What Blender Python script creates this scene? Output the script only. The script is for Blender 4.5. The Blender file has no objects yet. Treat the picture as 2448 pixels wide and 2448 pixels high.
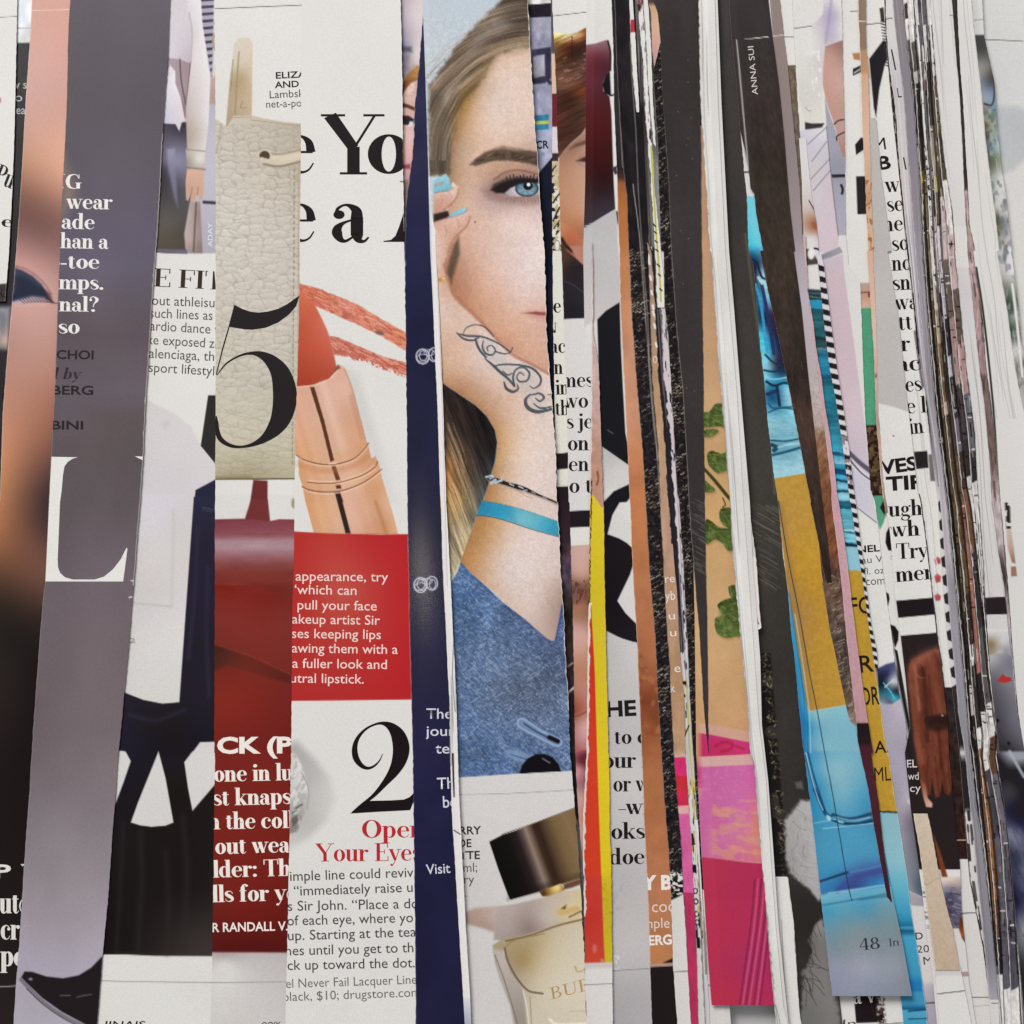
import bpy, bmesh, math, random
import numpy as np
from mathutils import Vector, Matrix
from mathutils.geometry import tessellate_polygon

random.seed(5); rng = np.random.RandomState(11)
S = bpy.context.scene

# ------------------------------------------------------------------ camera, world, lamps, exposure
TILT = math.radians(6.5); HGT = 0.34; HALF = 0.3970          # camera looks down on the sheets, slightly from below the page foot
DIST = HGT / math.cos(TILT); PXN = 2448.0
FWD = np.array((0.0, math.sin(TILT), -math.cos(TILT))); UPV = np.array((0.0, math.cos(TILT), math.sin(TILT)))
CAM = -FWD * DIST
cd = bpy.data.cameras.new('camera'); co = bpy.data.objects.new('camera', cd); S.collection.objects.link(co)
co.location = CAM; co.rotation_euler = (TILT, 0, 0)
cd.sensor_width = 36; cd.lens = 18 / HALF; cd.clip_start = 0.01; cd.clip_end = 20
S.camera = co
w = bpy.data.worlds.new('World'); S.world = w; w.use_nodes = True
w.node_tree.nodes['Background'].inputs[0].default_value = (0.93, 0.96, 1.0, 1)
w.node_tree.nodes['Background'].inputs[1].default_value = 0.34
def lamp(name, loc, size, power, col):
    l = bpy.data.lights.new(name, 'AREA'); l.shape = 'RECTANGLE'; l.size, l.size_y = size
    l.energy = power; l.color = col
    o = bpy.data.objects.new(name, l); S.collection.objects.link(o); o.location = loc
    o.rotation_euler = (Vector((0, 0, 0)) - Vector(loc)).to_track_quat('-Z', 'Y').to_euler()
lamp('window_light', (-1.35, 2.35, 2.00), (2.0, 1.4), 141.0, (1.0, 0.985, 0.965))
lamp('ceiling_lamp', (-0.10, 0.085, 1.50), (0.10, 0.07), 0.26, (1.0, 0.86, 0.74))           # small, only seen as the sheen on the glossy navy sheet
S.view_settings.view_transform = 'Standard'; S.view_settings.look = 'None'
S.view_settings.exposure = 0.0; S.view_settings.gamma = 1.0; S.view_settings.use_curve_mapping = False
S.render.engine = 'CYCLES'

# ------------------------------------------------------------------ helpers
OFF = dict(a=0, b=600, c=1200, d=1800)
def cs(code):                                    # a survey tile: offset and scale
    if code == 'e0': return 1010, 0, 2.3
    if code == 'e1': return 1010, 840, 2.3
    c, r = code[0], int(code[1])
    return OFF[c], 600 * r, (1932 / 648.0 if (c == 'd' or r == 3) else 3.22)
class Pg(list):                                  # points already in page units
    def __add__(s, o): return Pg(list(s) + list(o))
def P(code, pts):                                # tile units -> page units (0..2448)
    if code == 's' or isinstance(pts, Pg): return Pg(tuple(p) for p in pts)
    ox, oy, s = cs(code)
    return Pg((p[0] / s + ox, p[1] / s + oy) + tuple(p[2:]) for p in pts)
def ed(txt):                                     # 'a0 x y x y | a1 ...' -> polyline of (x, y)
    out = []
    for seg in txt.split('|'):
        t = seg.split(); n = [float(v) for v in t[1:]]
        out += P(t[0], [(n[i], n[i + 1]) for i in range(0, len(n), 2)])
    out.sort(key=lambda p: p[1]); return np.array(out)
def W(x, y, z):                                  # page units at height z -> metres
    x = np.asarray(x, float); y = np.asarray(y, float)
    sx = (x / PXN - .5) * 2 * HALF; sy = (.5 - y / PXN) * 2 * HALF
    dy = FWD[1] + sy * UPV[1]; dz = FWD[2] + sy * UPV[2]
    t = (z - CAM[2]) / dz
    return np.stack([CAM[0] + t * sx, CAM[1] + t * dy, np.broadcast_to(z, x.shape) + 0 * x], -1)
GAIN = 0.955
def rgb(h):
    if not isinstance(h, str): return np.array(h, float)
    return np.array([int(h[i:i + 2], 16) / 255.0 for i in (0, 2, 4)])
def lin(c):
    c = np.clip(np.asarray(c, float), 0, 1); c = c * .91 + .09 * (c @ np.array([.3, .59, .11]))[..., None]
    l = np.where(c <= .04045, c / 12.92, ((c + .055) / 1.055) ** 2.4)
    return np.clip((l - 0.005) / GAIN, 0.002, 0.86)
TB = rng.rand(256, 256)
def vn(x, y, seed=0):
    x = x + seed * 37.7; y = y + seed * 91.3
    xi = np.floor(x).astype(int); yi = np.floor(y).astype(int); fx = x - xi; fy = y - yi
    fx = fx * fx * (3 - 2 * fx); fy = fy * fy * (3 - 2 * fy)
    g = lambda a, b: TB[a & 255, b & 255]
    return (g(xi, yi) * (1 - fx) + g(xi + 1, yi) * fx) * (1 - fy) + (g(xi, yi + 1) * (1 - fx) + g(xi + 1, yi + 1) * fx) * fy
def fbm(x, y, seed=0, o=3):
    v = 0; a = .5; t = 0
    for k in range(o):
        v = v + a * vn(x * 2 ** k, y * 2 ** k, seed + k); t += a; a *= .55
    return v / t
def spl(pts, n=8, closed=False):                 # Catmull-Rom through the points (any number of columns)
    p = np.array(pts, float)
    if len(p) < 3: return p
    if closed: q = np.vstack([p[-1], p, p[0], p[1]])
    else: q = np.vstack([2 * p[0] - p[1], p, 2 * p[-1] - p[-2]])
    out = []
    for i in range(1, len(q) - 2):
        a, b, c, d = q[i - 1], q[i], q[i + 1], q[i + 2]
        for k in range(n):
            t = k / n
            out.append(.5 * (2 * b + (c - a) * t + (2 * a - 5 * b + 4 * c - d) * t * t + (3 * b - a - 3 * c + d) * t ** 3))
    if not closed: out.append(q[-2])
    return np.array(out)
def cells(x, y, seed=0):                          # jittered cells: distance to the nearest seed, gap to the second, offset down the cell
    xi = np.floor(x).astype(int); yi = np.floor(y).astype(int); f1 = np.full(x.shape, 9.); f2 = np.full(x.shape, 9.); oy = np.zeros(x.shape)
    for a in (-1, 0, 1):
        for b in (-1, 0, 1):
            cx = xi + a; cy = yi + b; px = cx + .1 + .8 * TB[(cx * 7 + seed) & 255, (cy * 13 + 5) & 255]; py = cy + .1 + .8 * TB[(cx * 11 + 90) & 255, (cy * 3 + seed) & 255]
            d = np.hypot(x - px, y - py); n = d < f1; f2 = np.where(n, f1, np.minimum(f2, d)); oy = np.where(n, y - py, oy); f1 = np.where(n, d, f1)
    return f1, f2 - f1, oy
def sstep(e0, e1, v):
    t = np.clip((v - e0) / (e1 - e0), 0, 1); return t * t * (3 - 2 * t)

# ------------------------------------------------------------------ material: coated printed paper
def paper_material(name, rough, spec, bump):
    m = bpy.data.materials.new(name); m.use_nodes = True; nt = m.node_tree; n = nt.nodes; L = nt.links
    b = n['Principled BSDF']; b.inputs['Roughness'].default_value = rough; b.inputs['Specular IOR Level'].default_value = spec
    at = n.new('ShaderNodeAttribute'); at.attribute_name = 'print'
    tc = n.new('ShaderNodeTexCoord')
    g1 = n.new('ShaderNodeTexNoise'); g1.inputs['Scale'].default_value = 2600; g1.inputs['Detail'].default_value = 2
    g2 = n.new('ShaderNodeTexNoise'); g2.inputs['Scale'].default_value = 38; g2.inputs['Detail'].default_value = 3
    L.new(tc.outputs['Object'], g1.inputs['Vector']); L.new(tc.outputs['Object'], g2.inputs['Vector'])
    r1 = n.new('ShaderNodeMapRange'); r1.inputs[1].default_value = .3; r1.inputs[2].default_value = .7; r1.inputs[3].default_value = .94; r1.inputs[4].default_value = 1.05
    r2 = n.new('ShaderNodeMapRange'); r2.inputs[1].default_value = .3; r2.inputs[2].default_value = .7; r2.inputs[3].default_value = .975; r2.inputs[4].default_value = 1.02
    L.new(g1.outputs['Fac'], r1.inputs[0]); L.new(g2.outputs['Fac'], r2.inputs[0])
    mu = n.new('ShaderNodeMath'); mu.operation = 'MULTIPLY'; L.new(r1.outputs[0], mu.inputs[0]); L.new(r2.outputs[0], mu.inputs[1])
    vm = n.new('ShaderNodeVectorMath'); vm.operation = 'SCALE'; L.new(at.outputs['Color'], vm.inputs[0]); L.new(mu.outputs[0], vm.inputs['Scale'])
    L.new(vm.outputs[0], b.inputs['Base Color'])
    bp = n.new('ShaderNodeBump'); bp.inputs['Strength'].default_value = bump; bp.inputs['Distance'].default_value = .00008
    L.new(g1.outputs['Fac'], bp.inputs['Height']); L.new(bp.outputs[0], b.inputs['Normal'])
    return m
PAPER = paper_material('coated_printed_paper', .46, .09, .08)
GLOSS = paper_material('glossy_printed_paper', .32, .17, .06)
VARNISH = paper_material('varnished_printed_paper', .14, .32, .10)
DESK = bpy.data.materials.new('white_desk'); DESK.use_nodes = True
_n = DESK.node_tree.nodes; _t = _n.new('ShaderNodeTexNoise'); _t.inputs['Scale'].default_value = 60
_r = _n.new('ShaderNodeValToRGB'); _r.color_ramp.elements[0].color = (.52, .51, .5, 1); _r.color_ramp.elements[1].color = (.6, .59, .58, 1)
DESK.node_tree.links.new(_t.outputs['Fac'], _r.inputs[0]); DESK.node_tree.links.new(_r.outputs[0], _n['Principled BSDF'].inputs['Base Color'])

# ------------------------------------------------------------------ mesh helpers
def link_mesh(name, verts, faces, cols, mat, parent=None, smooth=True):
    verts = np.asarray(verts, np.float32); faces = np.asarray(faces, np.int32)
    me = bpy.data.meshes.new(name); k = faces.shape[1]
    me.vertices.add(len(verts)); me.vertices.foreach_set('co', verts.ravel())
    me.loops.add(faces.size); me.loops.foreach_set('vertex_index', faces.ravel())
    me.polygons.add(len(faces)); me.polygons.foreach_set('loop_start', np.arange(0, faces.size, k, dtype=np.int32))
    if smooth: me.polygons.foreach_set('use_smooth', np.ones(len(faces), bool))
    at = me.color_attributes.new('print', 'FLOAT_COLOR', 'POINT')
    c4 = np.ones((len(verts), 4), np.float32); c4[:, :3] = cols; at.data.foreach_set('color', c4.ravel())
    me.update(calc_edges=True); me.materials.append(mat)
    o = bpy.data.objects.new(name, me); S.collection.objects.link(o)
    if parent is not None: o.parent = parent
    return o

ZL = 0.00021                                     # one sheet higher
GROUP = 'magazine strips laid edge over edge'
class Strip:
    def __init__(s, label, L, R, z, y0=-90, y1=2540, ext=(0, 0), curl=.00014, tilt=0, rag=.7, dx=2.3, dy=2.35, mat=None, lift=None, cat='paper strip', name='paper_strip', base='d8d5d0'):
        s.label, s.z0, s.y0, s.y1, s.ext, s.curl, s.tilt = label, z * ZL, y0, y1, ext, curl, tilt
        s.L = ed(L) if isinstance(L, str) else np.array(L, float); s.R = ed(R) if isinstance(R, str) else np.array(R, float)
        s.mat = mat or PAPER; s.lift = lift; s.cat = cat; s.name = name; s.sd = sum(map(ord, label)) % 97
        ys = np.unique(np.concatenate([[y0], np.arange(max(y0, -8), min(y1, 2456), dy), [y1], np.arange(y0, -8, 30.) if y0 < -8 else [], np.arange(2456, y1, 30.) if y1 > 2456 else []]))
        s.ys = ys
        jl = (vn(ys / 9., ys * 0 + 3.1, s.sd) - .5) * 2 * rag + (vn(ys / 90., ys * 0 + 3.1, s.sd + 2) - .5) * 2.2 * rag
        jr = (vn(ys / 9., ys * 0 + 7.7, s.sd + 5) - .5) * 2 * rag + (vn(ys / 90., ys * 0 + 3.1, s.sd + 9) - .5) * 2.2 * rag
        xl, xr = s.xl(ys) + (jl if not ext[0] else 0), s.xr(ys) + (jr if not ext[1] else 0)
        xr = np.maximum(xr, xl + .3)
        wmax = float(np.max(xr - xl)); n = max(4, int(wmax / dx) + 1)
        u = np.linspace(0, 1, n); X = xl[:, None] + (xr - xl)[:, None] * u[None]
        if ext[0]: X = np.hstack([X[:, :1] - np.array([[ext[0], ext[0] * .5, 3.0]]), X])
        if ext[1]: X = np.hstack([X, X[:, -1:] + np.array([[3.0, ext[1] * .5, ext[1]]])])
        s.X = X; s.Y = np.broadcast_to(ys[:, None], X.shape).copy(); s.C = np.empty(X.shape + (3,)); s.C[:] = rgb(base)
        s.exl = xl; s.exr = xr; s.jobs = []; s.bands_ = []
    def _ip(s, E, y):
        y = np.asarray(y, float); v = np.interp(y, E[:, 1], E[:, 0])
        if len(E) > 1:
            i = 0; sl = (E[1, 0] - E[0, 0]) / max(1e-6, E[1, 1] - E[0, 1]); v = np.where(y < E[0, 1], E[0, 0] + sl * (y - E[0, 1]), v)
            sl = (E[-1, 0] - E[-2, 0]) / max(1e-6, E[-1, 1] - E[-2, 1]); v = np.where(y > E[-1, 1], E[-1, 0] + sl * (y - E[-1, 1]), v)
        return v
    def xl(s, y): return s._ip(s.L, y)
    def xr(s, y): return s._ip(s.R, y)
    def zz(s, x, y):
        a = s.xl(y); b = s.xr(y); wd = np.maximum(b - a, 14.0); u = np.clip((x - a) / wd, 0, 1); k = np.minimum(1.0, wd / 120.)
        dn = np.clip(np.maximum(a - x, x - b) / 10., 0, 1) * .00008          # the covered margin lies flat under its neighbour
        c = s.curl * k * ((2 * u - 1) ** 2) + s.tilt * (u - .5)
        if s.lift: c = c + np.interp(y, [q[0] for q in s.lift], [q[1] for q in s.lift])
        return s.z0 + c - dn + .00004 * np.sin(y / 310. + s.sd) * k
    # ---- painting (page colours, sRGB)
    def _rows(s, ya, yb): return slice(int(np.searchsorted(s.ys, ya)), int(np.searchsorted(s.ys, yb, 'right')))
    def mix(s, sl, m, col):
        if col.ndim == 1: col = col[None, None]
        s.C[sl] = s.C[sl] * (1 - m[..., None]) + col * m[..., None]
    def fill(s, col): s.C[:] = rgb(col); return s
    def sd_poly(s, sl, pts):
        X = s.X[sl]; Y = s.Y[sl]; d2 = np.full(X.shape, 1e9); ins = np.zeros(X.shape, bool)
        n = len(pts)
        for i in range(n):
            ax, ay = pts[i][:2]; bx, by = pts[(i + 1) % n][:2]; ex, ey = bx - ax, by - ay; L2 = ex * ex + ey * ey
            if L2 < 1e-9: continue
            t = np.clip(((X - ax) * ex + (Y - ay) * ey) / L2, 0, 1)
            d2 = np.minimum(d2, (X - ax - t * ex) ** 2 + (Y - ay - t * ey) ** 2)
            if ay != by: ins ^= ((ay > Y) != (by > Y)) & (X < ex * (Y - ay) / (by - ay) + ax)
        return np.where(ins, -1, 1) * np.sqrt(d2)
    def poly(s, code, pts, col, soft=1.3, a=1., sm=False, wob=0, ws=14.):
        pts = P(code, pts)
        if sm: pts = spl(pts, 6, True)
        pts = np.array(pts)[:, :2]; sl = s._rows(pts[:, 1].min() - soft * 2 - wob, pts[:, 1].max() + soft * 2 + wob)
        if sl.stop <= sl.start: return s
        d = s.sd_poly(sl, pts)
        if wob: d = d + (fbm(s.X[sl] / ws, s.Y[sl] / ws, 7) - .5) * 2 * wob
        s.mix(sl, sstep(soft, -soft, d) * a, rgb(col)); return s
    def grad(s, code, ctr, pts=None, soft=1.3, pw=2.0, a=1., sm=False, wob=0, ws=14.):
        ctr = P(code, ctr)
        if pts is not None:
            pts = P(code, pts)
            if sm: pts = spl(pts, 6, True)
            pts = np.array(pts)[:, :2]; sl = s._rows(pts[:, 1].min() - soft * 2 - wob, pts[:, 1].max() + soft * 2 + wob)
        else: sl = slice(0, len(s.ys))
        if sl.stop <= sl.start: return s
        X = s.X[sl]; Y = s.Y[sl]; q = np.array([c[:2] for c in ctr], float); cc = np.array([rgb(c[2]) for c in ctr]); n = len(q)
        c0 = q.mean(0); sc = max(np.abs(q - c0).max(), 1.0); qn = (q - c0) / sc; ep = .02     # smooth multiquadric shading through the colour notes
        A = np.sqrt(((qn[:, None] - qn[None]) ** 2).sum(-1) + ep); A = np.vstack([np.hstack([A + 1e-3 * np.eye(n) * -1, np.ones((n, 1))]), np.ones((1, n + 1))]); A[n, n] = 0
        wt = np.linalg.lstsq(A, np.vstack([cc, np.zeros((1, 3))]), rcond=None)[0]
        Xn = (X - c0[0]) / sc; Yn = (Y - c0[1]) / sc; col = np.zeros(X.shape + (3,)) + wt[n]
        for k in range(n): col += np.sqrt((Xn - qn[k, 0]) ** 2 + (Yn - qn[k, 1]) ** 2 + ep)[..., None] * wt[k]
        col = np.clip(col, np.maximum(cc.min(0) - .02, 0), cc.max(0) + .02)
        if pts is None: m = np.full(X.shape, a)
        else:
            d = s.sd_poly(sl, pts)
            if wob: d = d + (fbm(X / ws, Y / ws, 7) - .5) * 2 * wob
            m = sstep(soft, -soft, d) * a
        s.mix(sl, m, col); return s
    def line(s, code, pts, wd, col, soft=1.0, a=1., sm=True):
        sc = 1.0 if code == 's' else cs(code)[2]
        pts = P(code, pts)
        pts = [(p[0], p[1], (p[2] if len(p) > 2 else wd) / sc) for p in pts]
        if sm and len(pts) > 2: pts = spl(pts, 5)
        pts = np.array(pts); mx = pts[:, 2].max() + soft * 2
        sl = s._rows(pts[:, 1].min() - mx, pts[:, 1].max() + mx)
        if sl.stop <= sl.start: return s
        X = s.X[sl]; Y = s.Y[sl]; d = np.full(X.shape, 1e9)
        for i in range(len(pts) - 1):
            ax, ay, aw = pts[i]; bx, by, bw = pts[i + 1]; ex, ey = bx - ax, by - ay; L2 = ex * ex + ey * ey
            if L2 < 1e-9: continue
            t = np.clip(((X - ax) * ex + (Y - ay) * ey) / L2, 0, 1)
            d = np.minimum(d, np.sqrt((X - ax - t * ex) ** 2 + (Y - ay - t * ey) ** 2) - .5 * (aw + t * (bw - aw)))
        s.mix(sl, sstep(soft, -soft, d) * a, rgb(col)); return s
    def ell(s, code, cx, cy, rx, ry, col, soft=1.5, a=1., rot=0):
        k = [(cx + rx * math.cos(t) * math.cos(rot) - ry * math.sin(t) * math.sin(rot), cy + rx * math.cos(t) * math.sin(rot) + ry * math.sin(t) * math.cos(rot)) for t in np.linspace(0, 6.2832, 20)[:-1]]
        return s.poly(code, k, col, soft, a)
    def ring(s, code, cx, cy, rx, ry, wd, col, a0=0, a1=6.2832, soft=.8, a=1.):
        return s.line(code, [(cx + rx * math.cos(t), cy + ry * math.sin(t)) for t in np.linspace(a0, a1, 18)], wd, col, soft, a)
    def bands(s, lst, soft=1.5, wob=0, tilt=0.):     # [(y, colour), ...] colour from y downward, page units
        lst = sorted(lst, key=lambda q: q[0]); yy = s.Y + tilt * (s.X - s.X.mean(1, keepdims=True))
        if wob: yy = yy + (fbm(s.X / 12., s.Y / 12., 3) - .5) * wob
        for y, c in lst: s.mix(slice(0, len(s.ys)), sstep(y - soft, y + soft, yy), rgb(c))
        return s
    def ramp(s, lst, ya=None, yb=None):              # smooth colour along the strip
        sl = s._rows(-999 if ya is None else ya, 9999 if yb is None else yb); ys = [q[0] for q in lst]; cc = np.array([rgb(q[1]) for q in lst])
        c = np.stack([np.interp(s.Y[sl], ys, cc[:, k]) for k in range(3)], -1); s.C[sl] = c; return s
    def axial(s, code, pts, p0, p1, stops, soft=1.4):   # colour that changes along one axis only (a printed metal cylinder)
        pts = np.array(P(code, pts))[:, :2]; (ax, ay), (bx, by) = P(code, [p0, p1]); sl = s._rows(pts[:, 1].min() - 4, pts[:, 1].max() + 4)
        t = ((s.X[sl] - ax) * (bx - ax) + (s.Y[sl] - ay) * (by - ay)) / ((bx - ax) ** 2 + (by - ay) ** 2); cc = np.array([rgb(q[1]) for q in stops])
        s.mix(sl, sstep(soft, -soft, s.sd_poly(sl, pts)), np.stack([np.interp(t, [q[0] for q in stops], cc[:, k]) for k in range(3)], -1)); return s
    def noise(s, sx, sy, amp, ya=-999, yb=9999, seed=0, mono=True, o=3, rot=0):
        sl = s._rows(ya, yb); x, y = s.X[sl], s.Y[sl]
        if rot: x, y = x * math.cos(rot) + y * math.sin(rot), -x * math.sin(rot) + y * math.cos(rot)
        s.C[sl] = np.clip(s.C[sl] * (1 + amp * 2 * (fbm(x / sx, y / sy, seed + 1, o) - .5))[..., None], 0, 1); return s
    def chips(s, ya, yb, cols, sx, sy, thr=.55, seed=0, soft=.06, rot=0, a=1.):
        sl = s._rows(ya, yb); x, y = s.X[sl], s.Y[sl]
        if rot: x, y = x * math.cos(rot) + y * math.sin(rot), -x * math.sin(rot) + y * math.cos(rot)
        for k, c in enumerate(cols):
            v = fbm(x / sx, y / sy, seed + 13 * k + 2, 2); s.mix(sl, sstep(thr, thr + soft, v) * a, rgb(c))
        return s
    def grain(s, n, cols, ya=-90, yb=2540, seed=0, wd=2.0, a=.7, lmin=120, lmax=700):
        r = np.random.RandomState(seed + 77)           # seams between the sheets of a bundle: long lines along the strip
        for k in range(n):
            l = lmin + (lmax - lmin) * r.rand(); y = ya - l * .3 + (yb - ya) * r.rand(); u = r.rand(); pts = []
            for q in np.linspace(max(ya, y), min(yb, y + l), 8):
                p, e = float(s.xl(q)), float(s.xr(q)); pts.append((p + (e - p) * (u + .05 * math.sin(q / 60. + k)), q, wd * (.2 + .8 * math.sin(3.14 * (q - y) / l) ** .5 if 0 < (q - y) / l < 1 else .2)))
            s.line('s', pts, wd, cols[k % len(cols)], .9, a)
        return s
    def chips_in(s, code, pts, cols, sx, sy, thr=.55, seed=0, soft=.06, rot=0, a=1., esoft=4):
        pts = np.array(P(code, pts)); sl = s._rows(pts[:, 1].min(), pts[:, 1].max()); x, y = s.X[sl], s.Y[sl]
        m = sstep(esoft, -esoft, s.sd_poly(sl, pts))
        if rot: x, y = x * math.cos(rot) + y * math.sin(rot), -x * math.sin(rot) + y * math.cos(rot)
        for k, c in enumerate(cols):
            v = fbm(x / sx, y / sy, seed + 13 * k + 2, 2); s.mix(sl, m * sstep(thr, thr + soft, v) * a, rgb(c))
        return s
    def glitter(s, ya, yb, col=('a8945c', 'd8ccb0', '6a5a38'), den=1., seed=0):
        sl = s._rows(ya, yb); x, y = s.X[sl], s.Y[sl]
        xr = x * .87 + y * .5; yr = -x * .5 + y * .87; env = .55 + .75 * fbm(x / 40., y / 55., seed + 31, 2)
        for k, c in enumerate(col):
            v = vn(xr / (5.5 - k), yr / (3.4 + .6 * k), seed + 11 * k) * env
            s.mix(sl, sstep(.80 - .05 * den, .97 - .05 * den, v) * (.75 - .15 * k), rgb(c))
        return s
    def rim(s, side, wd=2.0, col='e4e0dc', ya=-999, yb=9999, a=.9, thr=.35):
        sl = s._rows(ya, yb); e = (s.exl if side == 'L' else s.exr)[sl][:, None]
        d = (s.X[sl] - e) if side == 'L' else (e - s.X[sl])
        n = fbm(s.Y[sl] / 16. + 0 * d, 0 * d + 2.2, s.sd + (3 if side == 'L' else 8), 3)
        ww = wd * (.35 + 1.5 * np.clip(n - thr, 0, 1) / (1 - thr))
        s.mix(sl, sstep(.7, -.7, d - ww) * (d > -2) * a, rgb(col)); return s
    # ---- shapes and lettering are flat ink parts, cut at the strip's edges
    def part(s, name, y0, y1): s.bands_.append((name, y0, y1)); return s
    def tris(s, name, verts, faces, col, clip=True, lift=.000016): s.jobs.append((name, np.array(verts, float), faces, col, clip, lift)); return s
    def shape(s, name, code, outs, col, sm=False):
        loops = []
        for o in outs:
            q = P(code, o) if code else o
            if sm: q = [tuple(v) for v in spl(q, 5, True)]
            loops.append([Vector((p[0], p[1], 0)) for p in q])
        vs = [tuple(v)[:2] for l in loops for v in l]
        s.tris(name, vs, [tuple(t) for t in tessellate_polygon(loops)], col); return s
    def ribbon(s, name, pts, col, n=7):
        v, f = ribbon_mesh(spl(pts, n)); s.tris(name, v, f, col); return s
    def serif(s, name, text, code, p0, p1, h, col, bold=1., shear=0., xh=False):
        v, f = serif_mesh(text, bold); return s._place(name, v, f, code, p0, p1, h / (.66 if xh else 1.), col, shear)
    def sans(s, name, text, code, p0, p1, h, col, bold=0., shear=0.):
        v, f = sans_mesh(text, bold); return s._place(name, v, f, code, p0, p1, h, col, shear)
    def _place(s, name, v, f, code, p0, p1, h, col, shear):
        sc = 1.0 if code == 's' else cs(code)[2]
        (x0, y0), (x1, y1) = P(code, [p0, p1]); v = v.copy()
        a = v[:, 0].min(); b = v[:, 0].max(); ln = math.hypot(x1 - x0, y1 - y0); ex, ey = (x1 - x0) / ln, (y1 - y0) / ln
        t = (v[:, 0] - a) / (b - a) * ln + shear * v[:, 1] * h / sc; q = v[:, 1] * h / sc
        s.tris(name, np.stack([x0 + ex * t + ey * q, y0 + ey * t - ex * q], 1), f, col); return s
    # ---- build
    def build(s):
        X, Y = s.X, s.Y; Z = s.zz(X, Y); Q = W(X, Y, Z); C = lin(s.C); h, wd = X.shape
        def grid(r0, r1, name, parent):
            q = Q[r0:r1 + 1].reshape(-1, 3); c = C[r0:r1 + 1].reshape(-1, 3); n = r1 - r0 + 1
            i = (np.arange(n - 1)[:, None] * wd + np.arange(wd - 1)[None]).ravel()
            f = np.stack([i, i + wd, i + wd + 1, i + 1], 1)
            vs, cc, fs = [q], [c], [f]; base = len(q); th = .00009; wc = lin(rgb('d2cec9'))
            def skirt(idx):
                nonlocal base
                a = q[idx]; b = a.copy(); b[:, 2] -= th; k = len(idx)
                vs.extend([a, b]); cc.append(np.broadcast_to(wc, (2 * k, 3)))
                j = np.arange(k - 1); fs.append(np.stack([base + j, base + j + 1, base + k + j + 1, base + k + j], 1)); base += 2 * k
            skirt(np.arange(n) * wd); skirt((np.arange(n) * wd + wd - 1)[::-1])
            if r0 == 0: skirt(np.arange(wd))
            if r1 == h - 1: skirt((n - 1) * wd + np.arange(wd))
            return link_mesh(name, np.vstack(vs), np.vstack(fs), np.vstack(cc), s.mat, parent)
        cuts = sorted(s.bands_, key=lambda b: b[1]); rows = []; cur = 0
        for nm, a, b in cuts:
            i, j = int(np.searchsorted(s.ys, a)), min(h - 1, int(np.searchsorted(s.ys, b)))
            if i > cur: rows.append(('sheet', cur, i))
            rows.append((nm, i, j)); cur = j
        if cur < h - 1: rows.append(('sheet', cur, h - 1))
        if len(rows) == 1: root = grid(0, h - 1, s.name, None)
        else:
            root = bpy.data.objects.new(s.name, None); root.empty_display_size = .01; S.collection.objects.link(root)
            for nm, i, j in rows: grid(i, j, nm, root)
        root['label'] = s.label; root['category'] = s.cat; root['group'] = GROUP
        for k, (nm, v, f, col, clip, lift) in enumerate(s.jobs):
            bm = bmesh.new(); bv = [bm.verts.new((p[0], p[1], p[2] if len(p) > 2 else 0)) for p in v]
            for t in f:
                try: bm.faces.new([bv[i] for i in t])
                except ValueError: pass
            ya, yb = v[:, 1].min(), v[:, 1].max()
            def cut(pt, no, outer=True):
                g = bm.verts[:] + bm.edges[:] + bm.faces[:]
                bmesh.ops.bisect_plane(bm, geom=g, plane_co=pt, plane_no=no, clear_outer=outer, dist=1e-5)
            if clip:
                for E, sg, ex in ((s.xl, -1, s.ext[0]), (s.xr, 1, s.ext[1])):
                    xa, xb = float(E(ya)) + sg * ex * .6, float(E(yb)) + sg * ex * .6; no = Vector((yb - ya, -(xb - xa), 0)).normalized() * sg
                    cut(Vector((xa - sg * .3, ya, 0)), no)
                if s.y1 < yb: cut(Vector((0, s.y1, 0)), Vector((0, 1, 0)))
            wdt = float(np.ptp(v[:, 0])); 
            if wdt > 60 and yb - ya > 60:
                for yy in np.arange(ya + 25, yb, 30): cut(Vector((0, yy, 0)), Vector((0, 1, 0)), False)
                for xx in np.arange(v[:, 0].min() + 25, v[:, 0].max(), 30): cut(Vector((xx, 0, 0)), Vector((1, 0, 0)), False)
            if not bm.faces: bm.free(); continue
            bmesh.ops.triangulate(bm, faces=bm.faces[:]); bm.verts.index_update()
            pv = np.array([tuple(q.co) for q in bm.verts]); pf = []
            for fc in bm.faces:
                t = [q.index for q in fc.verts]; a, b, c = pv[t[0]], pv[t[1]], pv[t[2]]
                if (b[0] - a[0]) * (c[1] - a[1]) - (b[1] - a[1]) * (c[0] - a[0]) > 0: t = t[::-1]
                pf.append(t)
            bm.free()
            z = s.zz(pv[:, 0], pv[:, 1]) + lift + pv[:, 2] * .0000012
            link_mesh(nm, W(pv[:, 0], pv[:, 1], z), pf, lin(rgb(col)), s.mat, root, smooth=False)
        return root

def ribbon_mesh(p, lay=0):
    p = np.asarray(p, float); d = np.gradient(p[:, :2], axis=0); d /= np.maximum(np.linalg.norm(d, axis=1, keepdims=True), 1e-9)
    nrm = np.stack([-d[:, 1], d[:, 0]], 1); w2 = np.maximum(p[:, 2:3], 0) * .5
    a, b = p[:, :2] + nrm * w2, p[:, :2] - nrm * w2; n = len(p)
    v = np.vstack([a, b]); v = np.hstack([v, np.full((len(v), 1), lay)])
    return v, [(i, i + 1, n + i + 1, n + i) for i in range(n - 1)]

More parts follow.
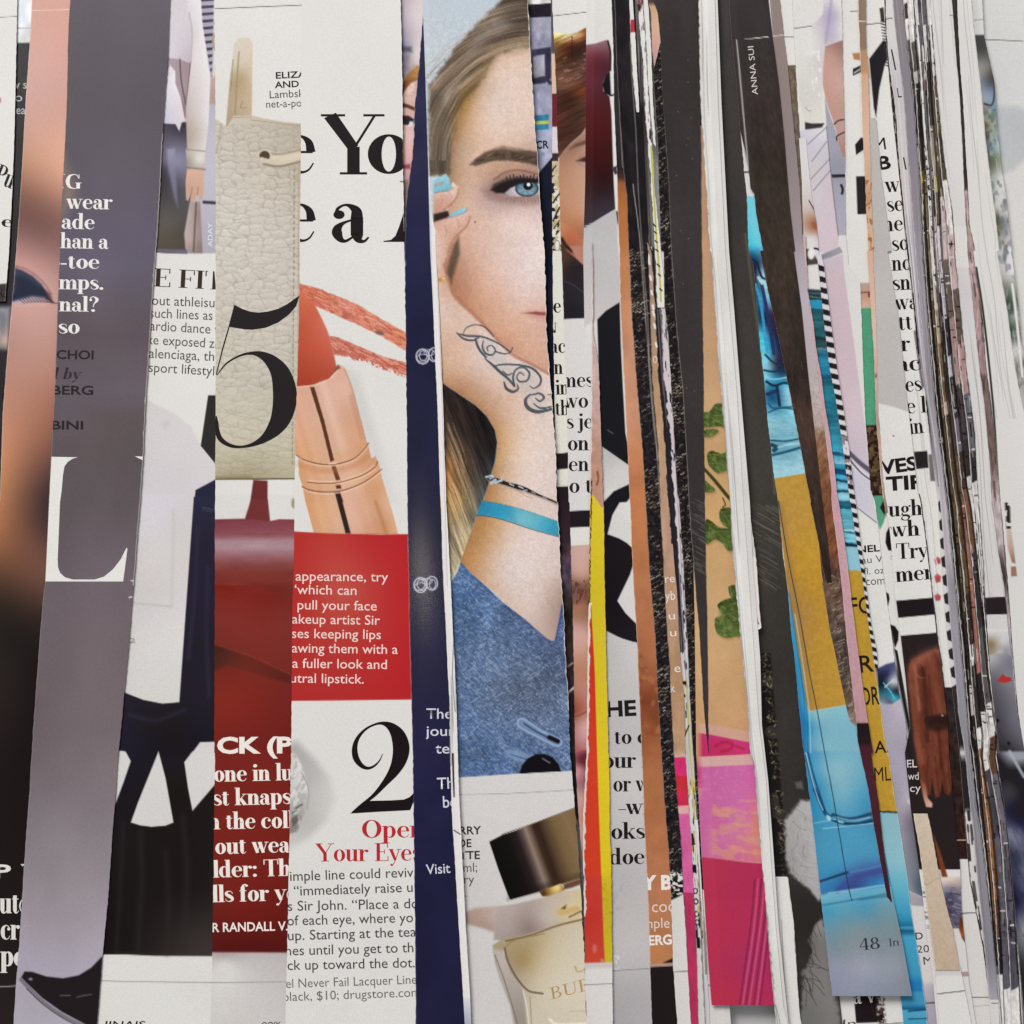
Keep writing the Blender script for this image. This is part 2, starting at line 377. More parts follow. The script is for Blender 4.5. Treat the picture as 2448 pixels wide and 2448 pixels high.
# ------------------------------------------------------------------ a high-contrast serif face drawn from strokes (cap height 1)
T = .165; X_ = .66; A_ = 1.04; D_ = -.3; tt = .038
def gV(x, a, b, w=T): return [(x, a, w), (x, b, w)]
def gH(a, b, y, w=tt): return [(a, y, w), (b, y, w)]
def gB(x, y, r): return ('B', x, y, r)
def gO(cx, cy, rx, ry, tk=T): return ('O', cx, cy, rx, ry, tk)
def foot(x, y=.019, w=.15): return gH(x - w, x + w, y)
def flag(x, y): return gH(x - .15, x, y - .019)
def arch(x0, x1): return [(x0 + .06, .47, .03), (x0 + .13, .60, .045), (x0 + .2, .635, .06), (x1 - .03, .58, .12), (x1, .44, T), (x1, .38, T)]
bowlR = [(.18, .50, .03), (.28, .635, .045), (.40, .56, .115), (.445, .33, .165), (.40, .10, .115), (.28, .022, .045), (.17, .12, .03)]
bowlL = [(.36, .50, .03), (.26, .635, .045), (.13, .56, .115), (.085, .33, .165), (.13, .10, .115), (.25, .022, .045), (.36, .12, .03)]
GL = {
'a': (.50, [[(.06, .47, .05), (.09, .58, .045), (.20, .635, .045), (.32, .55, .13), (.335, .40, T)], gV(.335, .12, .42), [(.335, .14, T), (.36, .04, .1), (.43, .02, .045), (.49, .09, .025)], [(.28, .385, .03), (.16, .33, .05), (.085, .25, .11), (.075, .15, .135), (.12, .05, .09), (.19, .025, .05), (.29, .10, .03)], gB(.10, .47, .075)]),
'b': (.56, [gV(.14, .0, A_), flag(.14, A_), bowlR]),
'c': (.48, [[(.42, .48, .05), (.36, .60, .035), (.25, .637, .045), (.12, .53, .12), (.09, .33, .165), (.13, .12, .12), (.26, .022, .05), (.37, .06, .03), (.45, .18, .02)], gB(.385, .48, .07)]),
'd': (.58, [bowlL, gV(.41, 0, A_), flag(.41, A_), gH(.41, .57, .019)]),
'e': (.51, [gH(.12, .45, .365), [(.425, .36, .13), (.39, .54, .10), (.27, .637, .04), (.14, .55, .11), (.09, .33, .165), (.14, .11, .115), (.28, .022, .05), (.39, .06, .03), (.46, .18, .02)]]),
'f': (.36, [gV(.15, 0, .84), [(.15, .82, T), (.18, .96, .09), (.26, 1.02, .045), (.32, 1.0, .04)], gB(.33, .94, .065), gH(.0, .32, .64), foot(.15)]),
'g': (.52, [gO(.23, .43, .19, .215, .13), [(.13, .23, .03), (.07, .13, .06), (.14, .05, .11), (.32, .03, .13), (.42, -.08, .11), (.34, -.23, .05), (.2, -.275, .04), (.06, -.2, .08), (.06, -.09, .045), (.14, .0, .03)], [(.36, .57, .03), (.44, .64, .04)], gB(.47, .62, .055)]),
'h': (.58, [gV(.13, 0, A_), flag(.13, A_), foot(.13), arch(.13, .42), gV(.42, 0, .42), foot(.43)]),
'i': (.28, [gV(.14, 0, X_), flag(.14, X_), foot(.14), gB(.13, .90, .095)]),
'j': (.28, [gV(.14, -.08, X_), flag(.14, X_), [(.14, -.06, T), (.11, -.22, .08), (.02, -.28, .04)], gB(-.01, -.22, .06), gB(.13, .90, .095)]),
'k': (.58, [gV(.13, 0, A_), flag(.13, A_), foot(.13), [(.18, .27, .035), (.44, .63, .035)], [(.25, .40, .13), (.46, .02, .16)], gH(.34, .54, .642), gH(.36, .60, .019)]),
'l': (.28, [gV(.14, 0, A_), flag(.14, A_), foot(.14)]),
'm': (.86, [gV(.13, 0, X_), flag(.13, X_), foot(.13), arch(.13, .42), gV(.42, 0, .42), foot(.42, w=.12), arch(.42, .71), gV(.71, 0, .42), foot(.72)]),
'n': (.58, [gV(.13, 0, X_), flag(.13, X_), foot(.13), arch(.13, .42), gV(.42, 0, .42), foot(.43)]),
'o': (.54, [gO(.27, .33, .25, .335)]),
'p': (.56, [gV(.13, D_, X_), flag(.13, X_), bowlR, foot(.13, D_ + .019)]),
'q': (.56, [bowlL, gV(.41, D_, X_), foot(.41, D_ + .019)]),
'r': (.44, [gV(.13, 0, X_), flag(.13, X_), foot(.13), [(.19, .44, .03), (.25, .58, .035), (.33, .635, .05)], gB(.36, .565, .08)]),
's': (.42, [[(.36, .47, .02), (.33, .58, .03), (.21, .637, .045), (.09, .56, .1), (.10, .44, .14), (.22, .34, .17), (.34, .22, .14), (.34, .10, .1), (.21, .022, .045), (.08, .08, .03), (.05, .20, .02)]]),
't': (.36, [gV(.15, .12, .80, .15), [(.15, .14, .15), (.18, .04, .09), (.26, .022, .04), (.34, .12, .02)], gH(.01, .32, .642)]),
'u': (.58, [gV(.13, .14, X_), flag(.13, X_), [(.13, .16, T), (.16, .05, .11), (.25, .024, .05), (.37, .14, .03)], gV(.43, 0, X_), flag(.43, X_), gH(.43, .58, .019)]),
'v': (.52, [[(.09, .64, .16), (.27, .02, .13)], [(.27, .03, .035), (.44, .64, .035)], gH(-.02, .21, .642), gH(.34, .54, .642)]),
'w': (.76, [[(.09, .64, .16), (.25, .02, .13)], [(.25, .03, .035), (.40, .63, .035)], [(.36, .64, .16), (.52, .02, .13)], [(.52, .03, .035), (.68, .64, .035)], gH(-.02, .2, .642), gH(.27, .47, .642), gH(.58, .78, .642)]),
'x': (.54, [[(.10, .64, .16), (.44, .02, .16)], [(.12, .02, .035), (.42, .64, .035)], gH(-.01, .22, .642), gH(.33, .52, .642), gH(.02, .22, .019), gH(.33, .56, .019)]),
'y': (.52, [[(.09, .64, .16), (.28, .04, .13)], [(.45, .64, .035), (.28, .03, .035), (.19, -.2, .035)], gH(-.02, .21, .642), gH(.34, .55, .642), gB(.12, -.22, .065)]),
'z': (.46, [gH(.04, .42, .642), gH(.04, .42, .019), [(.38, .62, .12), (.08, .03, .12)]]),
'A': (.72, [[(.09, .02, .035), (.36, 1.0, .05)], [(.35, 1.0, .14), (.60, .02, .19)], gH(.18, .5, .33), gH(-.01, .2, .019), gH(.45, .74, .019)]),
'B': (.64, [gV(.17, 0, 1), [(.2, .98, .04), (.4, .95, .07), (.47, .77, .15), (.38, .57, .06), (.2, .53, .03)], [(.2, .53, .03), (.42, .49, .06), (.52, .27, .17), (.4, .04, .06), (.2, .02, .04)], gH(.02, .25, .98), gH(.02, .25, .02)]),
'D': (.74, [gV(.17, 0, 1), [(.2, .98, .04), (.42, .95, .07), (.6, .72, .17), (.63, .5, .18), (.6, .28, .17), (.42, .05, .07), (.2, .02, .04)], gH(.02, .25, .98), gH(.02, .25, .02)]),
'E': (.64, [gV(.17, 0, 1), gH(.02, .58, .98), gH(.02, .6, .02), gH(.2, .44, .52), gV(.575, .74, 1, .04), gV(.595, 0, .27, .04), gV(.44, .4, .64, .035)]),
'F': (.60, [gV(.17, 0, 1), gH(.02, .57, .98), gH(.02, .34, .02), gH(.2, .44, .50), gV(.565, .72, 1, .04), gV(.44, .38, .62, .035)]),
'G': (.76, [[(.62, .72, .03), (.54, .93, .05), (.40, .98, .05), (.2, .87, .13), (.11, .5, .18), (.2, .13, .13), (.41, .02, .05), (.56, .06, .05)], gV(.6, .02, .4), gH(.46, .76, .41), gV(.635, .7, 1.0, .03)]),
'H': (.80, [gV(.17, 0, 1), gV(.63, 0, 1), gH(.2, .6, .5), foot(.17), foot(.63), foot(.17, .98), foot(.63, .98)]),
'I': (.36, [gV(.18, 0, 1), foot(.18), foot(.18, .98)]),
'L': (.62, [gV(.17, 0, 1), foot(.17, .98), gH(.02, .6, .02), gV(.59, 0, .3, .04)]),
'M': (.94, [gV(.12, 0, 1, .04), [(.15, 1, .18), (.46, 0, .14)], [(.46, 0, .04), (.76, 1, .04)], gV(.78, 0, 1), foot(.12, w=.1), foot(.78), gH(.02, .2, .98), gH(.7, .92, .98)]),
'N': (.80, [gV(.12, 0, 1, .04), [(.14, 1, .19), (.66, 0, .17)], gV(.68, 0, 1, .04), foot(.12, w=.1), gH(.02, .2, .98), gH(.57, .79, .98)]),
'O': (.80, [gO(.40, .5, .37, .505, .19)]),
'P': (.62, [gV(.17, 0, 1), [(.2, .98, .04), (.4, .96, .06), (.52, .84, .15), (.53, .74, .17), (.50, .62, .14), (.38, .5, .06), (.2, .48, .035)], foot(.17), gH(.02, .25, .98)]),
'R': (.72, [gV(.17, 0, 1), [(.2, .98, .04), (.4, .96, .06), (.52, .75, .17), (.38, .54, .06), (.2, .52, .035)], [(.34, .5, .1), (.5, .3, .15), (.62, .02, .13)], foot(.17), gH(.02, .25, .98)]),
'S': (.56, [[(.47, .72, .02), (.42, .92, .04), (.28, .98, .05), (.12, .85, .13), (.14, .66, .17), (.3, .52, .2), (.45, .34, .17), (.46, .15, .12), (.28, .02, .05), (.12, .08, .04), (.06, .28, .02)]]),
'T': (.70, [gV(.35, 0, 1), gH(.02, .68, .98), gV(.03, .7, 1, .045), gV(.67, .7, 1, .045), foot(.35)]),
'Y': (.78, [[(.10, .98, .18), (.41, .44, .15)], [(.69, .98, .035), (.43, .46, .035)], gV(.41, 0, .46), foot(.41, w=.18), gH(-.02, .3, .982), gH(.54, .82, .982)]),
'U': (.78, [gV(.17, .3, 1), [(.17, .32, T), (.2, .1, .12), (.38, .02, .06), (.56, .1, .05), (.63, .32, .04)], gV(.63, .3, 1, .04), gH(.02, .32, .98), gH(.52, .74, .98)]),
'4': (.54, [gV(.36, 0, 1, .13), [(.32, .97, .04), (.03, .3, .04)], gH(.02, .5, .28, .05), foot(.36, w=.12)]),
'8': (.54, [gO(.27, .74, .19, .25, .12), gO(.27, .25, .24, .26, .14)]),
'.': (.24, [gB(.11, .08, .09)]), ',': (.24, [gB(.11, .08, .09), [(.17, .06, .05), (.14, -.1, .04), (.06, -.17, .02)]]),
':': (.26, [gB(.12, .08, .09), gB(.12, .55, .09)]),
'-': (.32, [gH(.02, .28, .30, .09)]), '\u2014': (.9, [gH(.0, .9, .30, .05)]),
'?': (.46, [[(.07, .75, .06), (.12, .95, .05), (.24, 1.0, .05), (.38, .87, .14), (.38, .72, .13), (.26, .52, .05), (.22, .3, .04)], gB(.22, .08, .09), gB(.1, .78, .07)]),
' ': (.26, []),
}
def serif_mesh(text, bold=1.):
    V, F = [], []; x = 0; n = 0; lay = 0
    for ch in text:
        adv, els = GL[ch]
        for e in els:
            lay += 1
            if e and e[0] == 'B':
                t = np.linspace(-math.pi / 2, math.pi / 2, 8); r = e[3] * (1 + .4 * (bold - 1))
                p = [(e[1], e[2] + r * math.sin(a), 2 * r * math.cos(a)) for a in t]
            elif e and e[0] == 'O':
                cx, cy, rx, ry, tk = e[1:]; tk = tk * bold; ph = np.linspace(0, 2 * math.pi, 33); v = []
                o = np.stack([cx + rx * np.cos(ph), cy + ry * np.sin(ph)], 1); i = np.stack([cx + (rx - tk) * np.cos(ph), cy + (ry - .04) * np.sin(ph)], 1)
                v = np.hstack([np.vstack([o, i]), np.full((66, 1), lay % 7)]); v[:, 0] += x
                V.append(v); F += [(n + k, n + k + 1, n + 33 + k + 1, n + 33 + k) for k in range(32)]; n += 66; continue
            else:
                p = [(a, b, c * bold if c > .07 else c * (1 + .35 * (bold - 1))) for a, b, c in e]
                p = spl(p, 5) if len(p) > 2 else np.array(p)
            v, f = ribbon_mesh(p, lay % 7); v[:, 0] += x; V.append(v); F += [tuple(q + n for q in k) for k in f]; n += len(v)
        x += adv + .03 * (bold - 1)
    return np.vstack(V), F
_sans = {}
def sans_mesh(text, bold=0.):
    key = (text, bold)
    if key in _sans: return _sans[key]
    def raw(t, off):
        cu = bpy.data.curves.new('text', 'FONT'); cu.body = t; cu.resolution_u = 3; cu.offset = off; cu.fill_mode = 'FRONT'
        ob = bpy.data.objects.new('text', cu); S.collection.objects.link(ob)
        dg = bpy.context.evaluated_depsgraph_get(); dg.update(); me = ob.evaluated_get(dg).to_mesh()
        v = np.array([tuple(q.co)[:2] for q in me.vertices]); f = [tuple(p.vertices) for p in me.polygons]
        ob.evaluated_get(dg).to_mesh_clear(); bpy.data.objects.remove(ob); bpy.data.curves.remove(cu); return v, f
    if 'cap' not in _sans: v, f = raw('H', 0); _sans['cap'] = v[:, 1].max()
    v, f = raw(text, bold); v = v / _sans['cap']
    v = np.hstack([v, np.zeros((len(v), 1))]); _sans[key] = (v, f); return v, f
# ------------------------------------------------------------------ the desk
dv = []
for x, y in ((-1.2, -1.2), (1.2, -1.2), (1.2, 1.2), (-1.2, 1.2)): dv.append((x, y, -.0012))
me = bpy.data.meshes.new('desk'); me.from_pydata(dv, [], [(0, 1, 2, 3)]); me.materials.append(DESK)
o = bpy.data.objects.new('desk', me); S.collection.objects.link(o); o['kind'] = 'structure'

ST = []
def strip(*a, **k):
    s = Strip(*a, **k); ST.append(s); return s
WH = 'd8d5d0'; INK = '241e20'

# ---- A: white strip, far left
s = strip('narrow white strip on the far left edge reading Pu in serif type', [(-160, 0), (-165, 2448)], 'a0 133 0 125 400 112 1000 92 1500 70 1932 | a1 50 250 16 740 -20 1000', 3, y1=720, rag=.5)
s.line('a0', [(-20, 133), (133, 126)], 4, '4a4648'); s.ell('a0', 2, 772, 9, 22, 'b08898')
s.poly('a1', [(-10, 255), (50, 250), (40, 400), (-10, 400)], '3a3432', 2); s.poly('a1', [(-10, 410), (36, 405), (20, 600), (-10, 620)], '6a6462', 14)
s.serif('lettering', 'Pu', 'a0', (-52, 1400), (88, 1455), 150, INK); s.serif('lettering', 'e', 'a0', (10, 1745), (95, 1750), 60, INK, xh=True)
s.serif('lettering', 'k', 'a1', (-34, 360), (44, 355), 100, INK)

# ---- B: black strip with grey text
s = strip('black strip with white top and small grey text, between white and pink strips', [(-70, 0), (-80, 2448)], 'a0 245 0 190 900 125 1932 | a1 40 1000 0 1900 -10 1932', 1, ext=(0, 50), mat=GLOSS)
s.fill('2a2528'); s.grad('a0', [(140, 0, 'd4d8dc'), (180, 150, 'c0c4cc'), (235, 100, 'e0e0e0'), (150, 320, 'd8d8d6')], [(-200, -400), (500, -400), (500, 328), (-200, 332)])
s.line('a0', [(100, 217), (260, 212)], 4, '55545c'); s.grad('a1', [(10, 560, '8a8890'), (40, 700, 'b09088'), (10, 740, '77726e'), (0, 900, '3a3632')], [(-200, 430), (80, 430), (60, 760), (-200, 760)], 8)
s.noise(30, 60, .3); 
s.sans('lettering', 'w s', 'a0', (90, 682), (205, 682), 64, 'a8a8aa', .004); s.sans('lettering', 'so', 'a0', (70, 780), (172, 780), 64, 'a8a8aa', .004); s.sans('lettering', 'rea', 'a0', (95, 878), (195, 878), 64, 'a8a8aa', .004)

# ---- C: skin strip
s = strip('pink skin toned strip showing part of a closed eyelid with blue shadow', 'a0 245 0 232 300 205 650 190 900 175 1200 150 1600 125 1932 | a1 100 300 65 700 40 1000 20 1250 0 1900 | a2 -30 100 -90 600 | a3 -90 0 -120 1932', 'a0 540 0 510 900 490 1300 460 1932 | a1 440 600 425 1000 400 1500 375 1932 | a2 350 600 290 1300 245 1932 | a3 180 700 150 1150 95 1932', 2, ext=(0, 40), rag=.4)
s.grad('s', P('a0', [(400, 0, 'cf9c8e'), (260, 300, 'd09f93'), (500, 300, 'cf9a8c'), (380, 700, 'cfa094'), (220, 1000, 'c89a8a'), (480, 1000, 'c99482'), (330, 1250, 'c08c70'), (200, 1420, 'b98268'), (450, 1450, 'c28e7c'), (160, 1560, '6e4a40'), (300, 1560, '946458'), (460, 1560, 'b47c6c'), (200, 1690, '3c2a2a'), (330, 1720, '5a3e3a'), (440, 1640, '8c5e54'), (440, 1760, '74504a'), (200, 1830, 'b07e74'), (400, 1860, '7c564e'), (200, 1930, 'c08a80'), (430, 1930, '8d6660')]) + P('a1', [(150, 20, 'c08a84'), (420, 20, '8c6a66'), (330, 120, 'b8877f'), (420, 250, 'c89a90'), (100, 480, 'b8847a'), (250, 400, 'c9a098'), (400, 450, 'bb877c'), (90, 700, 'b98a80'), (350, 700, 'c29488'), (200, 1000, 'b88270'), (390, 1000, 'a87360'), (80, 1300, 'b57c62'), (250, 1250, 'ad7660'), (380, 1350, '8a5a48'), (60, 1600, 'b87c5c'), (200, 1600, 'a26a50'), (340, 1620, '5f3f38'), (380, 1500, '9a5f50'), (40, 1850, 'a8704e'), (180, 1850, '8a583e'), (300, 1850, '40302e'), (360, 1800, '6a4640')]) + P('a2', [(60, 50, 'b0744e'), (200, 50, '5a3a34'), (300, 100, '3a2a2c'), (60, 300, '9c6244'), (180, 300, '7e4e3c'), (330, 350, '583c34'), (60, 450, '6a4634'), (250, 480, '7c5240'), (320, 560, '9a6452'), (60, 560, '4a342a'), (100, 700, '4a3628'), (250, 640, '5a3e32'), (330, 700, '3a2a26'), (150, 850, '2e2220'), (60, 1100, '2c2422'), (200, 1300, '201a1a'), (60, 1900, '221b1b'), (240, 1900, '1e1819')]) + P('a3', [(0, 0, '221b1b'), (200, 300, '1e1819'), (100, 1200, '221c1c'), (60, 1900, '2a2222')]))
s.poly('a1', [(60, 150), (110, 132), (170, 150), (250, 195), (320, 260), (370, 330), (402, 392), (340, 366), (250, 356), (160, 376), (70, 398)], '262a3e', 4)
s.poly('a1', [(90, 395), (160, 372), (250, 352), (340, 362), (300, 392), (200, 388), (120, 410)], 'a8a0b4', 8, .8)
s.poly('a1', [(60, 40), (110, 130), (100, 300), (60, 340)], '5c4a5c', 14, .85); s.poly('a1', [(350, 300), (390, 330), (410, 400), (395, 396), (370, 350)], '5a3c40', 5, .8); s.poly('a1', [(60, 150), (110, 132), (170, 150), (250, 195), (320, 260), (300, 270), (230, 222), (160, 190), (60, 200)], '4a4a66', 9, .55); s.line('a1', [(90, 118), (170, 128), (260, 176), (340, 250), (395, 330)], 9, '7c5450', 4, .7)
for k in range(11): s.line('a1', [(150 + 24 * k, 372 - 4 * k + .9 * k * k * .5), (172 + 25 * k, 392 - 3 * k + .8 * k * k * .5), (190 + 25.5 * k, 402 - 4 * k + .8 * k * k * .5)], 6, '2a2230', 1.8, .65)
s.line('a1', [(120, 420), (240, 418), (350, 412)], 14, 'd0a8a0', 6, .6)
s.line('a0', [(245, 80), (540, 74)], 7, 'e0bdb2'); s.rim('L', 1.2, a=.5)
s.line('a3', [(-10, 1668), (115, 1660)], 8, '8c8484')
s.sans('lettering', 'P', 'a3', (-35, 890), (78, 890), 92, 'd8d2cc', .025); s.serif('lettering', 'Y', 'a3', (148, 868), (245, 868), 76, 'cfc9c4', 1.3)
s.serif('lettering', 'ute', 'a3', (-5, 1142), (212, 1142), 104, 'd8d2cc', 1.2, xh=True); s.serif('lettering', 'cre', 'a3', (5, 1330), (215, 1330), 104, 'd8d2cc', 1.2, xh=True); s.serif('lettering', 'pe', 'a3', (2, 1520), (182, 1520), 104, 'd8d2cc', 1.2, xh=True)

# ---- D: purple-grey strip
s = strip('broad grey purple strip with white words wear ade han a and a big white L', 'a0 540 0 525 300 510 900 490 1300 475 1600 460 1932 | a1 440 600 425 1000 400 1500 375 1932 | a2 350 600 330 750 290 1300 255 1760 245 1932 | a3 180 700 150 1150 95 1932', 'a0 1310 0 1285 600 1255 950 1240 1300 1215 1700 1200 1932 | a1 1165 450 1125 1100 1105 1500 1080 1932 | a2 1050 350 1010 850 960 1450 925 1800 912 1932 | a3 815 400 770 1050 730 1450 690 1932', 4, y1=2600, mat=GLOSS)
s.ramp([(0, '585059'), (200, '564e56'), (400, '5a525c'), (560, '5c5464'), (640, '5f5766'), (800, '5a4f54'), (930, '60565f'), (1000, '5b5052'), (1200, '5c5256'), (1400, '685c62'), (1600, '6c6064'), (1750, '706468'), (1900, '7c7176'), (2050, '8c8288'), (2200, '9a9098'), (2300, 'a79eac'), (2448, 'aea8b4')])
s.noise(160, 260, .08, seed=4)
s.poly('a0', [(478, 1200), (520, 1290), (580, 1480), (560, 1540), (500, 1640), (470, 1660)], '8e7668', 22, .75, True); s.poly('a1', [(380, 1150), (520, 1100), (700, 1350), (380, 1500)], '655b68', 60, .5)
s.rim('R', 1.6, 'cfc6bc', 320, 1400, .8); s.rim('L', 1.0, 'a89c9c', 600, 2448, .5)
s.poly('a3', [(150, 1600), (175, 1557), (230, 1560), (330, 1593), (450, 1606), (560, 1585), (650, 1530), (722, 1455), (800, 1400), (900, 2100), (600, 1930), (440, 1845), (300, 1745), (190, 1640)], '221c1e', 2.2)
s.line('a3', [(150, 1615), (200, 1670), (300, 1768), (440, 1868), (600, 1950), (760, 2040)], 26, '77707a', 1.5); s.line('a3', [(190, 1680), (300, 1786), (440, 1885), (600, 1968)], 7, '4a444c')
s.ell('a3', 218, 1612, 14, 10, '8a848a', 2.5, .9); s.line('a3', [(430, 1730), (500, 1728)], 8, '5a5458', 2); s.line('a3', [(550, 1742), (590, 1730), (650, 1722)], 8, '5a5458', 2)
tw = 'e2ded9'
s.serif('lettering', 'NG', 'a0', (372, 1450), (628, 1454), 112, tw, 1.0)
s.serif('lettering', 'r wear', 'a0', (398, 1606), (866, 1612), 78, tw, 1.0, xh=True); s.serif('lettering', 'ade', 'a0', (474, 1760), (728, 1766), 78, tw, 1.0, xh=True); s.serif('lettering', 'han a', 'a0', (462, 1910), (836, 1916), 78, tw, 1.0, xh=True)
s.serif('lettering', 'o-toe', 'a1', (372, 132), (765, 138), 76, tw, 1.0, xh=True); s.serif('lettering', 'mps.', 'a1', (450, 294), (795, 298), 76, tw, 1.0, xh=True); s.serif('lettering', 'nal?', 'a1', (452, 464), (758, 468), 76, tw, 1.0, xh=True); s.serif('lettering', 'so', 'a1', (452, 635), (612, 637), 76, tw, 1.0, xh=True)
dk = '2b2427'
s.sans('lettering', 'CHOI', 'a1', (434, 830), (720, 834), 66, dk, .02); s.serif('lettering', 'd by', 'a1', (370, 982), (622, 988), 56, '352e32', 1.0, .22, True); s.sans('lettering', 'BERG', 'a1', (400, 1104), (718, 1106), 66, dk, .02); s.sans('lettering', 'BINI', 'a1', (396, 1372), (640, 1374), 64, dk, .02)
L1 = P('a1', [(340, 1583), (600, 1588), (560, 1598), (520, 1625), (496, 1660), (484, 1730), (474, 1850)]) + P('a2', [(462, 0), (452, 250), (444, 440), (446, 500), (462, 545), (500, 580), (560, 597), (730, 597), (800, 575), (870, 518), (930, 440), (975, 350), (981, 362), (948, 612), (300, 612)])
s.shape('initial_letter', None, [L1], 'dedad5'); s.shape('initial_letter', 'a1', [[(1038, 1580), (1120, 1583), (1110, 1612), (1085, 1604), (1060, 1592)]], 'dedad5')
s.line('a2', [(1010, 606), (1040, 606)], 10, 'cfc8c4', 1.5); s.line('a2', [(995, 735), (1035, 728)], 12, 'c8c2be', 1.5)

# ---- E: woman in cardigan / FIT / jacket
s = strip('white strip with a woman in a pale cardigan above E FIT and a navy jacket', 'a0 1310 0 1285 600 1255 950 1240 1300 1215 1700 1200 1932 | a1 1165 450 1125 1100 1105 1500 1080 1932 | a2 1050 350 1010 850 960 1450 925 1800 912 1932 | a3 815 400 770 1050 730 1450 690 1932', 'a0 1650 0 1658 600 1660 1932 | a1 1660 600 1658 1900 | a2 1655 200 1650 1932 | a3 1532 0 1512 1450 1500 1932', 2, ext=(60, 30))
s.part('model_photo', -90, 603)
s.grad('a0', [(1650, 0, 'cfc9cc'), (1600, 700, 'aca6b4'), (1620, 1000, 'b4afba'), (1600, 1400, 'b8b3bd'), (1620, 1900, 'a9a4b0')], [(1100, -400), (1900, -400), (1900, 1950), (1100, 1950)])
s.poly('a0', [(1648, -20), (1760, -20), (1760, 560), (1640, 600), (1655, 300)], 'd6d3d0', 3)
for k in range(12):
    y = -10 + k * 54; xa = 1520 + k * 9.5
    s.poly('a0', [(xa, y), (1648 - k * 1.5, y - 6), (1646 - k * 1.5, y + 18), (xa + 8, y + 26)], '3c3644', 2.2); s.poly('a0', [(xa + 8, y + 26), (1646 - k * 1.5, y + 18), (1645 - k * 1.5, y + 44), (xa + 12, y + 50)], 'a29cae', 2)
s.line('a0', [(1650, 180), (1680, 210), (1660, 260), (1640, 300), (1650, 370), (1675, 390)], 16, 'a08c72', 3); s.line('a0', [(1668, 400), (1655, 600), (1640, 660)], 9, 'a8845a', 2)
s.grad('a0', [(1640, 600, 'b89a94'), (1650, 760, 'ae8e86')], [(1610, 570), (1655, 600), (1672, 700), (1660, 800), (1610, 800)], 3)
s.grad('a0', [(1400, 1000, '3c3742'), (1280, 1000, '4a4450'), (1320, 1250, '7d7a90'), (1260, 1300, '45404a'), (1370, 1500, '4c4850'), (1260, 1700, '5a544e'), (1420, 1800, '4d463f')], [(1180, 940), (1460, 940), (1470, 1500), (1440, 1950), (1150, 1950)], 3)
s.grad('a0', [(1300, 1160, '8e8ca4'), (1340, 1350, '74728a'), (1360, 1600, '6a6672')], [(1285, 1150), (1345, 1140), (1370, 1600), (1340, 1520), (1300, 1320)], 5)
s.grad('a0', [(1300, 60, 'cfc6cc'), (1420, 200, 'cbc2c9'), (1330, 400, 'd0c6cf'), (1440, 430, 'bfb2ba')], [(1270, -300), (1480, -300), (1490, 300), (1470, 490), (1385, 455), (1280, 440)], 2)
s.grad('a0', [(1320, 500, 'a8949c'), (1420, 520, '9c868c'), (1400, 700, 'a08c90'), (1440, 820, '8a7478')], [(1270, 445), (1385, 458), (1470, 490), (1460, 860), (1420, 920), (1290, 640)], 2)
s.line('a0', [(1385, 455), (1395, 620), (1430, 800)], 9, '5a474c', 2); s.line('a0', [(1466, 480), (1440, 760)], 10, '75606a', 2)
s.grad('a0', [(1300, 560, 'd6d0d8'), (1350, 600, 'e2dde0'), (1300, 900, 'cac6d2'), (1400, 900, 'd4ccd0')], [(1260, 620), (1310, 500), (1350, 550), (1350, 640), (1390, 750), (1425, 930), (1400, 940), (1380, 1010), (1350, 955), (1240, 950)], 2)
s.grad('a0', [(1500, 30, 'd8d2d6'), (1480, 250, 'cdc4c8'), (1560, 250, 'dcd7d6'), (1480, 480, 'd3c9cb'), (1580, 600, 'd8d2d0'), (1470, 800, 'c5b8b6'), (1590, 900, 'd6d0d0'), (1480, 1050, 'b5a598'), (1560, 1120, 'cdc5c0')], [(1440, -300), (1530, -300), (1560, 200), (1590, 400), (1620, 600), (1605, 950), (1580, 1170), (1440, 1150), (1430, 850), (1470, 500), (1475, 250), (1440, 100)], 2.4)
s.line('a0', [(1455, 100), (1478, 250), (1470, 480)], 8, 'b0a2a8', 3)
s.grad('a0', [(1450, 1250, '9c9282'), (1530, 1230, 'd4cdc6'), (1570, 1280, 'b9b0a6')], [(1430, 1150), (1580, 1165), (1572, 1305), (1440, 1290)], 3); s.line('a0', [(1440, 1150), (1580, 1165)], 7, '8a8278', 2); s.line('a0', [(1440, 1290), (1575, 1305)], 12, '86706a', 3)
s.grad('a0', [(1480, 1330, 'cfa68e'), (1450, 1450, 'c29a84'), (1540, 1420, 'c9a08a')], [(1440, 1300), (1565, 1310), (1570, 1440), (1560, 1530), (1535, 1540), (1525, 1480), (1490, 1560), (1465, 1550), (1478, 1470), (1450, 1545), (1432, 1540), (1428, 1400)], 2.2)
s.line('a0', [(1480, 1440), (1470, 1500)], 6, '96705c', 2); s.line('a0', [(1525, 1440), (1520, 1500)], 6, '96705c', 2)
s.grad('a0', [(1450, 1650, 'b4a49e'), (1510, 1650, '97847e'), (1460, 1850, 'b09c98'), (1530, 1900, '8a7670')], [(1460, 1560), (1540, 1550), (1560, 1950), (1430, 1950), (1418, 1800)], 3); s.line('a0', [(1510, 1560), (1490, 1932)], 10, '5a4844', 3)
s.line('a0', [(1570, 1556), (1660, 1562)], 24, '3a363c', 2)
s.sans('lettering', 'ADAY', 's', (508, 590), (508.01, 533), 11, 'd8d6dc', .006)
s.poly('a1', [(900, 8), (1190, 12), (1430, 32), (1560, 36), (1800, 46), (1800, 2100), (800, 2100)], WH); s.poly('a1', [(1200, -15), (1440, -10), (1440, 22), (1190, 6)], '6a6074', 3)
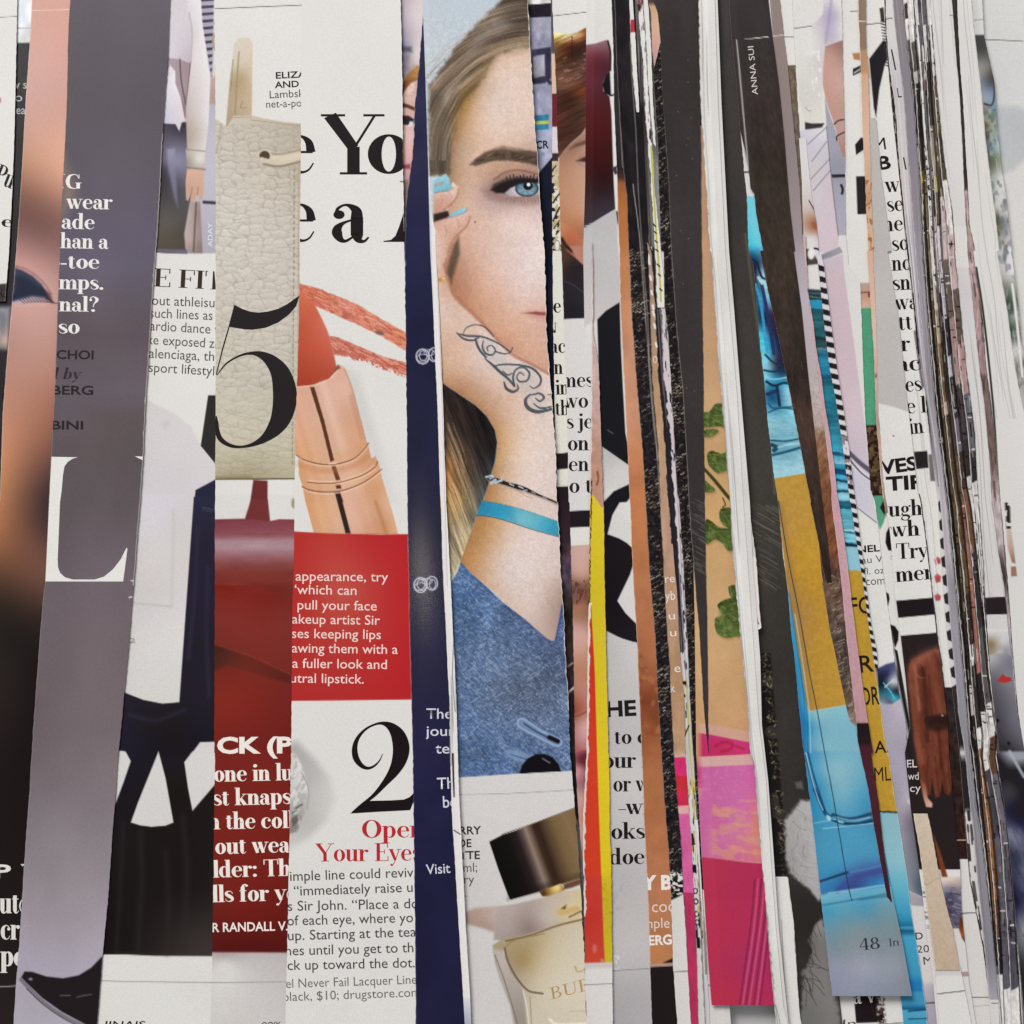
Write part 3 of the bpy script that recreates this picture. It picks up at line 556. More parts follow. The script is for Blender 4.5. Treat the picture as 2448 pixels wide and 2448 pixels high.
s.serif('headline', 'E FIT', 'a1', (1182, 272), (1722, 300), 140, '3a2a20', .95)
tc = '56514f'
for t, a, b, h in (('bout athleisu', (1118, 412), (1650, 434), 74), ('such lines as', (1152, 512), (1635, 532), 74), ('ardio dance w', (1154, 610), (1720, 642), 74), ('ke exposed zip', (1134, 716), (1716, 750), 74), ('alenciaga, the', (1146, 822), (1700, 850), 74), ('sport lifestyle', (1144, 930), (1700, 962), 74)): s.sans('body_text', t, 'a1', a, b, h, tc, .0)
s.grad('a1', [(1250, 1250, 'cdc6c6'), (1500, 1400, 'cfc9c9'), (1300, 1800, 'ccc5c8')], [(1000, 1080), (1140, 1150), (1340, 1250), (1470, 1350), (1560, 1530), (1660, 1640), (1660, 2200), (900, 2200)], 4)
s.poly('a1', [(1602, 1110), (1700, 1110), (1700, 1690), (1545, 1500)], '2e2a2a', 1.6)
s.poly('a1', [(1240, 1340), (1290, 1300), (1310, 1330), (1270, 1370)], 'bfb8bc', 8, .7)
s.grad('a2', [(1200, 50, 'cfc9cf'), (1400, 200, 'cbc4c4'), (1200, 500, 'cdc6c4'), (1150, 720, 'c9c2c2'), (1300, 1000, 'd2cecb'), (1250, 1500, 'cfcbc7')], [(700, -60), (1500, -60), (1380, 1540), (1250, 1550), (1170, 1532), (1100, 1520), (958, 1465), (700, 1300)], 1.6)
s.line('a2', [(1340, 60), (1320, 800)], 26, 'c2bbba', 5, .7); s.line('a2', [(1040, 780), (1320, 805)], 20, 'bdb5b4', 4, .8)
s.poly('a1', [(1760, 1700), (1655, 1760), (1505, 1840), (1490, 2000), (1760, 2000)], '26263c', 1.6)
s.grad('a2', [(1560, 30, '28283c'), (1580, 300, '272232'), (1500, 700, '262132'), (1560, 1100, '241f2a'), (1600, 1500, '23202c'), (1100, 1600, '241f26'), (1000, 1800, '221e2a'), (1250, 1750, '1f1b1e'), (1550, 1800, '1f1b24')], [(1492, -40), (1800, -40), (1800, 2000), (700, 2000), (700, 1380), (958, 1466), (1100, 1522), (1250, 1552), (1380, 1541)], 1.6)
s.line('a2', [(1555, 40), (1640, 60)], 5, '4a506c', 1.5); s.line('a2', [(1560, 60), (1630, 75)], 4, '464c66', 1.5)
s.grad('a3', [(900, 0, '201c28'), (1200, 300, '1f1a1a'), (1000, 700, '1f1b1a'), (1400, 1000, '221d1c'), (900, 1350, '1e1a19'), (1440, 1380, '3a3230')], [(600, 30), (1800, 30), (1800, 1449), (1100, 1446), (900, 1436), (500, 1440)], 1.5)
for q, w_ in (([(1000, 560), (1010, 900), (980, 1400)], 22), ([(1300, 450), (1330, 800), (1320, 1400)], 26), ([(880, 500), (860, 900), (830, 1400)], 16), ([(1180, 700), (1200, 1100), (1190, 1430)], 18)): s.line('a3', q, w_, '302b2b', 12, .6)
for q in ([(1520, 200), (1500, 700), (1450, 1200)], [(1600, 500), (1590, 1000), (1610, 1500)], [(1420, 1600), (1200, 1680), (1000, 1640)]): s.line('a2', q, 16, '343248', 9, .6)
s.line('a3', [(820, 1425), (1100, 1436), (1500, 1438)], 12, '3a3434', 5, .6)
for q in ([(1130, -10), (1180, 180), (1236, 495), (1180, 518), (1080, 526), (1000, 516), (933, 495), (985, 350)], [(700, -40), (895, -10), (932, 58), (880, 210), (818, 375), (700, 600)], [(1372, -10), (1314, 66), (1340, 250), (1372, 412), (1450, 320), (1540, 215), (1600, -10)]): s.poly('a3', q, 'cfcbc8', 1.6)
s.poly('a2', [(1540, 1850), (1470, 1945), (1800, 1945), (1800, 1840)], 'cfcac8', 1.6)
s.line('a3', [(600, 1622), (1100, 1632), (1540, 1636)], 7, '9c9896'); s.sans('lettering', 'IINAIS', 'a3', (745, 1958), (1030, 1958), 46, INK, .01, .2)
s.line('a2', [(1000, 1050), (1035, 1060), (1000, 1085), (1038, 1080)], 8, '8a8684', 1.2)

# ---- F: handbag / 5 / red backpack
s = strip('strip with a cream leather handbag, black numeral 5 and dark red backpack', 'a0 1650 0 1658 600 1660 1932 | a1 1660 600 1658 1900 | a2 1655 200 1650 1932 | a3 1532 0 1512 1450 1500 1932', 'b0 395 0 385 900 375 1932 | b1 365 800 345 1300 335 1800 | b2 335 200 320 800 312 1500 310 1932 | b3 275 600 260 1250 245 1932', 3, ext=(0, 50))
s.part('handbag_photo', 195, 1152); s.part('backpack_photo', 1152, 2275)
s.line('a0', [(1600, 70), (1932, 55), (2400, 36)], 6, '57545a')
s.grad('a0', [(1760, 900, 'a8957c'), (1800, 500, 'c9bca8'), (1850, 320, 'd0c4b2'), (1860, 600, 'b09a78'), (1910, 350, 'cfc2ae'), (1850, 800, 'b8a383'), (1930, 600, 'c4b298')], [(1738, 980), (1770, 600), (1800, 340), (1830, 295), (1870, 288), (1920, 292), (1945, 330), (1942, 600), (1938, 900)], 2)
s.line('a0', [(1810, 880), (1825, 600), (1840, 400)], 10, '9a8660', 2); s.line('a0', [(1775, 700), (1795, 460)], 5, '8a7a5e', 1.2); s.line('a0', [(1870, 780), (1850, 830), (1895, 830)], 6, '907d5e', 1.5)
bagp = P('a0', [(1600, 890), (1690, 930), (1745, 978), (1800, 892), (1932, 886)]) + P('b0', [(100, 912), (250, 938), (420, 955)]) + P('b1', [(420, 0), (420, 1752), (0, 1750)]) + P('a1', [(1600, 1750)])
s.grad('s', [(540, 300, 'c6baa9'), (640, 300, 'bfb29f'), (540, 420, 'c9bfaf'), (660, 420, 'c3b6a3'), (700, 360, 'b9ab96'), (560, 560, 'cdc3b4'), (660, 560, 'c9beb0'), (540, 760, 'c8beac'), (660, 760, 'c6bbaa'), (560, 960, 'c6bda9'), (680, 960, 'c0b7a2'), (560, 1090, 'beb397'), (660, 1100, 'bbb094'), (600, 1138, 'a69a78')], bagp, 1.6)
sl = s._rows(296, 1135); x, y = s.X[sl], s.Y[sl]     # pebbled leather, printed: light cells, fine darker creases; long creases near the base
xw = x + 16 * (fbm(x / 34, y / 34, 4) - .5); yw = y + 22 * (fbm(x / 30, y / 26, 8) - .5)
f1, gp, oy = cells(xw / 33., yw / 15., 3); g1, gq, py = cells(xw / 15., yw / 8., 7)
m = sstep(1, -2, s.sd_poly(sl, bagp)) * np.where(y > 930, .6, 1)
s.C[sl] *= (1 - m * ((.10 * np.exp(-(gp / .10) ** 2) + .03 * np.exp(-(gq / .12) ** 2)) * (.4 + 1.1 * fbm(x / 45, y / 45, 2)) + .07 * oy + .03 * py))[..., None]
s.C[sl] = s.C[sl] * (1 - .22 * m[..., None]) + .22 * m[..., None] * s.C[sl].mean(-1, keepdims=True) * np.array([1.01, 1., .985])
s.line('a0', [(1700, 960), (1690, 1060), (1660, 1180)], 12, 'a6977e', 3, .8); s.line('a0', [(1800, 905), (1932, 900)], 6, 'a8967a', 1.2); s.line('b0', [(0, 925), (100, 935), (250, 955), (400, 970)], 6, 'a29274', 1.2)
s.line('b0', [(110, 1215), (210, 1235), (400, 1195)], 84, 'cdc0aa', 2); s.line('b0', [(100, 1262), (220, 1280), (400, 1238)], 16, '7d6e58', 3.2, .85); s.line('b0', [(130, 1180), (230, 1186), (400, 1152)], 11, '8c7c66', 2.4, .8); s.line('b0', [(150, 1216), (240, 1226), (400, 1186)], 12, 'd8ccb8', 4, .7)
s.ell('b0', 105, 1200, 50, 46, '4a3c30', 3); s.ring('b0', 105, 1200, 48, 46, 14, 'cabca4', soft=1.5); s.line('b0', [(80, 1222), (150, 1240), (220, 1240)], 26, 'cabda8', 2)
s.line('b0', [(330, 1280), (370, 1320), (345, 1390), (385, 1400)], 16, 'b3a082', 3)
for k in range(46):
    y = 404 + k * 15.5; s.line('s', [(704 - k * .11, y), (703.6 - k * .11, y + 8)], 2.4, '8c7c68', .9)
s.line('s', [(714, 395), (712, 1110)], 3, 'a89a84', 1.6, .8); s.line('a1', [(1640, 1744), (1932, 1740)], 26, '8e8058', 4, .8); s.line('a1', [(1650, 1757), (1932, 1755), (2330, 1752)], 10, '4a4030', 1.5)
for y0, d in ((1640, 25), (1560, 60), (1390, 60), (1480, 40)): s.line('a1', [(1660 + d, y0 - 180), (1800, y0 - 130), (2000, y0 - 90), (2250, y0 - 30)], 5, 'a09478', 1.6, .55)
s.sans('lettering', 'ELIZA', 'b0', (192, 605), (428, 594), 48, INK, .02); s.sans('lettering', 'AND J', 'b0', (184, 678), (412, 666), 48, INK, .02); s.sans('lettering', 'Lambski', 'b0', (145, 757), (422, 744), 58, '4a4648'); s.sans('lettering', 'net-a-por', 'b0', (118, 830), (425, 818), 58, '4a4648')
flagp = P('a1', [(1803, 413), (1868, 447), (1932, 468)]) + P('b1', [(60, 474), (130, 466), (210, 444), (280, 408), (375, 340), (348, 425), (290, 492), (210, 550), (110, 592), (10, 606)]) + P('a1', [(1880, 603), (1768, 585), (1715, 770), (1668, 955), (1660, 950), (1712, 740), (1762, 570)])
s.shape('numeral', None, [flagp], '262122')
s.ribbon('numeral', [(519, 897, 2), (528, 884, 3), (545, 866, 4), (574, 850, 5), (602, 844.5, 8), (626, 849, 18), (650, 865, 32), (670, 892, 46), (680, 930, 56), (680, 965, 56), (671, 1000, 48), (655, 1026, 36), (632, 1048, 20), (606, 1062, 10), (580, 1068, 6), (558, 1067, 8), (540, 1060, 10), (526, 1048, 12), (519, 1030, 12), (515, 1010, 14), (512, 995, 12)], '262122')
s.grad('a2', [(1700, 60, 'd4d1cd'), (1850, 60, 'd4d1cd')], [(1500, -55), (2400, -55), (2400, 135), (1880, 132), (1500, 140)], 1.5)
s.poly('b1', [(18, 1762), (-30, 2100), (128, 2100), (128, 1768)], '6c2a2c', 2); s.poly('a2', [(1932, -20), (1885, 128), (1960, 160), (2080, 150), (2062, -20)], '70302e', 2); s.ell('b2', 325, 10, 14, 40, '9a8c74', 3)
red = [(1500, 142), (1700, 132), (1932, 128), (2060, 150), (2150, 132), (2270, 135), (2400, 150), (2400, 4000), (1500, 4000)]
s.grad('a2', [(1660, 160, '85404a'), (1900, 170, '813843'), (2200, 180, '853a42'), (1700, 240, '8c4450'), (1700, 330, 'a5858e'), (1950, 310, 'a9848c'), (2200, 320, 'a67f88'), (1700, 440, '8f5a5e'), (2000, 430, '966468'), (1700, 520, '7e3430'), (1800, 560, '832e28'), (2200, 560, '7a3a36'), (1750, 800, '822a24'), (1900, 1000, '822c25'), (2200, 900, '7e2c26'), (1700, 1250, '762820'), (2100, 1240, '7a2a22'), (1750, 1500, '85281f'), (2200, 1500, '762420'), (1750, 1900, '74221d'), (2200, 1900, '70201c')], red, 1.8, 2.2)
s.axial('a2', [(1500, 146), (1700, 138), (1932, 134), (2060, 152), (2150, 138), (2270, 140), (2400, 152), (2400, 640), (1500, 640)], (1900, 140), (1900, 640), [(0, '7c3a42'), (.1, '80404a'), (.22, '8a4a52'), (.32, 'a37b84'), (.42, 'a5838b'), (.55, '966066'), (.68, '854441'), (.82, '7d322c'), (1, '7e2d26')]); s.noise(50, 14, .07, 1240, 1420)
s.line('a2', [(1600, 1076), (1932, 1188), (2240, 1330), (2400, 1400)], 5, '9a4034', 1.5, .8); s.grad('a2', [(1680, 1130, '42241e'), (1750, 1200, '54281f'), (1900, 1250, '6a2820'), (2200, 1370, '5a221d')], [(1600, 1080), (1932, 1195), (2240, 1335), (2400, 1420), (2300, 1420), (2000, 1330), (1750, 1260), (1600, 1330)], 6, a=.9)
s.grad('a3', [(1530, 200, '7a241e'), (1850, 600, '7a231c'), (1600, 1100, '74211b'), (1800, 1200, '6c1d19'), (1600, 1380, '581a18'), (1850, 1380, '561917')], [(1300, -30), (2200, -30), (2200, 1418), (1300, 1412)], 4, 2)
s.grad('a3', [(1600, 1430, 'a89a98'), (1800, 1440, 'b8b0ae'), (1600, 1500, 'd0ccc8'), (1700, 1640, 'cfcac6'), (1700, 1900, 'c9c4c0')], [(1300, 1420), (2200, 1424), (2200, 2500), (1300, 2500)], 3); s.line('a3', [(1500, 1637), (1800, 1634), (2100, 1632)], 7, '9c9896')
tw = 'e6ddd4'
s.sans('lettering', 'CK (P', 's', (519, 1800), (699, 1799), 36, tw, .04)
for t, a, b in (('one in lu', (512, 1869), (702, 1865)), ('st knaps', (510, 1926), (697, 1922)), ('n the coll', (497, 1983), (704, 1979)), ('out wear', (515, 2042), (716, 2037)), ('lder: The', (509, 2098), (722, 2093)), ('lls for yo', (507, 2157), (712, 2152))): s.serif('body_text', t, 's', a, b, 26.5, tw, 1.1, xh=True)
s.sans('lettering', 'R RANDALL V.', 's', (508, 2228), (688, 2224), 21, tw, .018); s.sans('lettering', 'OOIX', 'b3', (70, 1960), (205, 1956), 40, INK, .01, .2)
# ---- G: headline / lipstick / red panel / 2
s = strip('wide white strip with e Yo headline, coral lipstick, red text panel and numeral 2', 'b0 395 0 385 900 375 1932 | b1 365 800 345 1300 335 1800 | b2 335 200 320 800 312 1500 310 1932 | b3 275 600 260 1250 245 1932', 'b0 1150 0 1165 600 1170 1300 1180 1932 | b1 1185 100 1195 700 1205 1932 | b2 1222 900 1240 1600 | b3 1153 0 1165 700 1175 1932', 5, curl=.00012)
s.part('lipstick_photo', 675, 1274); s.part('red_panel', 1274, 1675)
s.rim('R', 1.4, 'eeeae6', 0, 500)
sm1 = [(340, 240), (440, 268), (520, 288), (660, 345), (800, 400), (930, 480), (1010, 525), (1100, 580), (1195, 628), (1240, 650), (1240, 790), (1195, 772), (1100, 715), (1000, 652), (900, 605), (800, 556), (690, 510), (600, 468), (485, 420), (372, 330)]
sm2 = [(590, 645), (680, 668), (750, 700), (900, 765), (1050, 825), (1195, 858), (1240, 870), (1240, 990), (1195, 975), (1120, 950), (1050, 925), (960, 895), (870, 850), (800, 845), (740, 815), (650, 800), (600, 760)]
for q in (sm1, sm2):
    s.grad('b1', [(450, 320, 'cf6a4e'), (700, 400, 'd4775f'), (850, 500, 'd0705a'), (1000, 590, 'cc6e55'), (1170, 680, 'd2764e'), (650, 690, 'bc6254'), (800, 760, 'c56a5c'), (1000, 860, 'c66658'), (1170, 920, 'c8604f')], q, 1.4, wob=2.2, ws=7)
    s.chips_in('b1', q, ['e0a08c', 'b45a48', 'dc8c70'], 16, 3.2, .56, 3, .1, .47, .8, 2)
s.ell('b1', 990, 630, 36, 16, '6e5a52', 3, .9, .3); s.chips_in('b1', [(700, 800), (860, 830), (1100, 920), (1195, 960), (1195, 1000), (1000, 950), (800, 870)], [WH], 5, 4, .5, 5, .1, 0, 1, 3)
s.line('b1', [(372, 300), (500, 345), (640, 400)], 6, 'a84e3c', 1.5, .7); s.line('b1', [(620, 675), (800, 745), (1000, 830)], 6, 'a8524a', 1.5, .7)
s.grad('b1', [(600, 1000, 'c4bebb'), (900, 1100, 'c9c5c2'), (800, 1400, 'c6c0bd'), (1050, 1700, 'cfcac8')], [(700, 880), (830, 950), (900, 1200), (1000, 1500), (1120, 1932), (1060, 1932), (900, 1500)], 16, a=.8)
s.grad('b1', [(380, 320, 'd0694e'), (440, 350, 'd0684c'), (480, 480, 'c85c40'), (400, 600, 'bf5038'), (560, 560, 'cc6850'), (540, 750, 'c4533c'), (630, 850, 'bc5440'), (420, 800, 'b84a32'), (480, 980, 'ae3f28'), (620, 930, 'b44a34'), (380, 1030, 'a83a26')], [(330, 250), (420, 340), (490, 410), (545, 520), (590, 620), (625, 740), (650, 850), (662, 918), (600, 985), (480, 1030), (330, 1050)], 1.6)
s.line('b1', [(490, 415), (545, 520), (590, 620), (625, 740), (650, 850)], 7, 'd88a76', 1.8, .7)
case = P('b1', [(300, 1045), (480, 1035), (560, 1010), (620, 975), (668, 920), (672, 875), (700, 882), (722, 905), (780, 1062), (830, 1250), (880, 1442), (905, 1500), (925, 1600), (958, 1578), (985, 1640), (1010, 1750), (1065, 1932)]) + P('b2', [(1090, 80), (1132, 246), (486, 246), (420, 0)]) + P('b1', [(395, 1800), (370, 1730), (365, 1570), (340, 1560), (300, 1400)])
s.grad('b1', [(370, 1080, 'd99a7c'), (560, 1080, 'd4a48e'), (700, 950, 'd8a78e'), (720, 1100, 'd3a48e'), (400, 1300, 'da9c78'), (600, 1250, 'd6a68c'), (800, 1350, 'cb8c64'), (740, 1250, 'c98e70'), (400, 1500, 'd8955f'), (620, 1500, 'd4a27c'), (840, 1480, 'c68858'), (420, 1680, 'd18c52'), (700, 1650, 'd6a07c'), (900, 1640, 'c4824e'), (450, 1780, 'd0905a'), (800, 1740, 'd8a680'), (960, 1690, 'd09462'), (450, 1900, 'cf8848'), (560, 1880, 'd69a66'), (800, 1880, 'd8a382'), (960, 1850, 'c8864e'), (1040, 1910, 'd4a076'), (520, 2100, 'd09058'), (820, 2100, 'd8a386'), (1000, 2120, 'c07c48'), (1100, 2160, 'd2945e'), (560, 2020, 'dc9c62')], case, 1.6, 2.2)
sl = s._rows(915, 1275); m = sstep(1.5, -1.5, s.sd_poly(sl, case)); x = s.X[sl]; y = s.Y[sl]; v = x * .955 - y * .297
s.C[sl] = np.clip(s.C[sl] * (1 + m * .12 * (vn(v / 13., y / 400., 5) - .5))[..., None], 0, 1); s.mix(sl, m * .42, rgb('d8ac98'))
s.line('b1', [(560, 1040), (700, 1500)], 60, 'e0bba6', 14, .5); s.line('b1', [(770, 1120), (850, 1440)], 22, 'b47e5e', 7, .5); s.line('b2', [(500, 20), (560, 235)], 40, 'e0a878', 8, .5); s.line('b2', [(960, 0), (1040, 235)], 26, 'b0703e', 6, .6)
s.poly('b1', [(640, 930), (690, 900), (672, 875), (662, 880)], '7e4a3a', 3); s.line('b1', [(720, 910), (780, 1062), (880, 1442)], 10, 'b07854', 2.5, .6)
s.line('b1', [(330, 1050), (480, 1036), (560, 1012), (620, 978), (668, 925)], 8, 'e4b49c', 1.4)
s.poly('b1', [(453, 1048), (487, 1046), (560, 1290), (640, 1610), (612, 1625), (540, 1330)], '5a3220', 1.4, wob=.8, ws=4); s.poly('b1', [(618, 1655), (650, 1650), (690, 1765), (655, 1770)], '6a3a22', 1.6); s.poly('b1', [(650, 1805), (690, 1800), (696, 1830), (660, 1832)], '5a3020', 1.6)
s.poly('s', P('b1', [(645, 1860), (685, 1855), (712, 1932)]) + P('b2', [(705, 0), (768, 242), (728, 242), (664, 0)]), '30241e', 1.5)
for q, w_, c in (([(350, 1570), (400, 1605), (500, 1635), (600, 1645), (700, 1632), (800, 1595), (870, 1530), (905, 1480)], 9, '7c4626'), ([(435, 1780), (550, 1788), (680, 1780), (850, 1728), (950, 1665), (975, 1620)], 8, '84502e'), ([(395, 1815), (450, 1840), (560, 1855), (700, 1845), (850, 1790), (950, 1725), (1005, 1680)], 9, '7a4626'), ([(600, 1640), (660, 1632)], 8, 'f0c8a8'), ([(690, 1790), (850, 1745), (960, 1680)], 9, 'e8bc98')): s.line('b1', q, w_, c, 1.3)
s.grad('b2', [(400, 300, 'b8302c'), (900, 280, 'ba2a2c'), (600, 330, 'bd3a34'), (700, 700, 'c04a40'), (400, 700, 'b82f2b'), (1150, 700, 'bc2629'), (500, 1100, 'b8332f'), (800, 1050, 'b93630'), (1100, 1200, 'ba2629'), (400, 1450, 'b42b2a'), (900, 1450, 'b6292a')], [(250, 222), (600, 242), (1000, 250), (1300, 246), (1300, 1520), (900, 1526), (500, 1530), (250, 1533)], 1.5)
s.rim('R', 1.1, 'd8a098', 1280, 1672, .6)
for t, a, b in (('appearance, try', (343, 605), (1056, 612)), ('\u2018which can', (335, 708), (812, 716)), ('pull your face', (358, 826), (968, 836)), ('akeup artist Sir', (316, 935), (992, 946)), ('ses keeping lips', (314, 1046), (1000, 1056)), ('awing them with a', (314, 1158), (1130, 1170)), ('a fuller look and', (318, 1276), (1046, 1286)), ('utral lipstick.', (304, 1390), (868, 1398))): s.sans('body_text', t, 'b2', a, b, 72, 'e9cbc2', .004)
K_ = '1f191b'
s.serif('headline', 'e', 'b0', (232, 1335), (497, 1335), 298, K_, 1., xh=True); s.serif('headline', 'Y', 'b0', (538, 1343), (1028, 1343), 464, K_, 1.0); s.serif('headline', 'o', 'b0', (898, 1336), (1222, 1338), 302, K_, 1., xh=True)
s.serif('headline', 'e', 'b0', (236, 1862), (500, 1862), 298, K_, 1., xh=True); s.serif('headline', 'a', 'b0', (622, 1866), (912, 1866), 300, K_, 1., xh=True)
s.shape('headline', 'b0', [[(1018, 1862), (1022, 1854), (1078, 1846), (1112, 1815), (1140, 1745), (1200, 1560), (1200, 1862)]], K_); s.line('b0', [(1150, 1398), (1180, 1400)], 8, '4a4446')
s.ribbon('numeral', [(915, 1802, 1.5), (908, 1817, 3), (896, 1830, 5), (880, 1836.5, 7), (864, 1830, 11), (851, 1812, 15), (848, 1788, 13), (855, 1765, 9), (872, 1745, 6), (893, 1733, 5), (914, 1729, 8), (934, 1737, 20), (951, 1757, 34), (959, 1786, 40), (955, 1815, 36), (942, 1843, 26), (920, 1872, 15), (893, 1902, 9), (862, 1926, 6), (842, 1942, 3)], K_, 8)
s.shape('numeral', 'b3', [[(706, 432), (822, 342), (1000, 338), (1090, 332), (1130, 315), (1175, 270), (1165, 330), (1135, 408), (900, 420)]], K_)
RD = 'b9282e'
s.serif('subhead', 'Open', 'b3', (792, 606), (1242, 602), 128, RD, .9); s.serif('subhead', 'Your Eyes', 'b3', (458, 774), (1216, 768), 128, RD, .9)
tc = '4d4846'
for t, a, b in (('simple line could reviv', (238, 914), (1158, 884)), ('\u201cimmediately raise u', (306, 1018), (1153, 990)), ('s Sir John. \u201cPlace a do', (262, 1126), (1196, 1106)), ('of each eye, where yo', (258, 1230), (1156, 1206)), ('up. Starting at the tea', (264, 1336), (1178, 1308)), ('nes until you get to th', (248, 1444), (1158, 1420)), ('ick up toward the dot.', (240, 1548), (1168, 1528))): s.sans('body_text', t, 'b3', a, b, 70, tc, .003)
for t, a, b in (('el Never Fail Lacquer Line', (250, 1676), (1182, 1645)), ('black, $10; drugstore.com', (232, 1770), (1206, 1736))): s.sans('body_text', t, 'b3', a, b, 64, '6a6461', -.002)
s.grad('b3', [(300, 100, 'a9a5a2'), (420, 200, 'b4b0ad'), (550, 250, 'c6c2be'), (400, 500, 'b6b2ae'), (300, 600, 'c0bcb8'), (520, 420, 'c4c0bc')], [(200, -60), (330, -80), (450, 40), (560, 180), (600, 330), (540, 480), (420, 600), (280, 680), (200, 700)], 14, a=.95)
s.grad('b3', [(300, 50, 'c9c6c3'), (380, 200, 'd4d1ce'), (330, 330, 'bdb9b5'), (330, 500, '8a847e')], [(200, -50), (320, 10), (370, 110), (410, 260), (380, 420), (330, 560), (200, 600)], 4)
s.chips_in('b3', [(200, -50), (320, 10), (370, 110), (410, 260), (380, 420), (330, 560), (200, 600)], ['a8a4a0', 'e0dddA'], 9, 20, .58, 3, .12, .4, .6); s.poly('b3', [(285, 470), (330, 440), (340, 480), (300, 530)], '5a4e46', 3, .7); s.line('b3', [(320, 395), (365, 365)], 12, '4a443f', 2, .8); s.line('b3', [(290, 430), (330, 410)], 9, '5c5550', 2, .7); s.line('b3', [(360, 140), (410, 260), (400, 400)], 8, 'a09c98', 2)

for q in ([(372, 1590), (400, 1615), (500, 1646), (600, 1656), (700, 1644), (800, 1606), (870, 1542), (903, 1496)], [(400, 1828), (455, 1854), (560, 1868), (700, 1857), (850, 1802), (950, 1738), (1003, 1694)], [(440, 1768), (550, 1776), (680, 1768), (850, 1716), (950, 1652)]): s.line('b1', q, 8, 'efcdb6', 2, .75)
for q in ([(370, 1640), (480, 1680), (640, 1690), (800, 1650), (900, 1580)],): s.line('b1', q, 30, 'b9764c', 9, .45)

# ---- H: sliver of a red haired face
s = strip('sliver of a red haired woman with one eye, between white headline strip and navy strip', 'b0 1140 -300 1150 0 1165 600 1170 1300 1180 1932', 'b0 1380 -300 1355 0 1340 150 1300 450 1265 800 1240 1200 1210 1450 1190 1600 1184 1932', 1, y1=640, ext=(30, 60))
s.grad('b0', [(1180, 20, 'b4a7ae'), (1250, 100, 'cdc2c6'), (1300, 200, 'd2c5c5'), (1190, 250, 'a99eaa'), (1200, 420, '8f8798'), (1260, 420, 'cbbfc0'), (1200, 560, '8a7e88'), (1240, 480, 'b8a8a8')], [(900, -500), (1700, -500), (1700, 2100), (900, 2100)])
s.poly('b0', [(1150, 355), (1235, 360), (1240, 400), (1150, 400)], '4a4250', 6, .8); s.poly('b0', [(1150, 430), (1215, 430), (1200, 520), (1150, 540)], '777084', 8, .8)
s.grad('b0', [(1250, 700, 'd8b4a8'), (1220, 850, 'd0a698'), (1230, 1050, 'dcb4ac'), (1200, 1200, 'd8a8a2'), (1190, 1400, 'c8949c')], [(1150, 700), (1200, 650), (1300, 610), (1320, 900), (1260, 1500), (1150, 1500)], 3)
s.grad('b0', [(1180, 650, '6c3c20'), (1250, 560, 'b47a3e'), (1190, 700, '7c4824')], [(1150, 760), (1160, 660), (1200, 580), (1280, 505), (1320, 520), (1290, 610), (1230, 640), (1190, 690)], 3); s.noise(8, 8, .14, 150, 230)
s.poly('b0', [(1160, 790), (1200, 800), (1260, 825), (1262, 855), (1200, 830), (1160, 825)], '5a382e', 2.4); s.poly('b0', [(1165, 890), (1210, 890), (1260, 920), (1250, 945), (1180, 960), (1165, 950)], '2e2226', 3); s.poly('b0', [(1185, 935), (1250, 935), (1240, 970), (1200, 975)], 'd6d4dc', 2.5); s.ell('b0', 1200, 940, 20, 24, '2a2024', 2)
s.poly('b0', [(1160, 1270), (1225, 1262), (1228, 1300), (1170, 1300)], '9c4250', 4); s.poly('b0', [(1150, 1400), (1215, 1380), (1190, 1932), (1150, 1932)], '8e7468', 3)

# ---- I: navy strip
NAVY_R = 'b0 1345 -300 1345 0 1350 300 1360 700 1365 1200 1392 1932 | b1 1410 600 1430 1100 1455 1800 | b2 1462 0 1475 500 1500 1000 1525 1500 1535 1932 | b3 1432 400 1455 800 1490 1400 1525 1932'
s = strip('glossy dark navy strip with small white text The jour and Visit', 'b0 1400 -300 1340 0 1325 150 1300 450 1265 800 1240 1200 1210 1450 1190 1600 1184 1932 | b1 1185 100 1195 700 1205 1932 | b2 1222 900 1240 1600 | b3 1153 0 1165 700 1175 1932', NAVY_R, 6, ext=(0, 20), rag=1.2, mat=VARNISH)
s.ramp([(0, '34304c'), (150, '2b2a48'), (400, '2c2b4a'), (700, '20213f'), (1200, '20203a'), (1350, '232338'), (1700, '22203f'), (1900, '1f1d40'), (2448, '1c1a38')]); s.noise(70, 90, .12)
s.rim('L', 1.2, '9c9cb0', 0, 800, .6); s.rim('L', .8, '8a88a0', 800, 2448, .5)
for cy, cx, tile in ((812, 1322, 'b1'), (640, 1305, 'b2')):
    for q in ((0, 0, 50, 56, 11), (4, -6, 30, 38, 8), (0, 12, 44, 30, 7), (88, -14, 42, 52, 10), (92, -6, 24, 36, 7), (50, -30, 40, 22, 6)): s.ring(tile, cx + q[0], cy + q[1], q[2], q[3], q[4], 'b6b4c4', soft=1.1)
tw = 'cfced8'
s.sans('lettering', 'The', 'b2', (1350, 1668), (1546, 1668), 78, tw, .006); s.sans('lettering', 'jour', 'b2', (1345, 1800), (1570, 1800), 76, tw, .006); s.sans('lettering', 'tell', 's', (1041, 1801), (1092, 1801), 24, tw, .006)
s.sans('lettering', 'The', 'b3', (1328, 258), (1502, 250), 80, tw, .006); s.sans('lettering', 'be', 'b3', (1370, 390), (1466, 386), 82, tw, .006); s.sans('lettering', 'Visit', 'b3', (1250, 866), (1422, 854), 70, tw, .006)

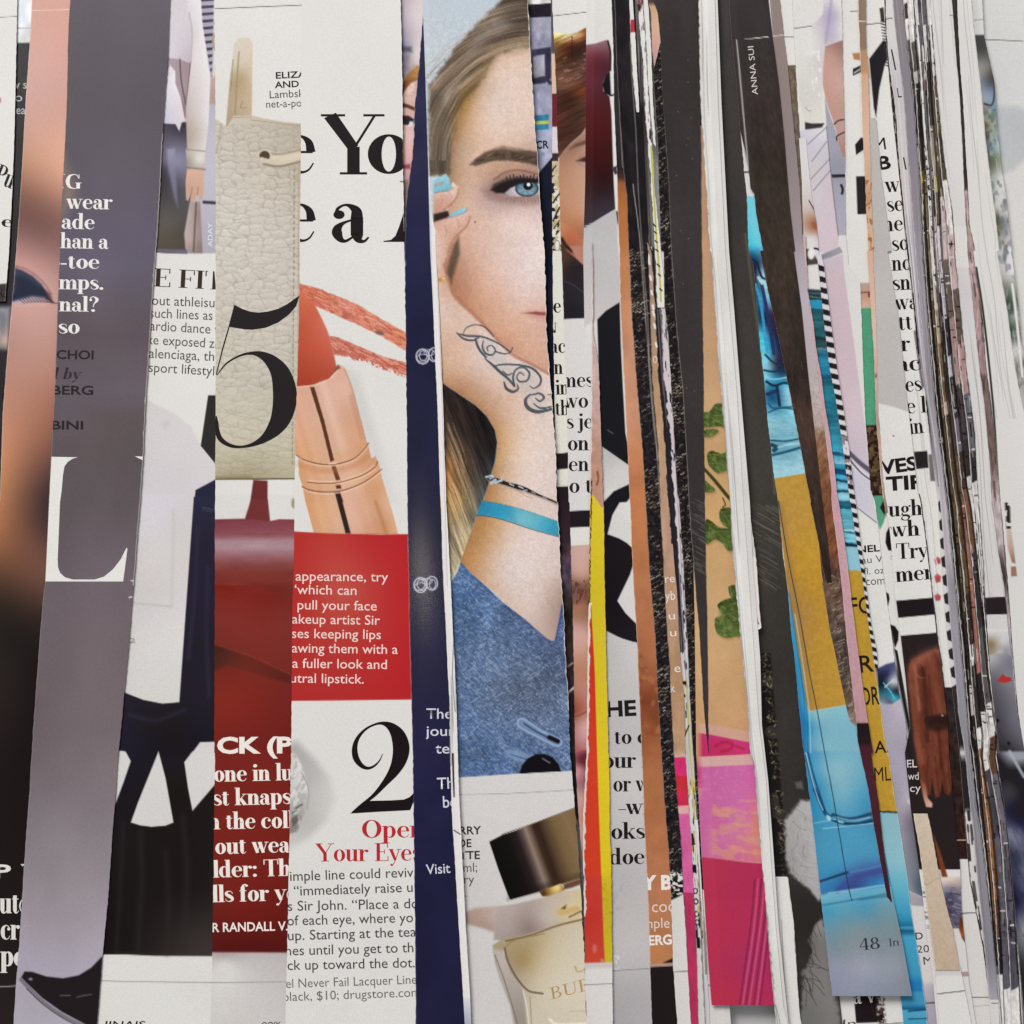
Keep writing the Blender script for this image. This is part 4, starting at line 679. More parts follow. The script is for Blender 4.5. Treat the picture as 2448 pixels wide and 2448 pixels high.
# ---- J: the thin white edge strip
s = strip('very thin white strip standing on edge beside the navy strip', NAVY_R, 'b0 1400 -300 1370 0 1385 500 1400 1000 1425 1932 | b1 1455 600 1475 1100 1500 1800 | b2 1502 0 1530 500 1555 1000 1580 1500 1590 1932 | b3 1485 350 1500 600 1530 1250 1560 1700 1570 1932', 8, curl=.00025, dx=1.6, rag=.5, lift=[(500, 0), (900, .0006), (1400, .0011), (2448, .0011)])
s.fill('dfdad8'); s.chips(0, 420, ['a8a09c'], 3, 60, .66); s.ramp([(-90, 'a09498'), (20, 'b8a8a8'), (60, 'dcd8d5')], -90, 60)
s.line('s', [(1041, 560), (1049, 760), (1058, 1000), (1069, 1400)], 2.0, 'b8b0b0', 1, .8)
s.line('s', [(1084, 1540), (1082, 1620), (1088, 1700)], 1.8, '6a6264', .9)
s.grain(5, ['8a8280', '5a5250'], 1540, 1830, 4, 2.0, .7, 60, 160)
for a, b in ((1985, 1994), (2434, 2438)): s.line('s', [(float(s.xl(a)) + 2, a), (float(s.xr(b)) - 3, b)], 3, '55505a', 1)
s.poly('s', [(1080, 1800), (1085, 1800), (1087, 1906), (1084, 1905)], '1c1a22', .8); s.ramp([(2385, 'd8d4d6'), (2448, 'a4a4b8')], 2385, 2600)

# ---- K: face, tattooed wrist, denim, perfume
KL = 'b0 1390 -300 1365 0 1385 500 1400 1000 1425 1932 | b1 1455 600 1475 1100 1500 1800 | b2 1502 0 1530 500 1555 1000 1580 1500 1590 1932 | b3 1485 350 1500 600 1530 1250 1560 1700 1570 1932'
KR = 'c0 180 -300 200 0 240 700 280 1300 325 1932 | c1 345 600 390 1250 410 1550 425 1932 | c2 432 0 450 500 480 1000 510 1500 525 1932 | c3 525 400 545 700 570 1200 590 1500 605 1932'
s = strip('wide strip with a blue eyed young woman, tattooed wrist, denim shirt and perfume bottle', KL, KR, 7, ext=(14, 0), rag=1.3, dx=2.0, lift=[(0, .0002), (2448, .0002)])
s.part('portrait_photo', -90, 1850); s.part('perfume_photo', 1850, 2540)
s.grad('b0', [(1400, 0, 'b9c0c8'), (1600, 100, 'b7c2cb'), (1400, 500, 'bcc4c9')])
# skin of the face first, then hair over it
face = P('e0', [(600, 230), (470, 260), (380, 290), (300, 420), (200, 600), (150, 800), (130, 950), (150, 1250), (120, 1440), (150, 1560), (185, 1635), (300, 1745), (420, 1875), (560, 2000), (760, 2150), (760, 200)])
s.grad('e0', [(480, 330, 'd2b29c'), (590, 300, 'd3b39d'), (420, 420, 'd3b8a5'), (560, 480, 'd8bfae'), (330, 500, 'c09e80'), (240, 610, 'b4834e'), (200, 720, 'a87a4c'), (330, 600, 'd0b197'), (450, 640, 'd9c0b0'), (600, 680, 'd8bba8'), (170, 840, '94714f'), (280, 760, 'c8a284'), (500, 770, 'd2b29e'), (190, 950, 'a8825f'), (240, 900, 'c09a7e'), (300, 1000, 'bd9680'), (340, 950, 'b98e74'), (450, 930, 'b08468'), (560, 925, 'a87c66'), (620, 935, 'a07462'), (360, 1060, 'a98880'), (250, 1080, 'c8a08a'), (440, 1120, 'b49590'), (560, 1120, 'bfa09a'), (640, 1130, 'c2a6a0'), (340, 1180, 'cca896'), (480, 1190, 'd6bab0'), (300, 1280, 'd2a894'), (520, 1280, 'dcc3ba'), (630, 1300, 'ddc8c2'), (240, 1360, 'cc9a80'), (220, 1470, 'b67e62'), (400, 1390, 'd6b4a6'), (620, 1460, 'deccc7'), (240, 1560, 'b67a5c'), (310, 1540, 'cc987e'), (440, 1530, 'd8b4a5'), (560, 1560, 'dcc2ba'), (650, 1600, 'dbc0b7'), (330, 1640, 'cb9272'), (440, 1660, 'd4a48c'), (540, 1660, 'd9b6a6'), (630, 1680, 'd8aea2'), (640, 1780, 'cfa08e'), (440, 1790, 'cd9778'), (540, 1800, 'd2a084'), (480, 1860, 'c98e6e'), (600, 1900, 'cf9c82'), (680, 1950, 'cb9880')], face, 2.5); s.poly('s', face, 'e0cac4', 14, .17)
def hairs(s, hp, c, cols, per, seed, soft, a=1., ya=-90, yb=900):      # strands that follow arcs about the point c
    sl = s._rows(ya, yb); x, y = s.X[sl], s.Y[sl]; d = s.sd_poly(sl, hp) + (fbm(x / 12, y / 12, seed + 3) - .5) * soft * 1.6; m = sstep(soft, -soft, d) * a
    r = np.hypot(x - c[0], y - c[1]); th = np.arctan2(y - c[1], x - c[0]) * 120; r = r + 9 * (fbm(x / 60, y / 60, seed + 8) - .5)
    t = np.clip((.5 * fbm(r / per, th / 55., seed, 3) + .5 * fbm(r / (per * 3.2), th / 90., seed + 5, 2) - .28) / .44, 0, 1) * (len(cols) - 1)
    cc = np.array([rgb(q) for q in cols]); i = np.minimum(t.astype(int), len(cols) - 2); f = (t - i)[..., None]; s.mix(sl, m, cc[i] * (1 - f) + cc[i + 1] * f)
HC = (1010 + 640 / 2.3, 880 / 2.3)
hair = P('e0', [(460, -60), (440, 0), (300, 130), (200, 235), (100, 385), (40, 465), (30, 960), (150, 965), (148, 860), (165, 750), (195, 640), (240, 560), (300, 490), (345, 410), (400, 310), (480, 275), (600, 255), (620, -60)])
hairs(s, hair, HC, ['3a2e26', '564638', '6d5947', '87725f', 'a6927e'], 3.4, 3, 7)
s.grad('e0', [(520, 60, '3c332c'), (580, 130, '40362e'), (470, 130, '574b42'), (400, 160, '8a7f78')], P('e0', [(440, 40), (600, -20), (620, 180), (520, 170), (420, 190)]), 22, a=.6)
s.grad('e0', [(360, 150, 'a8a09a'), (300, 230, '9a9088')], P('e0', [(300, 170), (400, 105), (480, 130), (380, 200), (280, 290), (220, 330)]), 14, a=.4)
s.grad('e0', [(560, 210, '9c8468'), (430, 260, '97805f'), (330, 360, '947450'), (260, 470, '95703f'), (200, 570, '93702f'), (175, 700, '8e6c3c')], P('e0', [(600, 180), (470, 215), (380, 260), (290, 380), (210, 500), (160, 640), (150, 760), (190, 780), (230, 640), (310, 500), (380, 380), (420, 310), (600, 280)]), 13, a=.5)
s.grad('e0', [(90, 600, '50473c'), (100, 850, '4c443a'), (130, 700, '5e5142')], P('e0', [(40, 480), (110, 520), (150, 640), (150, 950), (40, 960)]), 12, a=.5)
for k in range(90):
    r = np.random.RandomState(k + 11); th = -2.75 + 1.35 * r.rand(); R = 150 + 190 * r.rand(); R = (330 + 20 * r.rand()) if k % 5 == 0 else R; ln = .1 + .25 * r.rand(); pts = [(HC[0] + (R + 5 * math.sin(8 * q + k)) * math.cos(q), HC[1] + (R + 5 * math.sin(8 * q + k)) * math.sin(q)) for q in np.linspace(th, th + ln, 6)]
    if R < 325: continue
    q = np.array(pts); inside = all((p[0] < 1277) and p[1] < 420 for p in pts)
    if inside and R > 215 - 60 * abs(th + 2.0): s.line('s', pts, 1.2 + 1.0 * r.rand(), ('a89c92', '342c26', '8c7a66', 'b8a890', '4a4038')[k % 5], 1., .42)
# eyebrow, eye
s.poly('e0', [(262, 908), (285, 878), (340, 838), (400, 818), (440, 806), (520, 818), (650, 836), (650, 918), (560, 896), (470, 882), (380, 888), (300, 912)], '5a483c', 4, .95, wob=2, ws=6)
s.poly('e0', [(320, 880), (400, 840), (500, 840), (650, 862), (650, 905), (540, 880), (420, 868)], '453529', 5, .8); s.poly('e0', [(370, 822), (440, 798), (520, 812), (600, 824), (520, 832), (440, 820)], 'a58a70', 4, .6)
for k in range(46):
    r = np.random.RandomState(k + 60); x = 280 + 350 * r.rand(); yb = 905 - 60 * min(1, (x - 262) / 130.) + 12 * max(0, (x - 450) / 180.) ; y = yb - 8 + 46 * r.rand() * min(1, (x - 240) / 160.); s.line('e0', [(x, y), (x + 22, y - 12 + 8 * r.rand())], 5, ('3a2c22', '6c5644', '7e6650')[k % 3], .9, .6)
s.poly('e0', [(330, 1050), (380, 1000), (450, 955), (540, 945), (660, 965), (660, 1120), (560, 1130), (430, 1115), (360, 1090)], '84655c', 12, .55)
s.line('e0', [(392, 990), (450, 950), (530, 936), (650, 962)], 11, '83584a', 2.4, .75)
s.poly('e0', [(372, 1045), (392, 1010), (450, 984), (530, 972), (660, 985), (660, 1040), (520, 1040), (460, 1062), (400, 1062)], '3d2f2e', 5, .9)
s.grad('e0', [(470, 1060, 'a89c9e'), (500, 1045, 'bdb2b6'), (630, 1060, 'b2b0b8'), (540, 1074, 'c6bcc0')], [(452, 1062), (482, 1036), (520, 1018), (580, 1008), (660, 1008), (660, 1062), (600, 1078), (520, 1080), (475, 1074)], 1.6)
s.ell('e0', 574, 1036, 62, 44, '557484', 1.8); s.ell('e0', 572, 1052, 50, 26, '7d9cab', 4, .75); s.ring('e0', 574, 1036, 60, 42, 11, '2e3f4a', soft=1.6, a=.85)
for k in range(14):
    q = 6.283 * k / 14; s.line('e0', [(574 + 26 * math.cos(q), 1038 + 20 * math.sin(q)), (574 + 52 * math.cos(q), 1038 + 38 * math.sin(q))], 4, ('9cb6c2', '486472')[k % 2], .9, .5)
s.ell('e0', 580, 1022, 26, 24, '14141a', 1.4); s.ell('e0', 583, 1015, 10, 10, 'eef2f4', .9)
s.poly('e0', [(380, 1040), (430, 1008), (500, 988), (560, 980), (660, 988), (660, 1010), (590, 1004), (530, 1012), (480, 1034), (450, 1060), (410, 1062)], '1f1819', 2.6, .95)
for k in range(11):
    x = 470 + 17 * k; s.line('e0', [(x, 996 - .05 * k), (x - 8 + 2 * k, 972 - 6 * (k % 3))], 6, '1c1516', 1, .85)
s.line('e0', [(420, 1066), (480, 1082), (560, 1088), (650, 1078)], 8, 'a8847e', 2, .7)
for k in range(10):
    x = 470 + 18 * k; s.line('e0', [(x, 1086), (x - 8 + 2 * k, 1104 + 6 * (k % 3))], 4, '7a5c58', 1, .6)
s.ell('e0', 289, 1220, 5, 5, '6a4438', 1.2)
# lips and the line of the jaw against the hand
s.grad('e0', [(600, 1722, 'b8706a'), (660, 1735, 'c07872')], [(540, 1720), (620, 1708), (700, 1710), (700, 1762), (640, 1752), (580, 1732)], 8, a=.45); s.poly('e0', [(560, 1721), (620, 1713), (700, 1718), (700, 1738), (650, 1733), (600, 1727)], '8e3c3a', 2.2, .85)
hand = P('e0', [(60, 1060), (150, 1040), (165, 1000), (196, 1030), (192, 1075), (165, 1115), (125, 1150), (140, 1195), (235, 1140), (264, 1180), (256, 1222), (228, 1258), (170, 1312), (140, 1380), (118, 1450), (150, 1560), (185, 1635), (300, 1745), (420, 1875)]) + P('e1', [(500, 20), (600, 70), (760, 160), (800, 1300), (780, 1400), (735, 1590), (690, 1590), (560, 1480), (400, 1330), (205, 1165), (240, 1060), (300, 900), (335, 820), (362, 740), (402, 600), (413, 500), (400, 430), (352, 352), (290, 292), (200, 232), (60, 140)])
s.grad('s', [(p[0], p[1], c) for p, c in zip(P('e0', [(90, 1100), (160, 1060), (110, 1150), (90, 1260), (180, 1210), (245, 1185), (200, 1260), (110, 1380), (140, 1330), (95, 1480), (115, 1560), (110, 1650), (180, 1700), (130, 1800), (250, 1780), (340, 1830), (160, 1900)]) + P('e1', [(150, 60), (200, 140), (260, 60), (360, 90), (280, 240), (400, 190), (500, 240), (600, 160), (380, 320), (440, 340), (430, 450), (480, 430), (600, 400), (700, 450), (425, 560), (500, 570), (620, 600), (710, 700), (400, 700), (480, 740), (385, 790), (620, 830), (330, 950), (400, 980), (480, 1000), (600, 1050), (730, 1050), (265, 1110), (330, 1170), (420, 1190), (600, 1200), (740, 1200), (500, 1330), (650, 1380), (755, 1330), (620, 1480), (700, 1560), (735, 1470)]), ['cf9f8c', 'd8b0a0', 'b8755a', 'd6aa96', 'd9b2a2', 'd0a08c', 'cf9a80', 'd2a893', 'c08c6e', 'd0a48c', 'c9a184', 'd6b3a0', 'd4b09c', 'd4b29e', 'd6b4a2', 'd9bcae', 'cda286', 'cfa688', 'bc8c6c', 'd4b29e', 'd4b9ac', 'b07c56', 'd0ac96', 'd2ae98', 'd8bcae', 'b98a66', 'c99e80', 'bd8852', 'd0a884', 'd9c0b0', 'd8c4ba', 'c0915a', 'd6b596', 'dcc8bd', 'd8c4bb', 'ac7a48', 'd0ae90', 'b27c46', 'd8c2b8', 'ac743c', 'c29462', 'd3b6a2', 'dac5bc', 'd3c0b7', 'b0763e', 'c39264', 'd2b8a8', 'd7c5bd', 'cab5ac', 'd2bbb0', 'c8b2a7', 'a88a7c', 'c4aa9e', 'b09484', 'a08274'])], hand, 2.2); s.poly('s', hand, 'dfc9c2', 10, .16)
s.line('s', P('e0', [(118, 1455, 6), (150, 1560, 8), (185, 1637, 9), (300, 1748, 8), (420, 1878, 7)]) + P('e1', [(500, 22, 7), (600, 72, 7), (760, 162, 6)]), 4, 'a8684a', 3.2, .7)
s.poly('e0', [(150, 1420), (172, 1345), (200, 1300), (205, 1400), (180, 1480), (160, 1560), (135, 1500)], '4f3e34', 6, .8); s.line('e0', [(262, 1190), (250, 1232), (225, 1262), (172, 1315), (142, 1385)], 8, 'a0664c', 3, .7)
s.poly('e0', [(60, 1178), (140, 1158), (150, 1192), (60, 1222)], '30221e', 3.5); s.line('e0', [(195, 1040), (190, 1080), (160, 1120), (120, 1155)], 8, 'a4664c', 3, .7)
s.grad('e0', [(90, 1000, '83bfd0'), (120, 970, '8fcbd8'), (150, 1030, '7ab4c4'), (90, 1050, '75b2c4')], [(60, 992), (128, 955), (150, 985), (150, 1005), (166, 1030), (140, 1050), (60, 1062)], 1.8); s.poly('e0', [(70, 1005), (120, 995), (110, 1018), (70, 1026)], 'b08c86', 4, .6); s.grad('e0', [(170, 1180, '74b6cc'), (225, 1150, '8cc8d8')], [(138, 1194), (180, 1162), (236, 1139), (242, 1162), (205, 1184)], 1.8)
s.line('e0', [(92, 1540), (128, 1530)], 22, 'bc8a50', 3); s.ell('e0', 115, 1532, 10, 8, 'e6c088', 3, .8)
# dark hair under the wrist, fair ends below
lo = P('e1', [(60, 140), (200, 235), (290, 295), (352, 355), (398, 432), (411, 500), (400, 600), (360, 742), (333, 822), (298, 905), (240, 1062), (205, 1165), (150, 1265), (60, 1300)])
s.grad('e1', [(150, 220, '2c2322'), (300, 400, '211b1b'), (180, 350, '382b27'), (140, 450, '4a382e'), (380, 480, '231e1e'), (200, 520, '523e32'), (320, 560, '2a2524'), (160, 640, '94683c'), (210, 660, '7a5a3c'), (340, 700, '3f3c3c'), (270, 700, '55483c'), (180, 780, 'a07c4c'), (230, 840, '9c835a'), (300, 830, '605a50'), (180, 950, '9e8a66'), (230, 980, 'a29170'), (275, 930, '7c705e'), (160, 1100, 'a8967a'), (210, 1100, 'b2a07c'), (160, 1220, 'a89878')], lo, 2.4)
sl = s._rows(890, 1400); m = sstep(2, -2, s.sd_poly(sl, lo)); x, y = s.X[sl], s.Y[sl]; v = x * .93 - y * .36 + 6 * fbm(x / 40, y / 40, 5); n = .6 * fbm(v / 3.2, (x * .36 + y * .93) / 60, 8) + .4 * fbm(v / 9., y / 120, 9); s.C[sl] = np.clip(s.C[sl] * (1 + m * 1.3 * (n - .5))[..., None], 0, 1)
for k in range(44):
    r = np.random.RandomState(k + 200); y = 380 + 420 * r.rand(); x = 120 + 60 * r.rand() + (y - 380) * .06; L_ = min(120 + 160 * r.rand(), (1010 - y) * .8); s.line('e1', [(x, y), (x + L_ * .22, y + L_ * .55), (x + L_ * (.30 + .1 * r.rand()), y + L_)], 3.4, ('b89868', '3a2c22', 'c4b08c', '6a5a48')[k % 4], 1, .45)
# tattoo
IN = '3f4a54'
s.grad('e1', [(450, 120, 'b9b4b2'), (560, 150, 'b8b4b2')], P('e0', [(290, 1860), (380, 1860), (440, 1932)]) + P('e1', [(480, 60), (620, 100), (650, 180), (700, 320), (620, 320), (540, 220), (440, 140), (330, 20)]), 12, a=.5)
for q in ([(185, 1828, 3), (225, 1862, 9), (275, 1872, 9), (310, 1856, 6)], [(190, 1832, 4), (240, 1846, 9), (300, 1848, 9), (350, 1858, 8), (420, 1890, 7), (480, 1932, 6)], [(222, 1842, 3), (240, 1804, 5), (290, 1786, 6), (345, 1800, 6), (392, 1850, 4)], [(292, 1862, 8), (302, 1900, 11), (322, 1935, 11), (350, 1965, 9)], [(335, 1875, 5), (330, 1910, 8), (350, 1945, 9), (385, 1950, 8), (400, 1925, 7), (380, 1900, 6), (355, 1910, 6), (360, 1930, 5)]): s.line('e0', [(a, b, c * 1.25) for a, b, c in q], 8, IN, 1.1, .92)
for q in ([(400, 0, 6), (440, 12, 7), (480, 8, 6), (496, -20, 5)], [(342, 40, 4), (380, 70, 11), (425, 112, 13), (470, 150, 11), (505, 190, 10)], [(392, 82, 6), (440, 72, 8), (520, 74, 9), (600, 92, 10), (648, 140, 10), (645, 182, 9), (612, 203, 6), (590, 190, 4)], [(505, 190, 9), (498, 140, 9), (515, 100, 8), (555, 88, 8), (588, 120, 9), (575, 160, 9), (535, 166, 8), (518, 140, 6), (535, 116, 6), (558, 130, 5)], [(448, 170, 7), (462, 205, 13), (498, 222, 13), (526, 206, 9), (520, 182, 5)], [(592, 236, 6), (566, 268, 14), (580, 310, 17), (632, 332, 17), (712, 318, 10)], [(596, 240, 6), (645, 232, 9), (668, 254, 10), (645, 274, 8), (622, 258, 5)], [(612, 288, 5), (650, 312, 8), (712, 304, 6)], [(690, 240, 4), (712, 236, 7)], [(440, 108, 5), (470, 130, 7), (492, 120, 5)]): s.line('e1', [(a, b, c * 1.25) for a, b, c in q], 8, IN, 1.1, .92)
# bracelets
cord = [(352, 688, 16), (385, 702, 26), (430, 716, 24), (470, 730, 20), (520, 744, 26), (570, 760, 22), (630, 786, 12), (700, 815, 10), (770, 846, 10)]
s.line('e1', [(p[0], p[1] + 10, p[2]) for p in cord], 9, '9c7c60', 3, .5); s.line('e1', cord, 9, '262428', 1.2)
for x0, y0, x1, y1, w_ in ((350, 690, 385, 684, 12), (378, 726, 400, 706, 16), (402, 722, 436, 708, 13), (372, 700, 392, 690, 9), (480, 728, 500, 738, 8), (530, 742, 552, 752, 9), (556, 766, 574, 764, 7), (600, 772, 622, 782, 4), (660, 798, 684, 808, 4), (440, 690, 430, 706, 5)): s.line('e1', [(x0, y0), (x1, y1)], w_, ('b4c4cc', '8ea0aa')[int(x0) % 2], 1, .9)
s.line('e1', [(520, 760), (570, 796), (608, 808)], 4, '8a6f60', 1.2, .6)
s.grad('e1', [(330, 850, '2b83a6'), (400, 880, '2b93b8'), (480, 890, '3c9ebc'), (545, 915, '6db2c2'), (600, 930, '62b0c2'), (660, 945, '4aa8c0'), (730, 980, '2f93b0')], [(326, 820), (430, 838), (560, 872), (760, 940), (760, 1020), (600, 975), (480, 935), (380, 908), (298, 900)], 1.3)
s.line('e1', [(298, 902), (380, 911), (480, 938), (600, 978), (760, 1023)], 5, '38464a', 1.2, .8); s.line('e1', [(326, 820), (430, 838), (560, 872), (760, 940)], 3, '2a6a80', 1.2, .6)
# finger joints
for q in ([(100, 1075), (108, 1100), (98, 1130)], [(150, 1060), (160, 1080), (152, 1105)], [(190, 1205), (202, 1225), (198, 1250)], [(120, 1240), (132, 1270), (126, 1300)]): s.line('e0', q, 5, 'b07f6a', 2.4, .5)
s.line('e0', [(66, 1062), (110, 1052), (150, 1048), (172, 1032)], 5, '9c6a56', 1.6, .7); s.line('e0', [(140, 1196), (190, 1186), (236, 1164), (244, 1150)], 5, '9c6a56', 1.6, .6); s.line('e0', [(160, 1055), (188, 1050)], 14, 'e6c6b8', 5, .5); s.line('e0', [(120, 1225), (200, 1195), (245, 1180)], 18, 'e2c0b0', 7, .5); s.line('e0', [(90, 1330), (110, 1400)], 26, 'e0c0b0', 10, .4)
s.noise(3.2, 3.2, .055, 40, 1460, 3, o=2); s.noise(9, 9, .03, 40, 1460, 5, o=2)
# denim
den = P('b2', [(1616, 462), (1590, 540), (1545, 612), (1480, 700), (1480, 1960)]) + P('b3', [(1440, 178), (1600, 168), (1789, 155)]) + P('c3', [(100, 148), (300, 138), (540, 124)]) + P('c2', [(560, 1500), (520, 700), (462, 790), (408, 1068), (375, 1068), (340, 1050), (180, 905), (0, 768)]) + P('b2', [(1800, 640), (1680, 535)])
s.grad('s', [(1100, 1370, '46648e'), (1120, 1450, '456490'), (1180, 1460, '4e6a96'), (1150, 1560, '586e92'), (1110, 1650, '52698e'), (1240, 1540, '566a8e'), (1220, 1650, '5d6b86'), (1300, 1600, '525f7c'), (1340, 1480, '46588c'), (1345, 1700, '5a6784'), (1150, 1780, '536f9c'), (1280, 1800, '4c648e')], den, 1.8)
for a_, sx, sy, th in (('8ba0bc', 11, 2.6, .56), ('33425e', 9, 2.8, .58), ('a9b8cc', 9, 2.2, .64), ('3c4c6c', 5, 3, .62)):
    s.chips_in('s', den, [a_], sx, sy, th, int(sx + sy * 7), .09, .75 if th < .6 else -.5, .42, 1.5)
s.line('b2', [(1620, 480), (1720, 590), (1860, 710)], 16, '3c5688', 3, .5); s.line('c2', [(0, 790), (180, 925), (370, 1080)], 14, '3e5684', 3, .5); s.line('c2', [(410, 1070), (440, 940), (462, 800)], 10, '3c4c84', 2)
sl = s._rows(1340, 1850); m = sstep(2, -2, s.sd_poly(sl, den)); s.C[sl] *= (1 + m * .36 * (fbm(s.X[sl] / 50., s.Y[sl] / 70., 4) - .5))[..., None]
s.poly('c2', [(105, 1705), (120, 1672), (150, 1655), (190, 1672), (300, 1752), (400, 1798), (462, 1828), (468, 1868), (430, 1890), (380, 1878), (250, 1808), (140, 1748)], '6d88ad', 5, .85, True, 2.5, 5)
for q in ([(118, 1700), (135, 1672), (180, 1678), (300, 1760), (400, 1806), (455, 1838), (448, 1872), (400, 1870), (260, 1800), (140, 1736), (118, 1700)],): s.line('c2', q, 13, '9db2cb', 2, .75)
s.line('c2', [(170, 1706), (260, 1765), (350, 1812)], 11, '2c3a54', 1.8, .9); s.line('c2', [(365, 1812), (430, 1842)], 36, '17171d', 2.4)
s.poly('c2', [(20, 1935), (60, 1905), (160, 1922), (300, 1985), (440, 2010), (400, 2040), (200, 2020), (60, 1975)], '7d96b8', 5, .8, True, 2.5, 5); s.line('c2', [(70, 1945), (200, 1985), (320, 2015)], 8, '3a4a66', 1.8, .8)
s.poly('c3', [(125, 150), (140, 90), (180, 40), (240, 8), (300, 5), (360, 30), (405, 80), (425, 150)], '17151a', 1.8); s.line('c3', [(290, 40), (340, 70)], 8, '77747a', 2)
# below the photo
s.grad('b3', [(1500, 200, 'd0ccc9'), (1700, 500, 'cfcac7'), (1600, 900, 'c9c4c1'), (1789, 1000, 'cdc8c5')], [(1400, 180), (1600, 169), (1789, 156), (2090, 138), (2600, 118), (2600, 2400), (1400, 2400)], 1.2)
s.line('b3', [(1480, 297), (1789, 291), (2100, 275), (2330, 262)], 5, '9b9896'); 
for t, a, b, h, bo in (('RRY', (1488, 582), (1642, 578), 56, .018), ('DE', (1478, 672), (1572, 670), 56, .018), ('TTE', (1485, 758), (1632, 755), 56, .018), ('ml;', (1515, 850), (1612, 846), 66, 0), ('ry', (1520, 932), (1592, 930), 62, 0)): s.sans('lettering', t, 'b3', a, b, h, '2e2a2c' if bo else '5a5654', bo)
s.line('b3', [(1480, 440), (1492, 480)], 7, '3a2e2c', 1.3); s.ell('b3', 1530, 1020, 5, 5, '555150')
s.grad('b3', [(1560, 1180, 'a88f80'), (1650, 1150, 'b3998c'), (1789, 1200, 'c2aea4'), (1700, 1250, 'ab9184')], [(1480, 1150), (1600, 1105), (1700, 1094), (1860, 1090), (1900, 1250), (1789, 1296), (1650, 1250), (1520, 1215)], 6)
cap = P('b3', [(1698, 632), (1789, 585)]) + P('c3', [(100, 553), (195, 515), (380, 445), (540, 385), (575, 890), (440, 930), (280, 985), (60, 1046)]) + P('b3', [(1830, 1010), (1760, 820)])
s.axial('s', cap, (1170, 2011), (1378, 1936), [(0, '151313'), (.2, '1b1717'), (.30, '2a2120'), (.36, '574742'), (.41, '8c786c'), (.45, '6e584a'), (.50, '3c2a20'), (.55, '35241b'), (.62, '54402c'), (.72, '755c3c'), (.86, '86694a'), (1., '7c6040'), (1.1, '6c5034')]); s.grad('c3', [(100, 1020, '151212'), (300, 950, '2c2018'), (480, 905, '4a3622')], [(40, 1046), (280, 985), (440, 930), (575, 890), (570, 850), (300, 930), (60, 1000)], 8, a=.5)
s.line('c3', [(0, 580), (195, 512), (540, 382)], 5, '5a4834', 1.2, .8)
s.grad('c3', [(300, 990, '5a3c14'), (360, 970, 'd0a85a'), (400, 960, 'e4c684'), (440, 960, '98702e')], [(268, 990), (420, 930), (445, 975), (410, 1010), (330, 1028), (285, 1020)], 2); s.poly('c3', [(440, 935), (580, 890), (580, 930), (500, 960), (440, 975)], '6a4630', 3)
s.grad('c3', [(60, 1120, 'b0a09a'), (200, 1100, 'a89890'), (300, 1180, 'b7a69e'), (450, 1040, 'c4b29a'), (200, 1250, '8f7c74'), (60, 1250, 'a4968e'), (500, 1100, 'd0bc90')], [(-40, 1100), (100, 1075), (290, 1030), (440, 985), (600, 960), (600, 1180), (400, 1230), (200, 1290), (0, 1340), (-60, 1330)], 4)
s.poly('c3', [(380, 1130), (460, 1075), (455, 1110), (540, 1090), (560, 1120), (420, 1165)], 'c8a86a', 3); s.poly('c3', [(420, 1110), (462, 1080), (450, 1115)], '6a4a1c', 2); s.line('c3', [(480, 1170), (560, 1130)], 10, '6a5030', 2)
bt = P('b3', [(1722, 1370), (1789, 1330)]) + P('c3', [(100, 1310), (300, 1265), (450, 1215), (620, 1165), (620, 2100), (130, 2100), (80, 1800), (20, 1600)]) + P('b3', [(1789, 1650), (1740, 1500)])
s.grad('c3', [(60, 1380, 'a8946e'), (200, 1350, 'ab966e'), (150, 1480, 'a38a5e'), (300, 1450, 'c2b08e'), (450, 1350, 'cbbca2'), (500, 1500, 'cfc2aa'), (250, 1600, 'c6b698'), (400, 1650, 'd1c5b0'), (100, 1700, 'b3a590'), (200, 1850, 'c8bca4'), (350, 1900, 'cec2a9'), (550, 1800, 'd2c6ae'), (40, 1600, 'a89a88')], bt, 2.2)
s.grad('c3', [(30, 1500, 'b8aca4'), (60, 1700, 'a89c92'), (100, 1900, '9a8d82'), (150, 2100, 'a89c90')], [(-60, 1400), (20, 1410), (60, 1560), (150, 1690), (180, 1932), (200, 2100), (120, 2100), (60, 1800), (-20, 1600)], 5)
for q, w_, c in (([(20, 1390), (40, 1480), (90, 1580), (150, 1660), (200, 1700), (290, 1715)], 14, '6a5844'), ([(-50, 1440), (10, 1600), (60, 1760), (110, 1932), (130, 2050)], 9, '7e7066'), ([(30, 1340), (200, 1300), (400, 1230), (580, 1185)], 14, '7a6444'), ([(20, 1390), (100, 1330), (300, 1290)], 8, '8c7654'), ([(150, 1690), (175, 1800), (190, 1932)], 8, 'e0d8cc'), ([(200, 1740), (210, 1932)], 7, '97886e'), ([(520, 1520), (540, 1560), (600, 1540)], 8, 'b08c4c'), ([(340, 1900), (400, 1935), (600, 1930)], 20, 'e8e0d0')): s.line('c3', q, w_, c, 1.6, .9)
s.serif('lettering', 'BUR', 'c3', (350, 1758), (640, 1684), 84, 'b08d58', .6, .08)
s.rim('R', 1.8, 'e6dcd4', -90, 1700, .9, .45); s.line('c3', [(600, 1840), (480, 1843)], 5, 'b0aca8')
